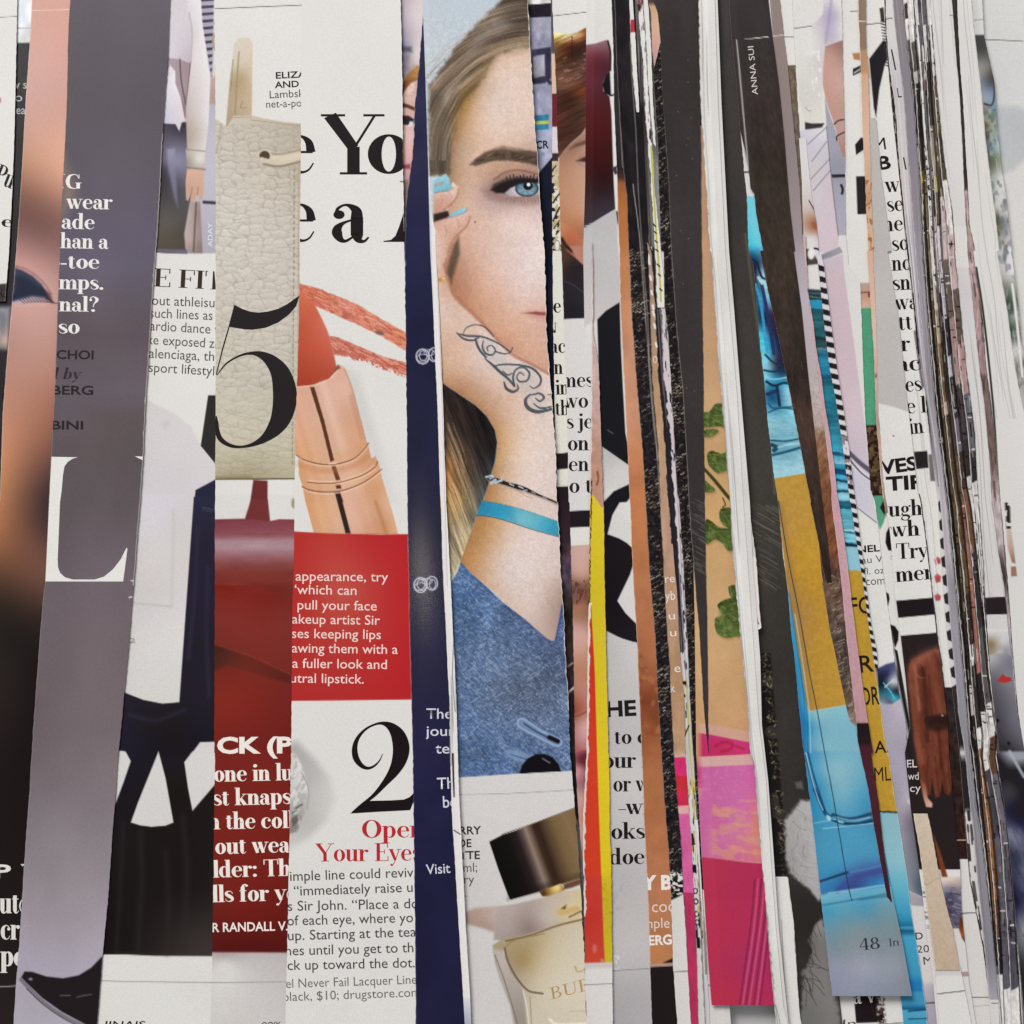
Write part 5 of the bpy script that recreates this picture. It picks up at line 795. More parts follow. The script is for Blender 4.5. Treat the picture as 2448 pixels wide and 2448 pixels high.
# ---- L: street scene sliver
s = strip('thin lavender blue strip with a blue and yellow band and letters CR', 'c0 180 -300 200 0 240 700 280 1300 325 1932 | c1 345 600 390 1250 405 1400', 'c0 375 0 380 400 385 720 388 1932 | c1 390 0 395 600 402 1000 408 1350 410 1410', 1, y1=1036, ext=(50, 14))
s.fill('17192a'); s.grad('c0', [(280, 200, 'a2a2b6'), (300, 350, '8f90a6'), (260, 700, '9c9cb4'), (320, 900, '9ea0b8'), (300, 1150, 'a0a2ba')], [(100, 138), (450, 128), (450, 1150), (385, 1212), (290, 1322), (100, 1500)], 1.6)
s.poly('c0', [(100, -400), (450, -400), (450, 20), (100, 44)], WH, 1.5); s.poly('c0', [(100, 44), (450, 20), (450, 122), (100, 140)], '1d1c24', 1.5)
s.poly('c0', [(232, 385), (300, 372), (378, 362), (380, 600), (330, 640), (240, 650), (232, 560)], '2f2d42', 3); s.grad('c0', [(260, 450, '9c9cb0'), (310, 550, 'b0a8b4'), (250, 590, '8a8698')], [(238, 430), (328, 420), (332, 585), (250, 612), (236, 560)], 3)
s.poly('c0', [(232, 385), (262, 380), (262, 430), (232, 440)], '45435a', 4); s.line('c0', [(240, 620), (330, 600), (372, 640)], 26, '34323f', 3)
s.poly('c0', [(258, 888), (360, 880), (358, 996), (262, 1002)], '2f7fa6', 1.6); s.poly('c0', [(262, 934), (360, 926), (358, 954), (262, 958)], 'bcc440', 1.3)
s.noise(12, 18, .18, -60, 410)
s.sans('lettering', 'CR', 'c0', (262, 1144), (362, 1140), 58, '2c2c3c', .03); s.ring('c0', 316, 1182, 9, 10, 4, '4a4a5c'); s.noise(30, 60, .3, 410, 1040)

# ---- M
s = strip('narrow strip with scraps of black serif letters e N ac n in th', 'c0 375 0 385 720 388 1932 | c1 390 0 395 600 402 1000 408 1350 412 1550 425 1932 | c2 432 0 450 500 480 1000 510 1500 525 1932 | c3 525 400', 'c0 388 0 400 300 420 700 430 1100 440 1400 455 1932 | c1 460 0 475 500 490 900 500 1250 515 1932 | c2 520 0 530 400 545 800 555 1400 565 1932 | c3 532 300', 3, y1=1960, ext=(0, 30), rag=.5)
s.fill('d4d0cc'); s.bands([(-90, '55505c'), (128, 'd6b49c'), (224, '6e2228'), (303, 'd2cace'), (366, '3a2a30'), (385, 'c8b69c'), (445, 'd8d4c8')])
s.chips(390, 600, ['25222a', 'b8a878'], 7, 12, .56, 4, .05, .6)
s.line('c0', [(395, 1560), (420, 1520), (445, 1490)], 14, '201d24', 1); s.line('c0', [(395, 1700), (440, 1600)], 14, '201d24', 1); s.line('c0', [(400, 1760), (440, 1700)], 10, '2a262c', 1); s.ring('c0', 425, 1890, 20, 40, 6, '77727a')
s.poly('c1', [(408, 1562), (520, 1550), (520, 1672), (414, 1685)], '231d20', 1.3); s.poly('c1', [(405, 1815), (540, 1810), (540, 2100), (405, 2100)], '241c20', 1.3)
s.ramp([(1165, '241b20'), (1320, '3a2830'), (1370, '5a4a5a'), (1400, '4a3a44'), (1450, '2c2420'), (1560, '3a2c26'), (1640, '2a2024'), (1750, '2c2226'), (1960, '221c20')], 1165, 2000); s.noise(12, 22, .5, 1300, 1800); s.line('c2', [(505, 1470), (560, 1425)], 16, 'c8bcb4', 2); s.line('c2', [(500, 1270), (545, 1240)], 10, 'b09a84', 2.5)
for t, a, b in (('e', (396, 476), (456, 474)), ('N', (330, 630), (425, 628)), ('ac', (372, 786), (490, 784)), ('n', (400, 948), (472, 946)), ('in', (414, 1106), (520, 1102)), ('the', (412, 1266), (578, 1260))): s.serif('lettering', t, 'c1', a, b, 76, INK, 1., xh=t != 'N')

# ---- N: auburn haired face
s = strip('strip with an auburn haired face above a black shape and serif text mes wo', 'c0 388 0 400 300 420 700 430 1100 440 1400 455 1932 | c1 460 0 475 500 490 900 500 1250 515 1932 | c2 520 0 530 400 545 800 555 1400 565 1932 | c3 540 400 570 700 590 1100 600 1932', 'c0 715 0 710 700 705 1400 690 1932 | c1 685 1500 680 1932 | c2 670 400 665 900 655 1400 650 1932 | c3 580 400 575 800 592 1000 600 1400 606 1932', 4, y1=2200, ext=(0, 30), rag=.6)
s.part('portrait_photo', 70, 763)
s.line('c0', [(380, 124), (715, 86)], 5, '55525a')
hp = P('e0', [(690, 180), (760, 178), (800, 188), (850, 178), (890, 155), (1000, 140), (1000, 600), (940, 640), (905, 695), (870, 742), (810, 792), (755, 862), (690, 900)])
s.grad('e0', [(735, 215, 'b89858'), (790, 196, 'd8c48c'), (850, 190, 'c09a68'), (905, 175, '8a3c18'), (760, 260, '7c4a20'), (820, 240, '6c3418'), (900, 225, '4a2014'), (780, 320, '54301f'), (860, 290, '2c1915'), (930, 260, '3a1c16'), (770, 400, '6e4534'), (850, 370, '5a382c'), (930, 340, '6a4840'), (780, 470, '77503e'), (880, 430, '5c3a30'), (790, 520, '3c2018'), (890, 490, '723416'), (930, 460, '4e281a'), (770, 600, '4a2820'), (850, 580, '46281f'), (920, 560, '5c3426'), (760, 740, '44251e'), (830, 700, '402420'), (890, 650, '543428'), (760, 830, '5c3a2e')], hp, 3)
sl = s._rows(60, 400); x, y = s.X[sl], s.Y[sl]; mm = sstep(3, -3, s.sd_poly(sl, hp)); v = y * .9 + x * .42 + 8 * fbm(x / 30, y / 30, 4); n_ = .6 * fbm(v / 3.4, (x * .9 - y * .42) / 40, 6) + .4 * fbm(v / 9, x / 50, 7); s.C[sl] = np.clip(s.C[sl] * (1 + mm * 1.5 * (n_ - .5))[..., None], 0, 1)
for k in range(34):
    r = np.random.RandomState(k + 5); x = 740 + 190 * r.rand(); y = 330 + 140 * r.rand() - (x - 740) * .25; s.line('e0', [(x, y), (x + 12 + 14 * r.rand(), y - 6 + 8 * r.randn())], 5, ('b89484', '8a6050', 'c8b0a8')[k % 3], 1, .7)
sl = s._rows(60, 400); s.mix(sl, .34 * sstep(3, -3, s.sd_poly(sl, P('e0', [(690, 240), (1000, 215), (1000, 600), (905, 695), (810, 792), (755, 862), (690, 900)]))), rgb('46291f'))
for k in range(8): s.ell('e0', 822 + k % 2, 205 + k * 16, 4, 5, '1e1210', 1, .8)
s.grad('e0', [(930, 680, 'bd947e'), (890, 740, 'a47a66'), (830, 820, '9c705c'), (780, 880, 'a8795f'), (900, 830, 'b58a76'), (790, 960, 'b58468'), (880, 950, 'bf917a'), (940, 980, 'c29782'), (780, 1080, 'bd8768'), (880, 1100, 'c4937a'), (940, 1180, 'c89a84'), (790, 1200, 'b97c58'), (860, 1230, 'b67856'), (930, 1290, 'a86a50'), (800, 1270, 'b06e48'), (790, 1330, 'ad6742'), (860, 1350, 'a9664c'), (920, 1400, 'b0745e')], [(750, 865), (810, 795), (870, 745), (905, 698), (945, 640), (1000, 600), (1000, 1550), (920, 1500), (830, 1400), (762, 1345), (740, 1200)], 3.5)
s.poly('e0', [(806, 822), (845, 790), (900, 768), (1000, 772), (1000, 795), (900, 792), (850, 806)], '5c3d32', 4, .85); s.poly('e0', [(845, 885), (890, 862), (930, 846), (1000, 840), (1000, 880), (925, 895), (885, 890)], '33211f', 4, .92); s.ell('e0', 938, 880, 16, 14, '2a2a30', 2, .9); s.poly('e0', [(915, 896), (935, 884), (1000, 890), (1000, 910), (930, 908)], 'b3a29e', 2.5); s.line('e0', [(860, 900), (920, 925), (1000, 930)], 7, '86604f', 3, .5); s.line('e0', [(865, 862), (900, 838), (1000, 826)], 5, '86604f', 2.5, .5)
s.line('e0', [(762, 1230), (800, 1260), (860, 1310), (940, 1350)], 10, '8c4e34', 4, .5)
s.grad('c0', [(450, 1760, 'c07e58'), (520, 1800, 'bc6844'), (600, 1850, 'b46a4a'), (500, 1900, 'a85a3a'), (660, 1900, 'b4705a')], [(430, 1690), (520, 1740), (600, 1825), (740, 1915), (740, 2200), (430, 2200)], 5)
s.grad('c1', [(480, 60, '4a342c'), (540, 120, '2c2324'), (500, 300, '2a2428'), (640, 350, '2b282e'), (560, 450, '222026')], [(420, -60), (470, -50), (500, 0), (560, 50), (640, 120), (690, 180), (760, 220), (760, 512), (420, 528)], 2)
s.line('c0', [(460, 1840), (490, 1890), (540, 1932)], 26, '2a1c1a', 4); s.line('c1', [(480, 230), (560, 270), (690, 370)], 8, '3c3a42', 2)
s.grad('c1', [(600, 20, 'b47866'), (660, 120, 'b87c70')], [(520, -40), (760, -40), (760, 200), (690, 178), (640, 118), (570, 50)], 3)
s.poly('c1', [(420, 530), (760, 512), (760, 2100), (420, 2100)], 'd2cecb', 1.4)
s.poly('c2', [(500, 72), (720, 60), (720, 190), (500, 198)], '221c20', 1.3)
s.grad('c2', [(600, 360, 'c8a094'), (560, 500, 'c4998c'), (650, 500, 'c69b90'), (600, 600, 'a87a6a'), (570, 700, '5e3a34'), (640, 720, '6a4238'), (600, 780, 'a06a54'), (600, 860, '9a6a4e'), (580, 950, 'c08c80'), (640, 1000, 'c69488'), (600, 1200, 'c08a74'), (640, 1350, 'b87c64'), (600, 1450, 'b87a6a'), (600, 1550, 'a86050'), (590, 1630, 'a05c4a'), (620, 1700, 'c4908a'), (600, 1900, 'ae6868')], [(480, 338), (720, 326), (720, 2100), (480, 2100)], 1.5, 1.8)
s.chips_in('c2', [(530, 600), (680, 600), (680, 790), (530, 790)], ['4a2a26', '8a5a4a'], 4, 14, .5, 4, .1, .2, .7); s.line('c2', [(560, 1655), (600, 1640), (650, 1615)], 9, '8a4034', 2.5)
s.grad('c3', [(560, 0, '8a4450'), (560, 60, '6a2c34'), (550, 110, 'b87880'), (560, 200, 'a06870'), (560, 300, 'c09088'), (570, 450, 'c48c7c'), (575, 600, 'c4a098'), (590, 800, '8a6a64')], [(480, -20), (640, -20), (640, 1100), (480, 1100)], 5, 1.8)
for t, a, b in (('mes', (452, 1050), (704, 1046)), ('wo', (472, 1210), (664, 1206)), ('s je', (498, 1368), (700, 1366)), ('on', (508, 1536), (672, 1534)), ('en', (514, 1696), (672, 1694)), ('o t', (520, 1862), (694, 1860))): s.serif('lettering', t, 'c1', a, b, 78, INK, .95, xh=True)

# ---- O: grey strip with maroon bottle and black numeral
OL = 'c0 715 0 710 700 705 1400 690 1932 | c1 700 600 745 900 770 1700 775 1932 | c2 780 0 795 700 805 1200 820 1932 | c3 770 500 780 1100 790 1932'
OR_ = 'c0 845 0 860 400 865 800 880 1200 890 1600 905 1932 | c1 915 500 940 1000 965 1500 985 1932 | c2 1000 400 1030 900 1055 1400 1075 1932 | c3 1015 500 1035 900 1055 1500 1070 1932'
s = strip('grey strip with a maroon bottle, big black curved numeral and text HE to our', OL, OR_, 5, ext=(20, 40), rag=.6)
s.part('bottle_photo', 95, 525); s.rim('L', 1.0, 'f0ece8', 0, 500)
s.fill('d5d2ce')
s.grad('c0', [(740, 340, '8a6068'), (780, 420, '6a3440'), (720, 420, '70343e'), (740, 600, '5a2430'), (800, 520, '4e202c'), (760, 800, '4e1c22'), (830, 900, '4a181c'), (740, 1000, '4c1618'), (820, 1200, '3a1214'), (730, 1300, '381416'), (800, 1450, '2c1a1e'), (740, 1600, '382c34'), (840, 1550, '322830')], [(600, 350), (720, 335), (800, 308), (822, 320), (836, 400), (834, 540), (800, 580), (775, 640), (780, 700), (828, 745), (842, 860), (850, 1100), (860, 1400), (872, 1610), (780, 1665), (700, 1715), (600, 1770)], 1.8, 1.8)
s.line('c0', [(815, 315), (834, 400), (834, 540)], 14, '2a1a24', 2); s.poly('c0', [(800, 575), (830, 545), (840, 740), (790, 720), (772, 650)], '17141a', 2.5); s.line('c0', [(835, 735), (875, 728)], 14, '2a282c', 1.2); s.poly('c0', [(845, 1290), (900, 1270), (905, 1330), (870, 1345)], '3c383e', 1.5); s.poly('c0', [(875, 1620), (910, 1640), (912, 1700), (890, 1730)], '4a464c', 1.8)
s.grad('c0', [(760, 1750, 'b6b3b3'), (860, 1700, 'b4b1b1'), (760, 1932, 'bbb8b7'), (840, 1932, 'b8b5b4')], [(600, 1770), (700, 1716), (780, 1666), (872, 1612), (888, 1720), (895, 2100), (600, 2100)], 2)
s.grad('c1', [(720, 100, 'bab6b5'), (850, 300, 'b9b6b5'), (720, 500, 'c4bcba')], [(600, -60), (892, -60), (905, 100), (918, 400), (735, 525), (600, 600)], 2)
s.grad('c1', [(850, 1600, 'bab6b4'), (820, 1800, 'cac6c3'), (900, 1700, 'cac5c2')], [(700, 1480), (765, 1505), (980, 1640), (1020, 1790), (870, 1850), (780, 1932), (740, 2000)], 2)
s.poly('c1', [(733, 528), (800, 460), (908, 392), (914, 700), (928, 1000), (950, 1400), (1000, 1665), (765, 1502), (745, 1200), (742, 800)], '1c1c20', 1.5); s.line('c1', [(912, 380), (918, 560), (926, 760), (938, 1000)], 12, 'c8c2be', 1.4); s.line('c1', [(815, 1380), (855, 1405)], 6, '77747a', 2, .8)
s.grad('c2', [(920, 150, 'cfcbc8'), (960, 700, 'cfcac8'), (950, 100, 'd2cecb')], [(800, -100), (1100, -100), (1100, 1000), (800, 1000)], 2)
s.grad('c2', [(830, 100, '1b1a20'), (900, 400, '1e191d'), (850, 800, '1c171b'), (980, 1000, '201b20')], P('c1', [(775, 1940), (860, 1850), (1000, 1785), (1010, 1870), (960, 1932)]) + P('c2', [(905, 5), (850, 100), (812, 248), (900, 280), (960, 315), (1020, 370), (1020, 450), (985, 560), (888, 762), (950, 855), (1060, 965), (1070, 1090), (1000, 1075), (920, 1050), (760, 985), (760, -20)]), 1.6)
s.grad('c2', [(900, 1150, 'bdb9b7'), (1000, 1150, 'c4c0be'), (900, 1400, 'bcb8b6'), (950, 1700, 'b8b4b3'), (900, 1932, 'b9b5b4')], [(700, 965), (805, 992), (920, 1052), (1000, 1077), (1080, 1094), (1200, 1120), (1200, 2100), (700, 2100)], 1.6)
s.grad('c3', [(850, 100, 'c2bdbb'), (900, 500, 'bfbab8'), (850, 900, 'b6b1b0'), (950, 1200, 'bcb5b4'), (900, 1500, 'bab4b4'), (900, 1700, 'aba6a7'), (950, 1900, 'a9a3a5')], [(600, 50), (1200, 50), (1200, 2200), (600, 2200)], 30)
s.chips_in('c3', [(790, 860), (870, 860), (850, 1120), (800, 1120)], ['a5a0a4'], 9, 9, .55, 4, .2, 0, .6); s.chips_in('c3', [(800, 1400), (840, 1400), (840, 1540), (800, 1540)], ['d8d4d4'], 4, 5, .55, 4, .1, 0, .8); s.line('c3', [(780, 1554), (1080, 1536)], 6, '858084')
s.sans('lettering', 'HE', 'c2', (806, 1652), (1036, 1640), 112, INK, .035)
for c, t, a, b, xh in (('c2', 'y to or', (742, 1866), (1190, 1858), 1), ('c3', 'our l', (722, 108), (1040, 104), 1), ('c3', 'or we', (795, 276), (1120, 270), 1), ('c3', '\u2014wh', (740, 440), (1100, 436), 1), ('c3', 'oks', (780, 614), (1022, 610), 1), ('c3', 'does', (766, 796), (1086, 790), 1)): s.serif('lettering', t, c, a, b, 76, INK, 1.0, xh=True)

# ---- Q: yellow and red strip
s = strip('bright yellow and red strip with a slanted colour boundary and pale pink top', 'c1 690 -60 690 250 692 600 685 1500 680 1932 | c2 670 400 665 900 655 1400 650 1932 | c3 580 400 575 700 588 1300 600 1700 606 1932', 'c1 692 -60 700 100 700 600 745 900 770 1700 775 1932 | c2 780 0 795 700 805 1200 820 1932 | c3 770 500 780 1100 790 1932', 8, y0=575, rag=.9, dx=1.8)
s.fill('c2a8a4'); s.ramp([(575, 'b8b2b0'), (700, 'c4b0ac'), (900, 'c2a49e'), (1000, 'c09a8e'), (1080, 'b88a74')]); s.line('c1', [(735, 1700), (742, 1750), (730, 1800)], 14, '8a4a2c', 2.5); s.line('c1', [(690, 1480), (720, 1440), (760, 1430)], 5, 'a88474', 2); s.noise(14, 14, .1)
s.grad('c2', [(720, 100, 'd6bc24'), (740, 700, 'ccb41e'), (750, 1200, 'd2b820'), (770, 1800, 'd8bc1c')], P('c1', [(640, 1830), (680, 1852), (740, 1932)]) + P('c2', [(765, 40), (900, 60), (900, 1932)]) + P('c3', [(900, 1493), (600, 1500)]) + P('c2', [(500, 1700)]), 1.3)
s.ramp([(2060, 'd4bc14'), (2080, 'd8bf16'), (2110, 'c8b018'), (2140, 'c4aa18'), (2200, 'c2a81c'), (2301, 'c8ae18')], 2060, 2301); s.chips(2090, 2230, ['a8901c'], 8, 8, .62, 3, .2, 0, .5)
s.grad('c2', [(690, 1000, 'c8321c'), (700, 1500, 'ce361e'), (690, 1900, 'd23a22')], P('c2', [(500, 780), (686, 780), (700, 1050), (715, 1320), (732, 1932)]) + P('c3', [(690, 400), (705, 800), (722, 1300), (732, 1505), (500, 1505)]), 1.4)
s.grad('c3', [(600, 880, 'cc3420'), (650, 905, 'c83a2c'), (640, 1200, 'c4342a'), (620, 1400, 'c63c30'), (690, 1470, 'c8402c')], [(500, 870), (708, 880), (722, 1300), (732, 1502), (500, 1505)], 3); s.ell('c3', 660, 1395, 14, 30, 'd89488', 4, .5); s.ell('c3', 715, 1480, 12, 14, 'd8a090', 3, .6)
s.poly('c3', [(400, 1503), (900, 1492), (900, 2200), (400, 2200)], 'd4cfcb', 1.3); s.poly('c3', [(400, 1503), (900, 1492), (900, 1530), (400, 1540)], 'bcb4b0', 5, .7); s.line('c3', [(560, 1655), (800, 1644)], 7, '8c8886')
s.rim('L', 2.2, 'd8cfc4', 680, 1200, .8)
for a in np.arange(1150, 1450, 7.): s.line('s', [(float(s.xl(a)) + 1 + vn(a, 3.3) * 3, a), (float(s.xl(a)) + 1 + vn(a, 8.3) * 3, a + 5)], 3, ('3a2e22', '9c8450', '564634')[int(vn(a, 5.) * 2.99)], .9)
s.rim('L', 4.6, 'dcd4ce', 1440, 2190, .95, .1); s.line('s', [(1395, 2095), (1391, 2140)], 5, '4a4444', 1.2)

# ---- R: copper strip
RR_ = 'c0 870 100 880 500 905 900 935 1300 960 1500 975 1932 | c1 1000 500 1035 1000 1080 1500 1105 1932 | c2 1135 500 1175 1000 1200 1500 1225 1932 | c3 1180 600 1205 1000 1220 1500 1250 1932'
s = strip('copper brown strip with white lettering coo mple ERG near its foot', OR_, RR_, 6, ext=(0, 20), rag=.6)
s.ramp([(-90, '2c282c'), (300, '2e2a2c'), (405, '2a2224'), (425, '4a2e22'), (438, '9a5a34'), (470, 'a86434'), (560, 'b26c3a'), (620, 'b8764a'), (720, 'c08058'), (850, 'c48a6a'), (1000, 'c6896a'), (1080, 'c07c54'), (1180, 'bc7448'), (1300, 'b87246'), (1420, 'b4704a'), (1560, 'aa6642'), (1620, '985434'), (1680, '7e4026'), (1730, '8c4c2c'), (1850, 'ac6a42'), (2000, 'b06c44'), (2150, 'b57450'), (2300, 'b8784a')]); s.noise(40, 40, .08); s.chips(1560, 1760, ['7a3c22', 'b87850'], 16, 18, .6, 6, .2, .3, .4)
s.line('s', [(1471, 0), (1478, 200), (1488, 400)], 2.4, '66605e', .8); s.rim('L', 1.4, 'e0d8d0', 400, 2448, .6)
s.poly('c3', [(1140, 1500), (1230, 1455), (1240, 1520)], '2a1c18', 2); s.poly('c3', [(1000, 1505), (1300, 1492), (1300, 1514), (1000, 1530)], 'b08c7c', 2); s.poly('c3', [(1000, 1530), (1300, 1514), (1300, 2200), (1000, 2200)], '241d1e', 1.5)
tw = 'e6ddd6'
s.sans('lettering', 'Y BY', 'c3', (1000, 974), (1300, 968), 96, tw, .04); s.sans('lettering', 'coo', 'c3', (1070, 1136), (1244, 1130), 84, 'ddc8ba', .0); s.sans('lettering', 'mple', 'c3', (1008, 1252), (1196, 1246), 72, 'ddc8ba', .0); s.sans('lettering', 'ERG', 'c3', (1048, 1370), (1212, 1362), 66, tw, .03)

# ---- S: first black glitter strip
SR = 'c0 970 0 985 300 1000 600 1030 1000 1050 1500 1080 1932 | c1 1120 500 1145 1000 1190 1500 1215 1932 | c2 1250 700 1290 1300 1320 1932 | c3 1270 600 1290 1000 1320 1500 1345 1932'
def sequins(s, ya, yb, seed):                       # printed cord and beads: short slanting ridges on black cloth
    s.noise(5, 7, .5, ya, yb, seed); r = np.random.RandomState(seed + 3); y = float(ya)
    while y < yb:
        a, b = float(s.xl(y)), float(s.xr(y)); e = float(vn(np.array(y / 46.), np.array(seed + .3))); x = a + 1
        while x < b - 2:
            l = 3 + 7 * r.rand(); c = ('a8987c', '7c6c54', 'd0c4b0', '5c5040', '463c32')[min(4, int(r.rand() * (3.2 + 3 * (1 - e))))]
            if r.rand() < .25 + .6 * e: s.line('s', [(x, y + l * .30), (x + l * .5, y + 1.2 * r.randn()), (x + l, y - l * .28)], 1.0 + 1.3 * r.rand(), c, .9, .45 + .45 * e)
            x += l + 1 + 4 * r.rand()
        y += 5.5 + 3.5 * r.rand()
s = strip('black strip woven with gold sequins, right of the copper strip', RR_, SR, 7, ext=(0, 16), rag=.8)
s.part('sequin_photo', 560, 2140); s.fill('211d20'); s.noise(16, 30, .3, -90, 600); sequins(s, 575, 2140, 3)
s.line('s', [(1513, 440), (1532, 600), (1556, 930), (1572, 1100)], 2.2, '8c8680', .8); s.rim('L', 1.0, 'b8b0a8', 0, 2100, .5); s.rim('R', 1.2, 'a8a098', 100, 1200, .5)
s.chips_in('c3', [(1190, 850), (1300, 850), (1300, 1000), (1195, 1040)], ['d8d4d0'], 6, 5, .56, 3, .06)
s.poly('c3', [(1100, 1068), (1205, 1050), (1250, 1030), (1295, 1005), (1400, 990), (1500, 2300), (1100, 2300)], 'd2cdc9', 1.5); s.line('c3', [(1200, 1562), (1340, 1554)], 9, '8c8886')

# ---- slivers between the two sequin strips
s = strip('thin white sliver with a small red mark at the top', 'c0 980 0 990 300 1005 600 1030 830 1040 900', 'c0 1008 0 1025 300 1040 600 1056 800 1056 900', 8, y1=268, dx=1.5)
s.poly('c0', [(990, 150), (1050, 150), (1050, 248), (990, 248)], 'b83038', 1.2); s.rim('L', 1.5, '6a6468', -90, 270, .8)
s = strip('dark glassy brown sliver left of the white slivers', 'c0 965 0 1005 600 1030 900 1050 1500 1080 1932 | c1 1085 100 1110 600', 'c0 1060 0 1090 700 1120 1400 1140 1932 | c1 1165 300 1178 600', 6, y1=790, dx=1.6, mat=GLOSS)
s.fill('2c2729'); s.ramp([(-90, '8a8286'), (240, '4a4446'), (262, '252022'), (420, '443a36'), (520, '5c5048'), (600, '8a7a6c'), (680, 'a89484')]); s.noise(5, 90, .7); s.line('s', [(1522, 280), (1528, 430), (1536, 560)], 3, '7c706a', 1.2); s.line('s', [(1535, 290), (1543, 440), (1549, 560)], 4, '1e1a1c', 1.2)
s = strip('white sliver with dark flecks and a pale yellow line down it', 'c0 1036 0 1080 500 1092 800 1120 1100 1145 1500 1170 1932 | c1 1180 200 1195 500', 'c0 1080 0 1112 400 1125 700 1150 1000 1180 1500 1225 1932 | c1 1246 200 1250 420', 8, y1=735, dx=1.4)
s.line('s', [(1557, 350), (1562, 440), (1569, 560), (1577, 660), (1580, 720)], 4.5, 'b8b048', 1); s.chips(-60, 340, ['2a2628', '8a4a50'], 4, 26, .66, 3); s.poly('c0', [(1050, 30), (1068, 40), (1066, 90), (1050, 80)], '2a2628', 1.2)
for y in (536, 553, 575, 596, 632, 655, 690): s.line('s', [(1562 + (y - 536) * .1, y), (1567 + (y - 536) * .1, y + 5)], 3.4, '2c282a', .8)
s.rim('L', 2.4, '3a3438', 0, 740, .9); s.rim('R', 2.0, '4a4446', 100, 360, .8)
s = strip('second white sliver with a torn right edge', 'c0 1086 0 1115 400 1130 700 1160 1100 1185 1150', 'c0 1120 0 1150 400 1165 800 1192 1140', 9, y1=358, dx=1.5, rag=1.2)
s.rim('L', 1.5, '55505a', -90, 360, .8); s.rim('R', 1.5, '2a2628', 250, 360, .9)
s = strip('peach coloured sliver tapering beside the black strip', 'c0 1120 0 1146 100 1155 400 1168 520', 'c0 1200 0 1212 200 1220 320 1190 450 1172 525', 9, y1=164, dx=1.6)
s.ramp([(-90, '3a2c2c'), (4, '4a3834'), (16, 'c89c78'), (60, 'cfa688'), (100, 'cc9c90'), (160, 'b88c88')]); s.rim('L', 1.5, '4a3a38', 0, 170, .8)

# ---- T: tan strip turning pink
TR = 'c1 1130 -60 1160 0 1190 500 1215 1000 1265 1500 1290 1932 | c2 1345 700 1375 1200 1400 1500 1410 1932 | c3 1345 600 1370 1100 1390 1500 1400 1932'
s = strip('tan strip with small white letters turning magenta and crimson at the foot', 'c1 1118 -60 1125 0 1140 500 1160 1000 1200 1500 1218 1932 | c2 1252 700 1292 1300 1322 1932 | c3 1272 600 1292 1000 1322 1500 1347 1932', TR, 8, y0=580, dx=1.8)
s.ramp([(580, '9a8878'), (700, 'a88a74'), (900, 'b8906c'), (1100, 'ba9472'), (1250, 'b68e78'), (1450, 'b48c70'), (1600, 'ae8664'), (1790, 'b48c6c'), (1808, 'c8a894')]); s.bands([(1810, 'd82c6c'), (1855, 'c42a34'), (1888, 'cf2848'), (1926, 'd8a4a0'), (1945, 'd45c98'), (2134, 'b83058')], 1.5, 3); s.noise(20, 40, .1); s.rim('R', 3, '1f1b1e', 580, 1300, .9, .2); s.rim('L', 1.4, '3a3230', 600, 2300, .7)
for y in (610, 622, 660, 695, 730, 745, 775, 820): s.line('s', [(1550 + (y - 610) * .085, y), (1552 + (y - 610) * .085, y + 9)], 5, 'ddd6d0', 1.2)
s.ring('c1', 1180, 835, 14, 24, 6, 'd8d0ca')
for t, a, b, h in (('re', (1258, 622), (1332, 616), 62), ('yb', (1258, 758), (1336, 752), 70), ('u', (1286, 906), (1334, 902), 60), ('u', (1296, 1036), (1344, 1032), 60), ('e', (1330, 1312), (1376, 1308), 66), ('k', (1300, 1466), (1334, 1462), 64)): s.sans('lettering', t, 'c2', a, b, h, 'ded4cc', .0)

# ---- V: narrow white strip of cut letters
VR = 'c1 1225 0 1250 400 1278 600 1310 1200 1345 1750 1350 1932 | c2 1362 100 1392 600 1428 1100 1440 1500 1468 1932 | c3 1378 300 1395 500 1405 900 1425 1400 1450 1932'
s = strip('lavender white sliver of cut black letters between tan and sequin strips', 'c1 1160 0 1190 500 1215 1000 1265 1500 1290 1932 | c2 1345 700 1375 1200 1400 1500 1410 1932 | c3 1345 600 1370 1100 1390 1500 1400 1932', VR, 7, y0=590, ext=(10, 14), dx=1.5, rag=1.)
s.fill('cfc6c8'); s.ramp([(590, 'd4d0cc'), (740, 'cabfc0'), (1100, 'c4bac0'), (1500, 'cec8c8'), (1900, 'd0cac8'), (2448, 'c8c4c2')]); s.rim('L', 9, '232024', 590, 1560, .96, -.3)
s.chips(700, 1750, ['262226'], 4, 24, .66, 6, .05, -.08); s.grain(12, ['a8a0a4', '8a8288'], 600, 1900, 5, 2.2); s.line('s', [(1640, 1620), (1645, 1700), (1650, 1790), (1661, 1960)], 3.6, 'b8b050', 1)
s.poly('c2', [(1380, 1380), (1420, 1380), (1420, 1410), (1385, 1400)], '1e1a1e', 1); s.poly('c2', [(1380, 1480), (1412, 1480), (1412, 1506), (1385, 1500)], '1e1a1e', 1); s.line('c2', [(1440, 1720), (1400, 1830), (1410, 1932)], 10, '2a262a', 1)
for a, b in ((1992, 2020), (2066, 2088), (2240, 2268)): s.poly('s', [(float(s.xl(a)) + 2, a), (float(s.xl(a)) + 10, a + 2), (float(s.xl(b)) + 10, b), (float(s.xl(b)) + 2, b - 2)], '1e1a1e', 1)
for y in (2130, 2155, 2185, 2205): s.ring('s', float(s.xl(y)) + 5, y, 5, 6, 3, '26222a', soft=.9)
s.chips(1850, 2260, ['2a262a', 'c8b040'], 3, 30, .66, 26, .05, -.06); s.rim('R', 2.4, '6a6468', 1900, 2448, .8)
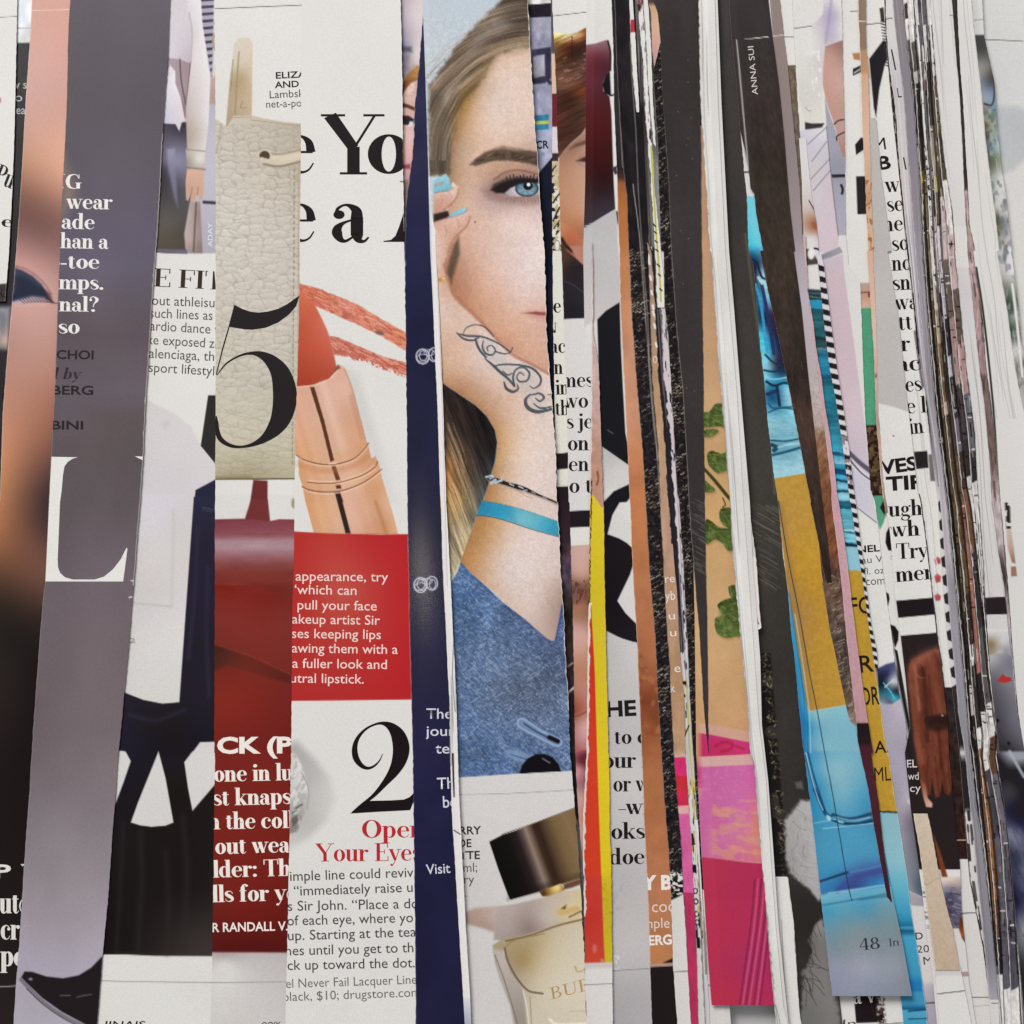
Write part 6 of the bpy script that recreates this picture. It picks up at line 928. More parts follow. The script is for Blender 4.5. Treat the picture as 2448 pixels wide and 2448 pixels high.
s = strip('grey edged white sliver near the foot of the second sequin strip', 'c3 1345 300 1385 560 1415 1000 1440 1500 1465 1932', 'c3 1376 300 1400 560 1430 1000 1462 1500 1482 1932', 9, y0=1960, dx=1.5)
s.grain(5, ['8a8488', '5a5458'], 1960, 2448, 5, 2.4); s.poly('s', [(1674, 2218), (1679, 2218), (1682, 2256), (1677, 2256)], 'c8b848', 1); s.ramp([(2330, 'c8c6cc'), (2540, 'c4c0c4')], 2330); s.line('s', [(1668, 2262), (1690, 2448)], 2, '8c8890', .8)

# ---- Z: second sequin strip
ZL_ = 'c0 1165 300 1166 520 1185 900 1200 1200 1225 1932 | c1 1246 0 1252 420 1280 650 1312 1200 1350 1850 | c2 1364 0 1395 500 1430 1100 1442 1500 1470 1932 | c3 1400 600 1420 970 1460 1500 1480 1932'
ZR = 'c0 1215 300 1235 700 1270 1200 1285 1400 1305 1932 | c1 1345 600 1395 1100 1430 1700 | c2 1440 0 1475 500 1520 1000 1545 1500 1590 1932 | c3 1478 100 1510 700 1535 1100 1560 1500 1590 1932'
s = strip('second black strip with gold sequins, left of the plain black strip', ZL_, ZR, 8, y0=100, ext=(0, 14), rag=.8)
s.part('sequin_photo', 110, 2135); s.fill('201c1e'); sequins(s, 118, 2060, 21); s.rim('R', 1.2, '8a847e', 300, 1300, .6); s.rim('L', 1.4, 'c0b8b0', 300, 2050, .4)
s.poly('c3', [(1300, 1000), (1420, 968), (1455, 985), (1500, 1040), (1700, 1060), (1700, 2300), (1300, 2300)], 'd0cbc7', 1.5); s.line('c3', [(1440, 1655), (1640, 1655)], 9, '8c8886')

# ---- AA: plain black strip
s = strip('plain charcoal black strip tapering to a point at its foot', 'c0 1140 -60 1200 100 1217 300 1235 700 1270 1200 1285 1400 1305 1932 | c1 1345 600 1395 1100 1430 1700 | c2 1440 0 1475 500 1520 1000 1545 1500 1588 1932', 'c0 1515 -60 1520 600 1530 1100 1535 1932 | c1 1537 0 1550 1000 1560 1932 | c2 1580 900 1590 1700 1592 1932', 9, y1=1800, rag=.6)
s.fill('393433'); s.noise(90, 200, .12); s.noise(5, 5, .06); s.rim('L', 1.2, '8a847e', 600, 1700, .6); s.rim('R', 1.0, '6a645e', 0, 1700, .5)
for k in range(44):
    r = np.random.RandomState(k); y = 1195 + 175 * r.rand(); x = 1655 + 34 * r.rand(); s.line('s', [(x - 10, y - 4), (x + 12, y + 9)], 1.6, '66605c', .9, .6)
for k in range(14):
    r = np.random.RandomState(k + 70); y = 100 + 900 * r.rand(); s.ell('s', 1590 + 80 * r.rand(), y, 1.2, 1.2, '8a8480', 1, .7)

# ---- BB: tan, leaves and pink
s = strip('tan strip with green leaves on top and bright pink fabric at the foot', 'c0 1515 -60 1520 600 1530 1100 1535 1932 | c1 1537 0 1550 1000 1560 1932 | c2 1580 900 1590 1700 1592 1932 | c3 1480 100 1510 700 1535 1100 1560 1500 1585 1810', 'c0 1600 0 1640 1900 | c1 1620 0 1640 500 1680 1000 1720 1500 1755 1932 | c2 1785 500 1830 1000 1885 1500 1910 1932 | d3 10 100 30 400 60 750 85 1000 115 1300 155 1770', 8, y0=300, y1=2403, ext=(30, 14), curl=.0002, lift=[(2150, 0), (2403, .0009)])
s.part('leaf_photo', 300, 1740); s.part('fabric_photo', 1740, 2403)
s.ramp([(300, 'b88e6c'), (600, 'bd9270'), (900, 'c29a70'), (1200, 'c89c66'), (1500, 'cca270'), (1740, 'c69668')]); s.noise(60, 60, .05); s.rim('L', 1.2, '8a6a4a', 400, 1700, .5)
def leaf(c, pts, cl='4a5a2a'):
    q = P(c, pts); s.poly('s', [(x + 3, y + 4) for x, y in q], '9a7044', 5, .6, True); s.grad('s', [(q[0][0], q[0][1], '34421c'), (q[len(q) // 2][0], q[len(q) // 2][1], '5c6e34'), (q[-1][0], q[-1][1], cl)], q, 1.8, sm=True, wob=1.4, ws=6); q = np.array([p[:2] for p in q]); c0 = q.mean(0); st = q[0] * .75 + c0 * .25
    for k in range(0, len(q)):
        e = c0 + (q[k] - c0) * .86; mdp = (st + e) / 2 + (e - c0)[::-1] * .08; s.line('s', [tuple(st), tuple(mdp), tuple(e)], 1.5, ('8c9a58', '2e3a18', '7c8a4c')[k % 3], 1.1, .5)
    s.chips_in('s', [tuple(p) for p in q], ['7e8c4c', '3a481f'], 9, 5, .56, 5, .12, .5, .5, 3)
leaf('c1', [(1555, 1250), (1570, 1240), (1600, 1235), (1640, 1180), (1700, 1180), (1740, 1260), (1720, 1350), (1660, 1350), (1580, 1360), (1545, 1350)]); leaf('c1', [(1555, 1380), (1620, 1370), (1670, 1380), (1620, 1430), (1560, 1430)], '6a6a34'); leaf('c1', [(1580, 1560), (1620, 1540), (1690, 1560), (1740, 1540), (1760, 1600), (1740, 1680), (1680, 1710), (1640, 1700), (1590, 1640)])
leaf('c1', [(1560, 1770), (1600, 1800), (1640, 1840), (1600, 1860), (1556, 1850)], '5a5a2c'); s.line('c1', [(1560, 1680, 22), (1640, 1770, 26), (1730, 1880, 26), (1800, 1960, 20)], 22, '3f3e1e', 2)
leaf('c2', [(1680, 60), (1720, 45), (1770, 60), (1790, 200), (1740, 200), (1700, 170), (1675, 120)]); leaf('c2', [(1568, 150), (1600, 140), (1660, 190), (1720, 200), (1790, 220), (1790, 360), (1740, 375), (1700, 320), (1640, 290), (1570, 320)]); leaf('c2', [(1745, 655), (1800, 645), (1830, 720), (1760, 725)]); leaf('c2', [(1660, 800), (1700, 760), (1760, 740), (1840, 740), (1850, 1000), (1780, 1040), (1710, 1045), (1650, 1000), (1640, 900), (1690, 870)])
s.line('c2', [(1590, 250), (1680, 225), (1770, 230)], 6, '6c7c40', 1.5, .7); s.line('c2', [(1690, 870), (1760, 860), (1830, 830)], 6, '6c7c40', 1.5, .6); s.line('c2', [(1700, 40), (1720, 20), (1700, -30)], 8, '3a2c1c', 2)
s.poly('c2', [(1500, 1700), (1600, 1712), (1760, 1740), (2000, 1790), (2000, 1900), (1500, 1900)], 'cc9a86', 2)
s.grad('c2', [(1650, 1820, 'c82c6c'), (1800, 1850, 'cc3474'), (1700, 1900, 'c42c5c')], [(1500, 1776), (1600, 1790), (1760, 1822), (2000, 1868), (2000, 2200), (1500, 2200)], 1.8); s.line('c2', [(1640, 1880), (1700, 1850), (1770, 1860), (1760, 1900), (1690, 1920)], 26, 'b02440', 3, .8); s.line('c2', [(1800, 1880), (1860, 1900)], 22, 'b02444', 3, .7)
s.poly('c3', [(1400, 28), (1600, 18), (1789, 8), (2000, 0), (2000, 2000), (1400, 2000)], 'd0a09a', 1.6)
s.grad('c3', [(1550, 150, 'c8609c'), (1700, 200, 'ca64a0'), (1550, 500, 'c86496'), (1750, 450, 'd0709a'), (1600, 650, 'cc6c98'), (1780, 600, 'd27c84'), (1640, 720, 'cc6490'), (1850, 500, 'd88058'), (1830, 200, 'd05c9c')], [(1400, 100), (1600, 92), (1789, 84), (2000, 76), (2000, 790), (1700, 772), (1500, 752), (1400, 745)], 2)
s.chips_in('c3', [(1500, 330), (1900, 330), (1900, 780), (1500, 750)], ['d6907c', 'd89a68'], 30, 15, .56, 4, .16, .2, .5); s.chips(1830, 2060, ['d478ac'], 9, 9, .62, 9, .1, .4, .35)
s.grad('c3', [(1550, 900, 'b83050'), (1700, 1000, 'b42c52'), (1650, 1300, 'b62e50'), (1750, 1500, 'ae2c5a'), (1620, 1700, 'b82e4c')], [(1400, 740), (1520, 752), (1700, 775), (2000, 800), (2000, 2000), (1400, 2000)], 2)
for k, (xa, xb) in enumerate(((1790, 1690), (1815, 1712), (1838, 1735), (1860, 1758), (1885, 1790), (1905, 1815), (1925, 1835))): s.line('c3', [(xa + 12, 900), (xa - 20, 1250), (xb, 1820)], 10, ('7c2244', 'c85480')[k % 2], 1.3, .9)


# ---- CC: the bundle of white strips
for k, (L, R, z, y0, y1, lb) in enumerate((
    ('c0 1515 -60 1525 700 1560 1300 1600 1932 | c1 1610 0 1640 500 1680 1000 1720 1500 1755 1932 | c2 1785 500 1830 1000 1885 1500 1910 1932 | d3 10 100 30 400 60 750 85 1000 115 1300 155 1770 190 1932', 'c0 1580 0 1605 800 1660 1932 | c1 1690 400 1750 1100 1800 1932 | c2 1850 700 1920 1700 | d3 40 200 70 700 110 1250 175 1932', 16, -90, 2540, 'leftmost white strip of the tight white bundle beside the plain black strip'),
    ('c0 1560 0 1590 800 1640 1932 | c1 1680 400 1740 1100 1790 1932 | c2 1840 700 1910 1700 | d3 32 200 62 700 100 1250 165 1932', 'c0 1602 0 1632 800 1690 1932 | c1 1725 400 1780 1100 1850 1932 | c2 1875 500 1930 1200 | d3 10 -200 55 200 92 700 130 1250 200 1932', 15, -90, 2540, 'middle white strip of the tight white bundle, with grey edges'),
    ('c0 1590 0 1615 800 1670 1932 | c1 1712 400 1765 1100 1830 1932 | c2 1860 500 1915 1200 | d3 0 -200 48 200 88 700 126 1250 195 1932', 'c0 1620 0 1640 400 1655 800 1680 1300 1712 1932 | c1 1720 0 1760 600 1800 1000 1812 1242 1832 1252 1870 1600 1895 1932 | d2 20 400 58 870 60 900 | d2 12 920 30 1200 65 1700 | d3 80 100 120 500 145 880 180 1250 245 1932', 14, -90, 2540, 'rightmost white strip of the tight white bundle, with a notched edge'))):
    s = strip(lb, L, R, z, y0=y0, y1=y1, ext=(0, 18 if k < 2 else 0), dx=1.7, curl=.0006, rag=1.0)
    s.fill(('d8d5d0', 'd2cdca', 'd6d1ce')[k]); s.grain(16, ['aaa5a3', '8c8886', 'b8b4b2'], seed=k * 9, wd=2.2); s.rim('L', 1.6, '8a8486', -90, 2500, .75); s.noise(40, 120, .05)
    if k == 2: s.poly('d2', [(0, 380), (20, 400), (60, 870), (56, 900), (30, 800), (0, 760)], 'd8ccca', 1.2); s.line('d2', [(0, 775), (40, 870)], 7, '2a2628', 1.4); s.poly('c1', [(1775, 815), (1800, 860), (1812, 1000), (1812, 1240), (1800, 1200), (1798, 1000)], '4a3a3a', 1.6); s.line('c1', [(1785, 840), (1808, 990)], 7, 'b87c7c', 1.5)
s = strip('white strip foot below the lower end of the sequin covered black strip', 'd3 80 700 100 850 140 1200 190 1900', 'd3 235 860 250 895 290 1200 330 1800 345 1932', 9, y0=2096, dx=2, ext=(8, 0))
s.rim('R', 1.5, '9a9694', 2096, 2540, .6); s.line('s', [(1868, 2200), (1880, 2448)], 2, 'a09c9a', 1); s.line('s', [(1858, 2200), (1868, 2448)], 2, '8c8886', 1)
# ---- DD: charcoal strip with fur and beads
DDR = 'c0 1750 0 1770 300 1800 600 1832 990 1850 1150 1868 1330 1885 1500 1900 1932 | d1 5 100 45 600 80 900 105 1200 130 1400 150 1600 | d2 180 0 215 400 245 600 270 900 300 1150 320 1350 355 1750 | d3 365 0 430 500 490 1100 570 1755 590 1932'
s = strip('charcoal strip right of the white bundle, with gold beads and grey fur below', 'c0 1620 0 1655 800 1712 1932 | c1 1720 0 1760 600 1800 1000 1832 1252 1870 1600 1895 1932 | d2 5 200 25 900 30 1200 65 1700 | d3 80 100 120 500 145 880 240 895 290 1200 330 1800 345 1932', DDR, 7, ext=(40, 16), mat=GLOSS, rag=.6)
s.part('fur_photo', 1780, 2540); s.fill('3a3532'); s.ramp([(-90, '45403f'), (300, '413c39'), (700, '3b3633'), (1100, '3f3b35'), (1300, '3d3a35'), (1600, '35312d'), (2448, '2f2b29')]); s.noise(60, 160, .14); s.noise(4, 5, .07)
s.line('s', [(1782, 560), (1800, 700), (1828, 900), (1845, 1040), (1852, 1180)], 6, '6a6248', 3, .5)
for k in range(70):
    r = np.random.RandomState(k); y = 1215 + 190 * r.rand() ** 1.4; x = 1795 + 75 * r.rand(); s.line('s', [(x - 22, y - 11), (x, y), (x + 20, y + 13)], 1.3 + r.rand(), ('5c554c', '746a5a', '4c463f')[k % 3], 1, .55)
s.chips_in('s', [(1812, 1560), (1842, 1560), (1884, 2095), (1852, 2095)], ['1c191a'], 40, 40, .3, 2)
for k in range(150):
    r = np.random.RandomState(k + 500); t = r.rand(); y = 1560 + 535 * t; x = 1822 + 52 * t + 20 * r.rand() - 4; l = 1.5 + 3 * r.rand(); th = -.5 + .8 * r.randn()
    s.line('s', [(x - l * math.cos(th), y - l * math.sin(th)), (x + l * math.cos(th), y + l * math.sin(th))], 1.2 + 1.5 * r.rand(), ('b8a880', '7a6a44', '5a4e38', '6a5c3c')[k % 4], .9, .7)
s.grad('d3', [(300, 450, 'a8a4a2'), (380, 600, 'aaa6a6'), (280, 750, '9e9a9a'), (430, 800, 'aca8a8'), (380, 950, 'a5a1a2'), (400, 400, 'b0acac')], [(230, 480), (290, 400), (340, 340), (440, 340), (520, 1000), (470, 1060), (400, 980), (340, 930), (270, 860), (235, 760)], 6, wob=4, ws=9)
s.poly('d3', [(300, 210), (350, 200), (360, 260), (310, 250)], '78726e', 4, .6)
for k in range(60):
    r = np.random.RandomState(k + 900); a = P('d3', [(235 + 180 * r.rand(), 380 + 600 * r.rand())])[0]; t = .2 + 2.2 * r.rand(); l = 12 + 26 * r.rand(); b = .25 * r.randn()
    s.line('s', [a, (a[0] + l * math.cos(t), a[1] + l * math.sin(t)), (a[0] + 2 * l * math.cos(t + b), a[1] + 2 * l * math.sin(t + b))], 1.3, ('3a3636', '7a7676', '8a8686', 'd8d4d4')[k % 4], .9, .3)
s.grad('d3', [(310, 1000, '302b29'), (330, 1300, '2e2927'), (440, 1150, '2c2826'), (380, 1450, '332e2b'), (300, 850, '3a3533')], [(180, 900), (260, 895), (340, 930), (410, 985), (470, 1060), (492, 1100), (480, 1180), (440, 1230), (390, 1330), (420, 1410), (400, 1490), (350, 1560), (340, 1690), (180, 1400)], 4, wob=3, ws=8)
s.grad('d3', [(420, 1300, '6e6b69'), (460, 1250, '86827f'), (440, 1500, '75716e'), (480, 1650, '7c7875'), (420, 1850, '706d6a'), (560, 1850, '7a7673')], [(440, 1235), (490, 1180), (540, 1300), (600, 1750), (640, 2100), (330, 2100), (350, 1700), (352, 1560), (400, 1492), (424, 1410), (394, 1332)], 5, wob=4, ws=8)
for k in range(34):
    r = np.random.RandomState(k + 1300); a = P('d3', [(345 + 60 * r.rand(), 1000 + 700 * r.rand())])[0]; t = 1.1 + .5 * r.randn(); l = 14 + 22 * r.rand()
    s.line('s', [a, (a[0] + l * math.cos(t), a[1] + l * math.sin(t)), (a[0] + 2 * l * math.cos(t + .15), a[1] + 2 * l * math.sin(t + .15))], 1.3, '2a2625', .8, .7)

# ---- FF: blue bottle with mustard label
HHL = 'c0 1750 0 1770 300 1800 600 1832 990 1872 1150 1894 1290 1912 1450 | d0 8 1380 22 1520 52 1789 | d1 75 0 110 300 160 500 220 800 260 1000 300 1200 340 1400 410 1789 | d2 415 0 470 300 500 480 520 560'
FFR = 'c0 1840 900 1872 1150 1894 1290 1912 1450 | d0 8 1380 22 1520 52 1789 | d1 75 0 110 300 160 500 220 800 260 1000 300 1200 340 1400 410 1789 | d2 415 0 470 300 500 480 522 560 565 720 612 1050 682 1350 692 1440 740 1700 | d3 765 0 820 250 860 500 920 830 970 1100 1025 1350 1085 1690'
s = strip('blue glass bottle strip with a mustard label and page number 48 at the foot', DDR, FFR, 8, y0=300, y1=2381, ext=(0, 14), curl=.0002, lift=[(2100, 0), (2381, .0012)], rag=.7, dx=1.9)
s.part('bottle_photo', 470, 1355); s.part('mustard_label', 1355, 1698)
s.fill('d2cecb'); s.line('c0', [(1868, 1326), (1900, 1324)], 10, '2a2a2e', 1.2); s.line('c0', [(1845, 1010), (1880, 1240)], 4, '9a948e', 1)
s.grad('d1', [(-10, 0, '1f8fb8'), (40, 100, '2a3c5c'), (60, 200, '86c4dc'), (30, 250, '18384e'), (60, 350, '2f8cc0'), (90, 450, '202d52'), (90, 600, '2c9ccc'), (150, 600, '23325c'), (120, 720, '3298c4'), (170, 740, '304058'), (110, 800, '6cb4d0'), (160, 860, '2a4a66'), (150, 900, '2f98c2'), (220, 950, '3aa2ca'), (110, 980, '2b7ea8'), (180, 1030, '1e5a84'), (230, 1020, '7cc0d8'), (130, 1100, '2c86b4'), (220, 1110, '4aa6c6'), (160, 1180, '6ab4c8'), (250, 1250, '72b6c8'), (180, 1300, '6cb0c4'), (200, 1400, '5ca6c0'), (300, 1380, '6ab0c6'), (200, 1550, '8ec6d6'), (330, 1500, '88bfd0')], [(-120, -390), (120, -390), (900, 1780), (100, 1780)], 2, 1.7)
for q, w_, c in (([(20, 240), (60, 400), (100, 720)], 20, '2b9cd2'), ([(60, 230), (110, 480), (150, 730)], 26, '26305c'), ([(30, 80), (60, 180), (90, 200)], 16, '16283c'), ([(40, 190), (65, 230)], 22, 'a8d8e8'), ([(90, 740), (140, 790), (230, 830)], 16, '173850'), ([(80, 850), (150, 860), (250, 840)], 16, '16384e'), ([(90, 900), (150, 915), (250, 900)], 10, '8accdf'), ([(95, 930), (150, 960), (220, 940), (270, 950)], 18, '15283e'), ([(170, 960), (180, 1030), (190, 1100)], 22, '182c48'), ([(105, 1020), (160, 1000)], 26, '1c3456'), ([(110, 1090), (150, 1120), (280, 1110)], 14, '1c5676'), ([(110, 1150), (200, 1120), (300, 1130)], 10, '1a4a70'), ([(125, 1335), (220, 1340), (330, 1318)], 12, '6fc0d8'), ([(125, 1350), (240, 1355), (330, 1338)], 11, '143c50'), ([(130, 1380), (170, 1400), (150, 1420)], 30, '174058'), ([(135, 1455), (240, 1430), (340, 1400)], 20, '16506c'), ([(180, 1400), (260, 1380), (330, 1370)], 14, '94cfe0')): s.line('d1', q, w_, c, 1.7, .9)
s.noise(14, 5, .10, 590, 1130, 4, rot=.2)
lab = P('d1', [(150, 1622), (250, 1604), (450, 1572), (460, 1789)]) + P('d2', [(900, 1400), (692, 1442), (540, 1468), (420, 1490), (395, 1478), (380, 1440), (330, 1120), (250, 650), (200, 200), (170, 0)])
s.grad('s', [(1860, 1160, 'c08e2a'), (1900, 1150, 'bf8c28'), (1890, 1300, 'c08a24'), (1920, 1400, 'bb8420'), (1900, 1450, 'b07a34'), (1960, 1500, 'bd8822'), (1950, 1650, 'bb8722'), (2000, 1650, 'bf8a24'), (1870, 1250, 'bd8830')], lab, 1.6); s.noise(7, 7, .07, 1140, 1700, 4); s.poly('d2', [(175, 0), (215, 0), (330, 700), (400, 1200), (430, 1480), (405, 1480), (330, 1120), (250, 650), (200, 200)], 'a87430', 6, .6)
low = P('d2', [(245, 580), (330, 1120), (380, 1440), (396, 1480), (420, 1492), (540, 1470), (692, 1442), (900, 1400), (1000, 1900)]) + P('d3', [(1200, 2000), (300, 2000), (300, 0)]) + P('d2', [(200, 900)])
s.grad('d2', [(255, 680, '5ab0c8'), (270, 800, '3c9cc2'), (290, 1000, '2894c8'), (330, 1250, '2090c8'), (360, 1500, '2288c4'), (370, 1750, '1f7fbe'), (400, 1500, '66b0c8'), (430, 1700, '5aa8c6'), (420, 1600, '3a98c6'), (470, 1570, '70b0c8'), (475, 1700, '68aec8'), (520, 1760, '74b4c8'), (500, 1530, '78b6c8'), (600, 1550, '76b6c8'), (560, 1700, '72b4c8'), (680, 1600, '70b2c8'), (650, 1780, '72b4c8')], low, 1.6, 1.7)
s.grad('d3', [(385, 50, '2a8cc4'), (410, 250, '2488c0'), (440, 500, '2a8fc0'), (460, 100, '4ca4c8'), (480, 220, '3a98c4'), (530, 350, '3c9cc4'), (560, 150, '76b4c6'), (640, 60, '74b4c8'), (700, 200, '6aaec6'), (620, 300, '68acc4'), (700, 380, '4ca0c4'), (780, 340, '3c98c2'), (820, 440, '3a8cb8'), (480, 560, '3894c0'), (600, 550, '3c98c4'), (760, 560, '3c98c4'), (520, 700, '3a98c2'), (700, 700, '3e98c4'), (860, 700, '3a94c0'), (500, 840, '3490c2'), (700, 790, '3c8cc0'), (860, 760, '3a86bc'), (600, 890, '2a7cb8'), (760, 870, '3858a0'), (880, 850, '3a58a4'), (560, 970, '2a72b4'), (700, 930, '344c98'), (850, 920, '2a70b2'), (920, 900, '2c78b8')], P('d3', [(330, -10), (900, -10), (1000, 900), (940, 960), (700, 980), (500, 1010), (400, 900)]), 5, 1.7)
s.grad('d3', [(510, 1040, '62aec8'), (700, 1020, '56a6c8'), (900, 990, '5aa6c4'), (520, 1120, '3c9cc0'), (800, 1100, '4296b8'), (540, 1190, '4c98b4'), (900, 1110, '5a94a8'), (560, 1290, '6a90a0'), (760, 1250, '768e98'), (1000, 1250, '748a94'), (600, 1420, '7c8c98'), (850, 1400, '808c96'), (1030, 1400, '7e8a94'), (580, 1500, '8a90a4'), (800, 1520, '969aac'), (1000, 1520, '8c94a0'), (600, 1640, '8a8ea6'), (850, 1640, '8a90a4'), (1050, 1640, '828a98'), (800, 1750, '868ca0')], [(400, 1020), (500, 1008), (700, 978), (940, 955), (1300, 950), (1300, 2000), (400, 2000)], 5, 1.7)
for q, w_, c in (([(375, 20), (410, 160), (450, 290), (490, 390), (530, 455), (600, 490), (700, 512), (850, 490)], 15, '164468'), ([(440, 260), (470, 320)], 26, '123454'), ([(480, 340), (510, 420)], 20, '163c60'), ([(570, 440), (640, 465), (720, 468), (850, 432)], 26, '153a5c'), ([(650, 500), (760, 502), (860, 480)], 16, '14324c'), ([(590, 455), (700, 480), (830, 460)], 9, '7cc4dc'), ([(535, 455), (545, 470)], 28, 'b4e0ec'), ([(610, 490), (640, 500)], 16, 'a4d8e8'), ([(465, 920), (540, 895), (640, 862), (680, 850)], 16, '16283e'), ([(680, 850), (800, 830), (920, 800)], 8, '4c8cc0'), ([(600, 985), (700, 900), (830, 860), (930, 835)], 34, '3c4c98'), ([(500, 1085), (700, 1050), (950, 1005)], 10, '1e6e98'), ([(760, 1045), (960, 1020)], 14, '2a7090'), ([(540, 1000), (720, 975), (950, 940)], 12, '84c4d8'), ([(440, 500), (600, 470)], 6, '88c8dc')): s.line('d3', q, w_, c, 2.4, .8)
s.C[:] = s.C * .86 + .14 * (s.C @ np.array([.3, .59, .11]))[..., None]
for q, w_, c in (([(258, 650), (300, 930), (345, 1240), (382, 1470), (392, 1789)], 9, '1d5f8c'), ([(300, 800), (345, 1080), (388, 1380), (402, 1500), (412, 1789)], 8, 'a8dcea'), ([(330, 1120), (365, 1420), (372, 1789)], 12, '1870a8')): s.line('d2', q, w_, c, 1.6, .6)
for q, w_, c in (([(378, 0), (420, 180), (462, 320), (500, 408)], 8, 'b4e0ec'), ([(392, 0), (436, 170), (482, 310), (520, 420), (560, 452)], 12, '123f66'), ([(500, 540), (680, 520), (870, 500)], 7, '9ad0e0'), ([(560, 480), (640, 505), (740, 500), (850, 470)], 9, '0f3a5c')): s.line('d3', q, w_, c, 1.5, .75)
s.line('s', P('d2', [(182, -10), (250, 400), (330, 800), (400, 1200), (460, 1500), (512, 1789)]) + P('d3', [(560, 250), (610, 540), (650, 780), (680, 950), (704, 1052)]), 2.2, '1d3440', .9, .9)
s.poly('d2', [(494, 576), (545, 580), (560, 716), (520, 716)], '231c1e', 1.2); s.poly('d2', [(584, 955), (612, 965), (618, 1055), (600, 1050)], '231c1e', 1.2)
s.serif('lettering', '48', 'd3', (762, 1408), (906, 1394), 84, '2c3034', .8); s.sans('lettering', 'In', 'd3', (978, 1380), (1040, 1374), 58, '3a4248')


# sheets seen below the foot of the blue strip
s = strip('white strip with a cut black block reading a v, below the blue 48 strip', 'd3 500 1500 570 1750 590 1932', 'd3 1085 1600 1090 1690 1110 1932', 5, y0=2250, dx=2.1, ext=(20, 10))
s.poly('d3', [(708, 1600), (880, 1600), (945, 1920), (735, 1925)], '241c1f', 1.4); s.chips_in('d3', [(870, 1600), (935, 1700), (950, 1932), (890, 1932)], ['8a7a74', 'b8aca4', '4a3c3a'], 6, 6, .52, 4, .1, .6); s.line('d3', [(940, 1932), (1110, 1922)], 9, '7c7874')
s.serif('lettering', 'a v', 'd3', (716, 1790), (880, 1778), 80, 'dcd6d0', 1., xh=True); s.sans('lettering', 'In', 'd3', (640, 1962), (730, 1955), 60, '4a4648', 0, .15)

# ---- HH: black fur strip with white lettering
s = strip('black fur strip with small white lettering set sideways near the top', HHL, 'd0 75 0 110 300 150 600 185 950 205 1200 230 1500 255 1789 | d1 265 0 310 400 355 850 400 1250 450 1700 | d2 460 0 500 300 516 480 526 580', 10, y1=1392, ext=(0, 12), rag=.7)
s.fill('37302f'); s.ramp([(-90, '3a3637'), (150, '37302f'), (400, '382f29'), (700, '3a3029'), (900, '352b27'), (1000, '4a3630'), (1100, '40302a'), (1250, '3a2e28'), (1395, '30251f')]); s.noise(5, 14, .16, 100, 1400, 6, rot=-.2); s.noise(14, 60, .14, 300, 1400, 9, rot=-.16); s.noise(60, 120, .14)
s.poly('c0', [(1740, -200), (1750, 0), (1770, 300), (1800, 600), (1840, 980), (1900, 1330), (1932, 1500), (1932, 1300), (1850, 500), (1800, 0), (1790, -200)], '403a3a', 10, .6)
s.line('c0', [(1806, 310), (1830, 560), (1860, 900), (1888, 1200), (1895, 1310)], 10, 'a8a4a2', 1.2); s.line('d0', [(-40, 278), (110, 262)], 6, 'd0c8c4'); s.line('c0', [(1870, 298), (1932, 302)], 6, '8c8684', .9)
s.line('s', [(1827, 640), (1850, 790), (1872, 880)], 1.6, '8a7a60', .9, .7)
for k in range(26):
    r = np.random.RandomState(k + 40); y = 600 + 700 * r.rand(); x = float(s.xl(y)) + (float(s.xr(y)) - float(s.xl(y))) * r.rand(); s.line('s', [(x, y), (x + 6 * r.randn(), y + 18 + 14 * r.rand())], 1.1, ('6a5444', '241c18')[k % 2], .9, .5)
s.sans('lettering', 'ANNA SUI', 's', (1812, 226), (1801, 110), 13.5, 'c8c2bc')

# ---- KK, LL/II, MM
s = strip('slender white wedge between black fur strip and taupe strip', 'd0 75 0 110 300 150 600 175 900 192 1150 208 1300', 'd0 130 0 160 300 185 600 203 900 213 1150 217 1310', 9, y1=440, dx=1.6, ext=(8, 0)); s.poly('d0', [(180, 1050), (215, 1040), (218, 1075), (190, 1080)], '3a2e2c', 1.5); s.line('d0', [(190, 1132), (222, 1132)], 7, '2e282a', 1); s.line('d0', [(90, 262), (150, 256)], 6, 'c8b8ac'); s.rim('R', 1.3, '8a7c78', -60, 440, .6)
s = strip('taupe strip that turns lilac and then brown fur further down', 'd0 125 0 150 250 182 600 203 900 213 1150 217 1310 235 1600 255 1789 | d1 265 0 310 400 355 850 400 1250 450 1700 | d2 460 0 500 300 516 480 545 700 575 900 612 1060 640 1200 690 1440 720 1570 735 1600', 'd0 190 0 225 300 250 500 290 900 330 1300 355 1700 | d1 365 0 390 300 420 500 440 700 465 900 490 1100 510 1250 540 1500 560 1700 | d2 560 0 605 350 640 650 665 950 700 1250 738 1570 742 1600', 9, y1=1735, ext=(10, 0), rag=.6)
s.part('fur_photo', 1030, 1735); s.ramp([(-90, '8e7c76'), (200, '8a7a76'), (400, '8c7f80'), (560, '97888c'), (620, 'a89aa0'), (720, 'b4a8b2'), (850, 'b2a4a8'), (950, 'b4a4a4'), (1015, 'b09a94'), (1035, '8a6a54'), (1120, '84583c'), (1200, '7c4c34'), (1320, '70402a'), (1345, '5a3a2c'), (1370, '4a3630'), (1400, '6a5040'), (1500, '5a4a40'), (1560, '463a34'), (1650, '58483e'), (1735, '8a7a6c')]); s.line('d0', [(130, 258), (215, 250)], 6, 'cfc0b6')
s.noise(5, 22, .32, 1030, 1735, 5, rot=.5); s.noise(16, 30, .2, 1030, 1735, 9); s.noise(9, 4, .12, 900, 1040, 4, rot=.3)
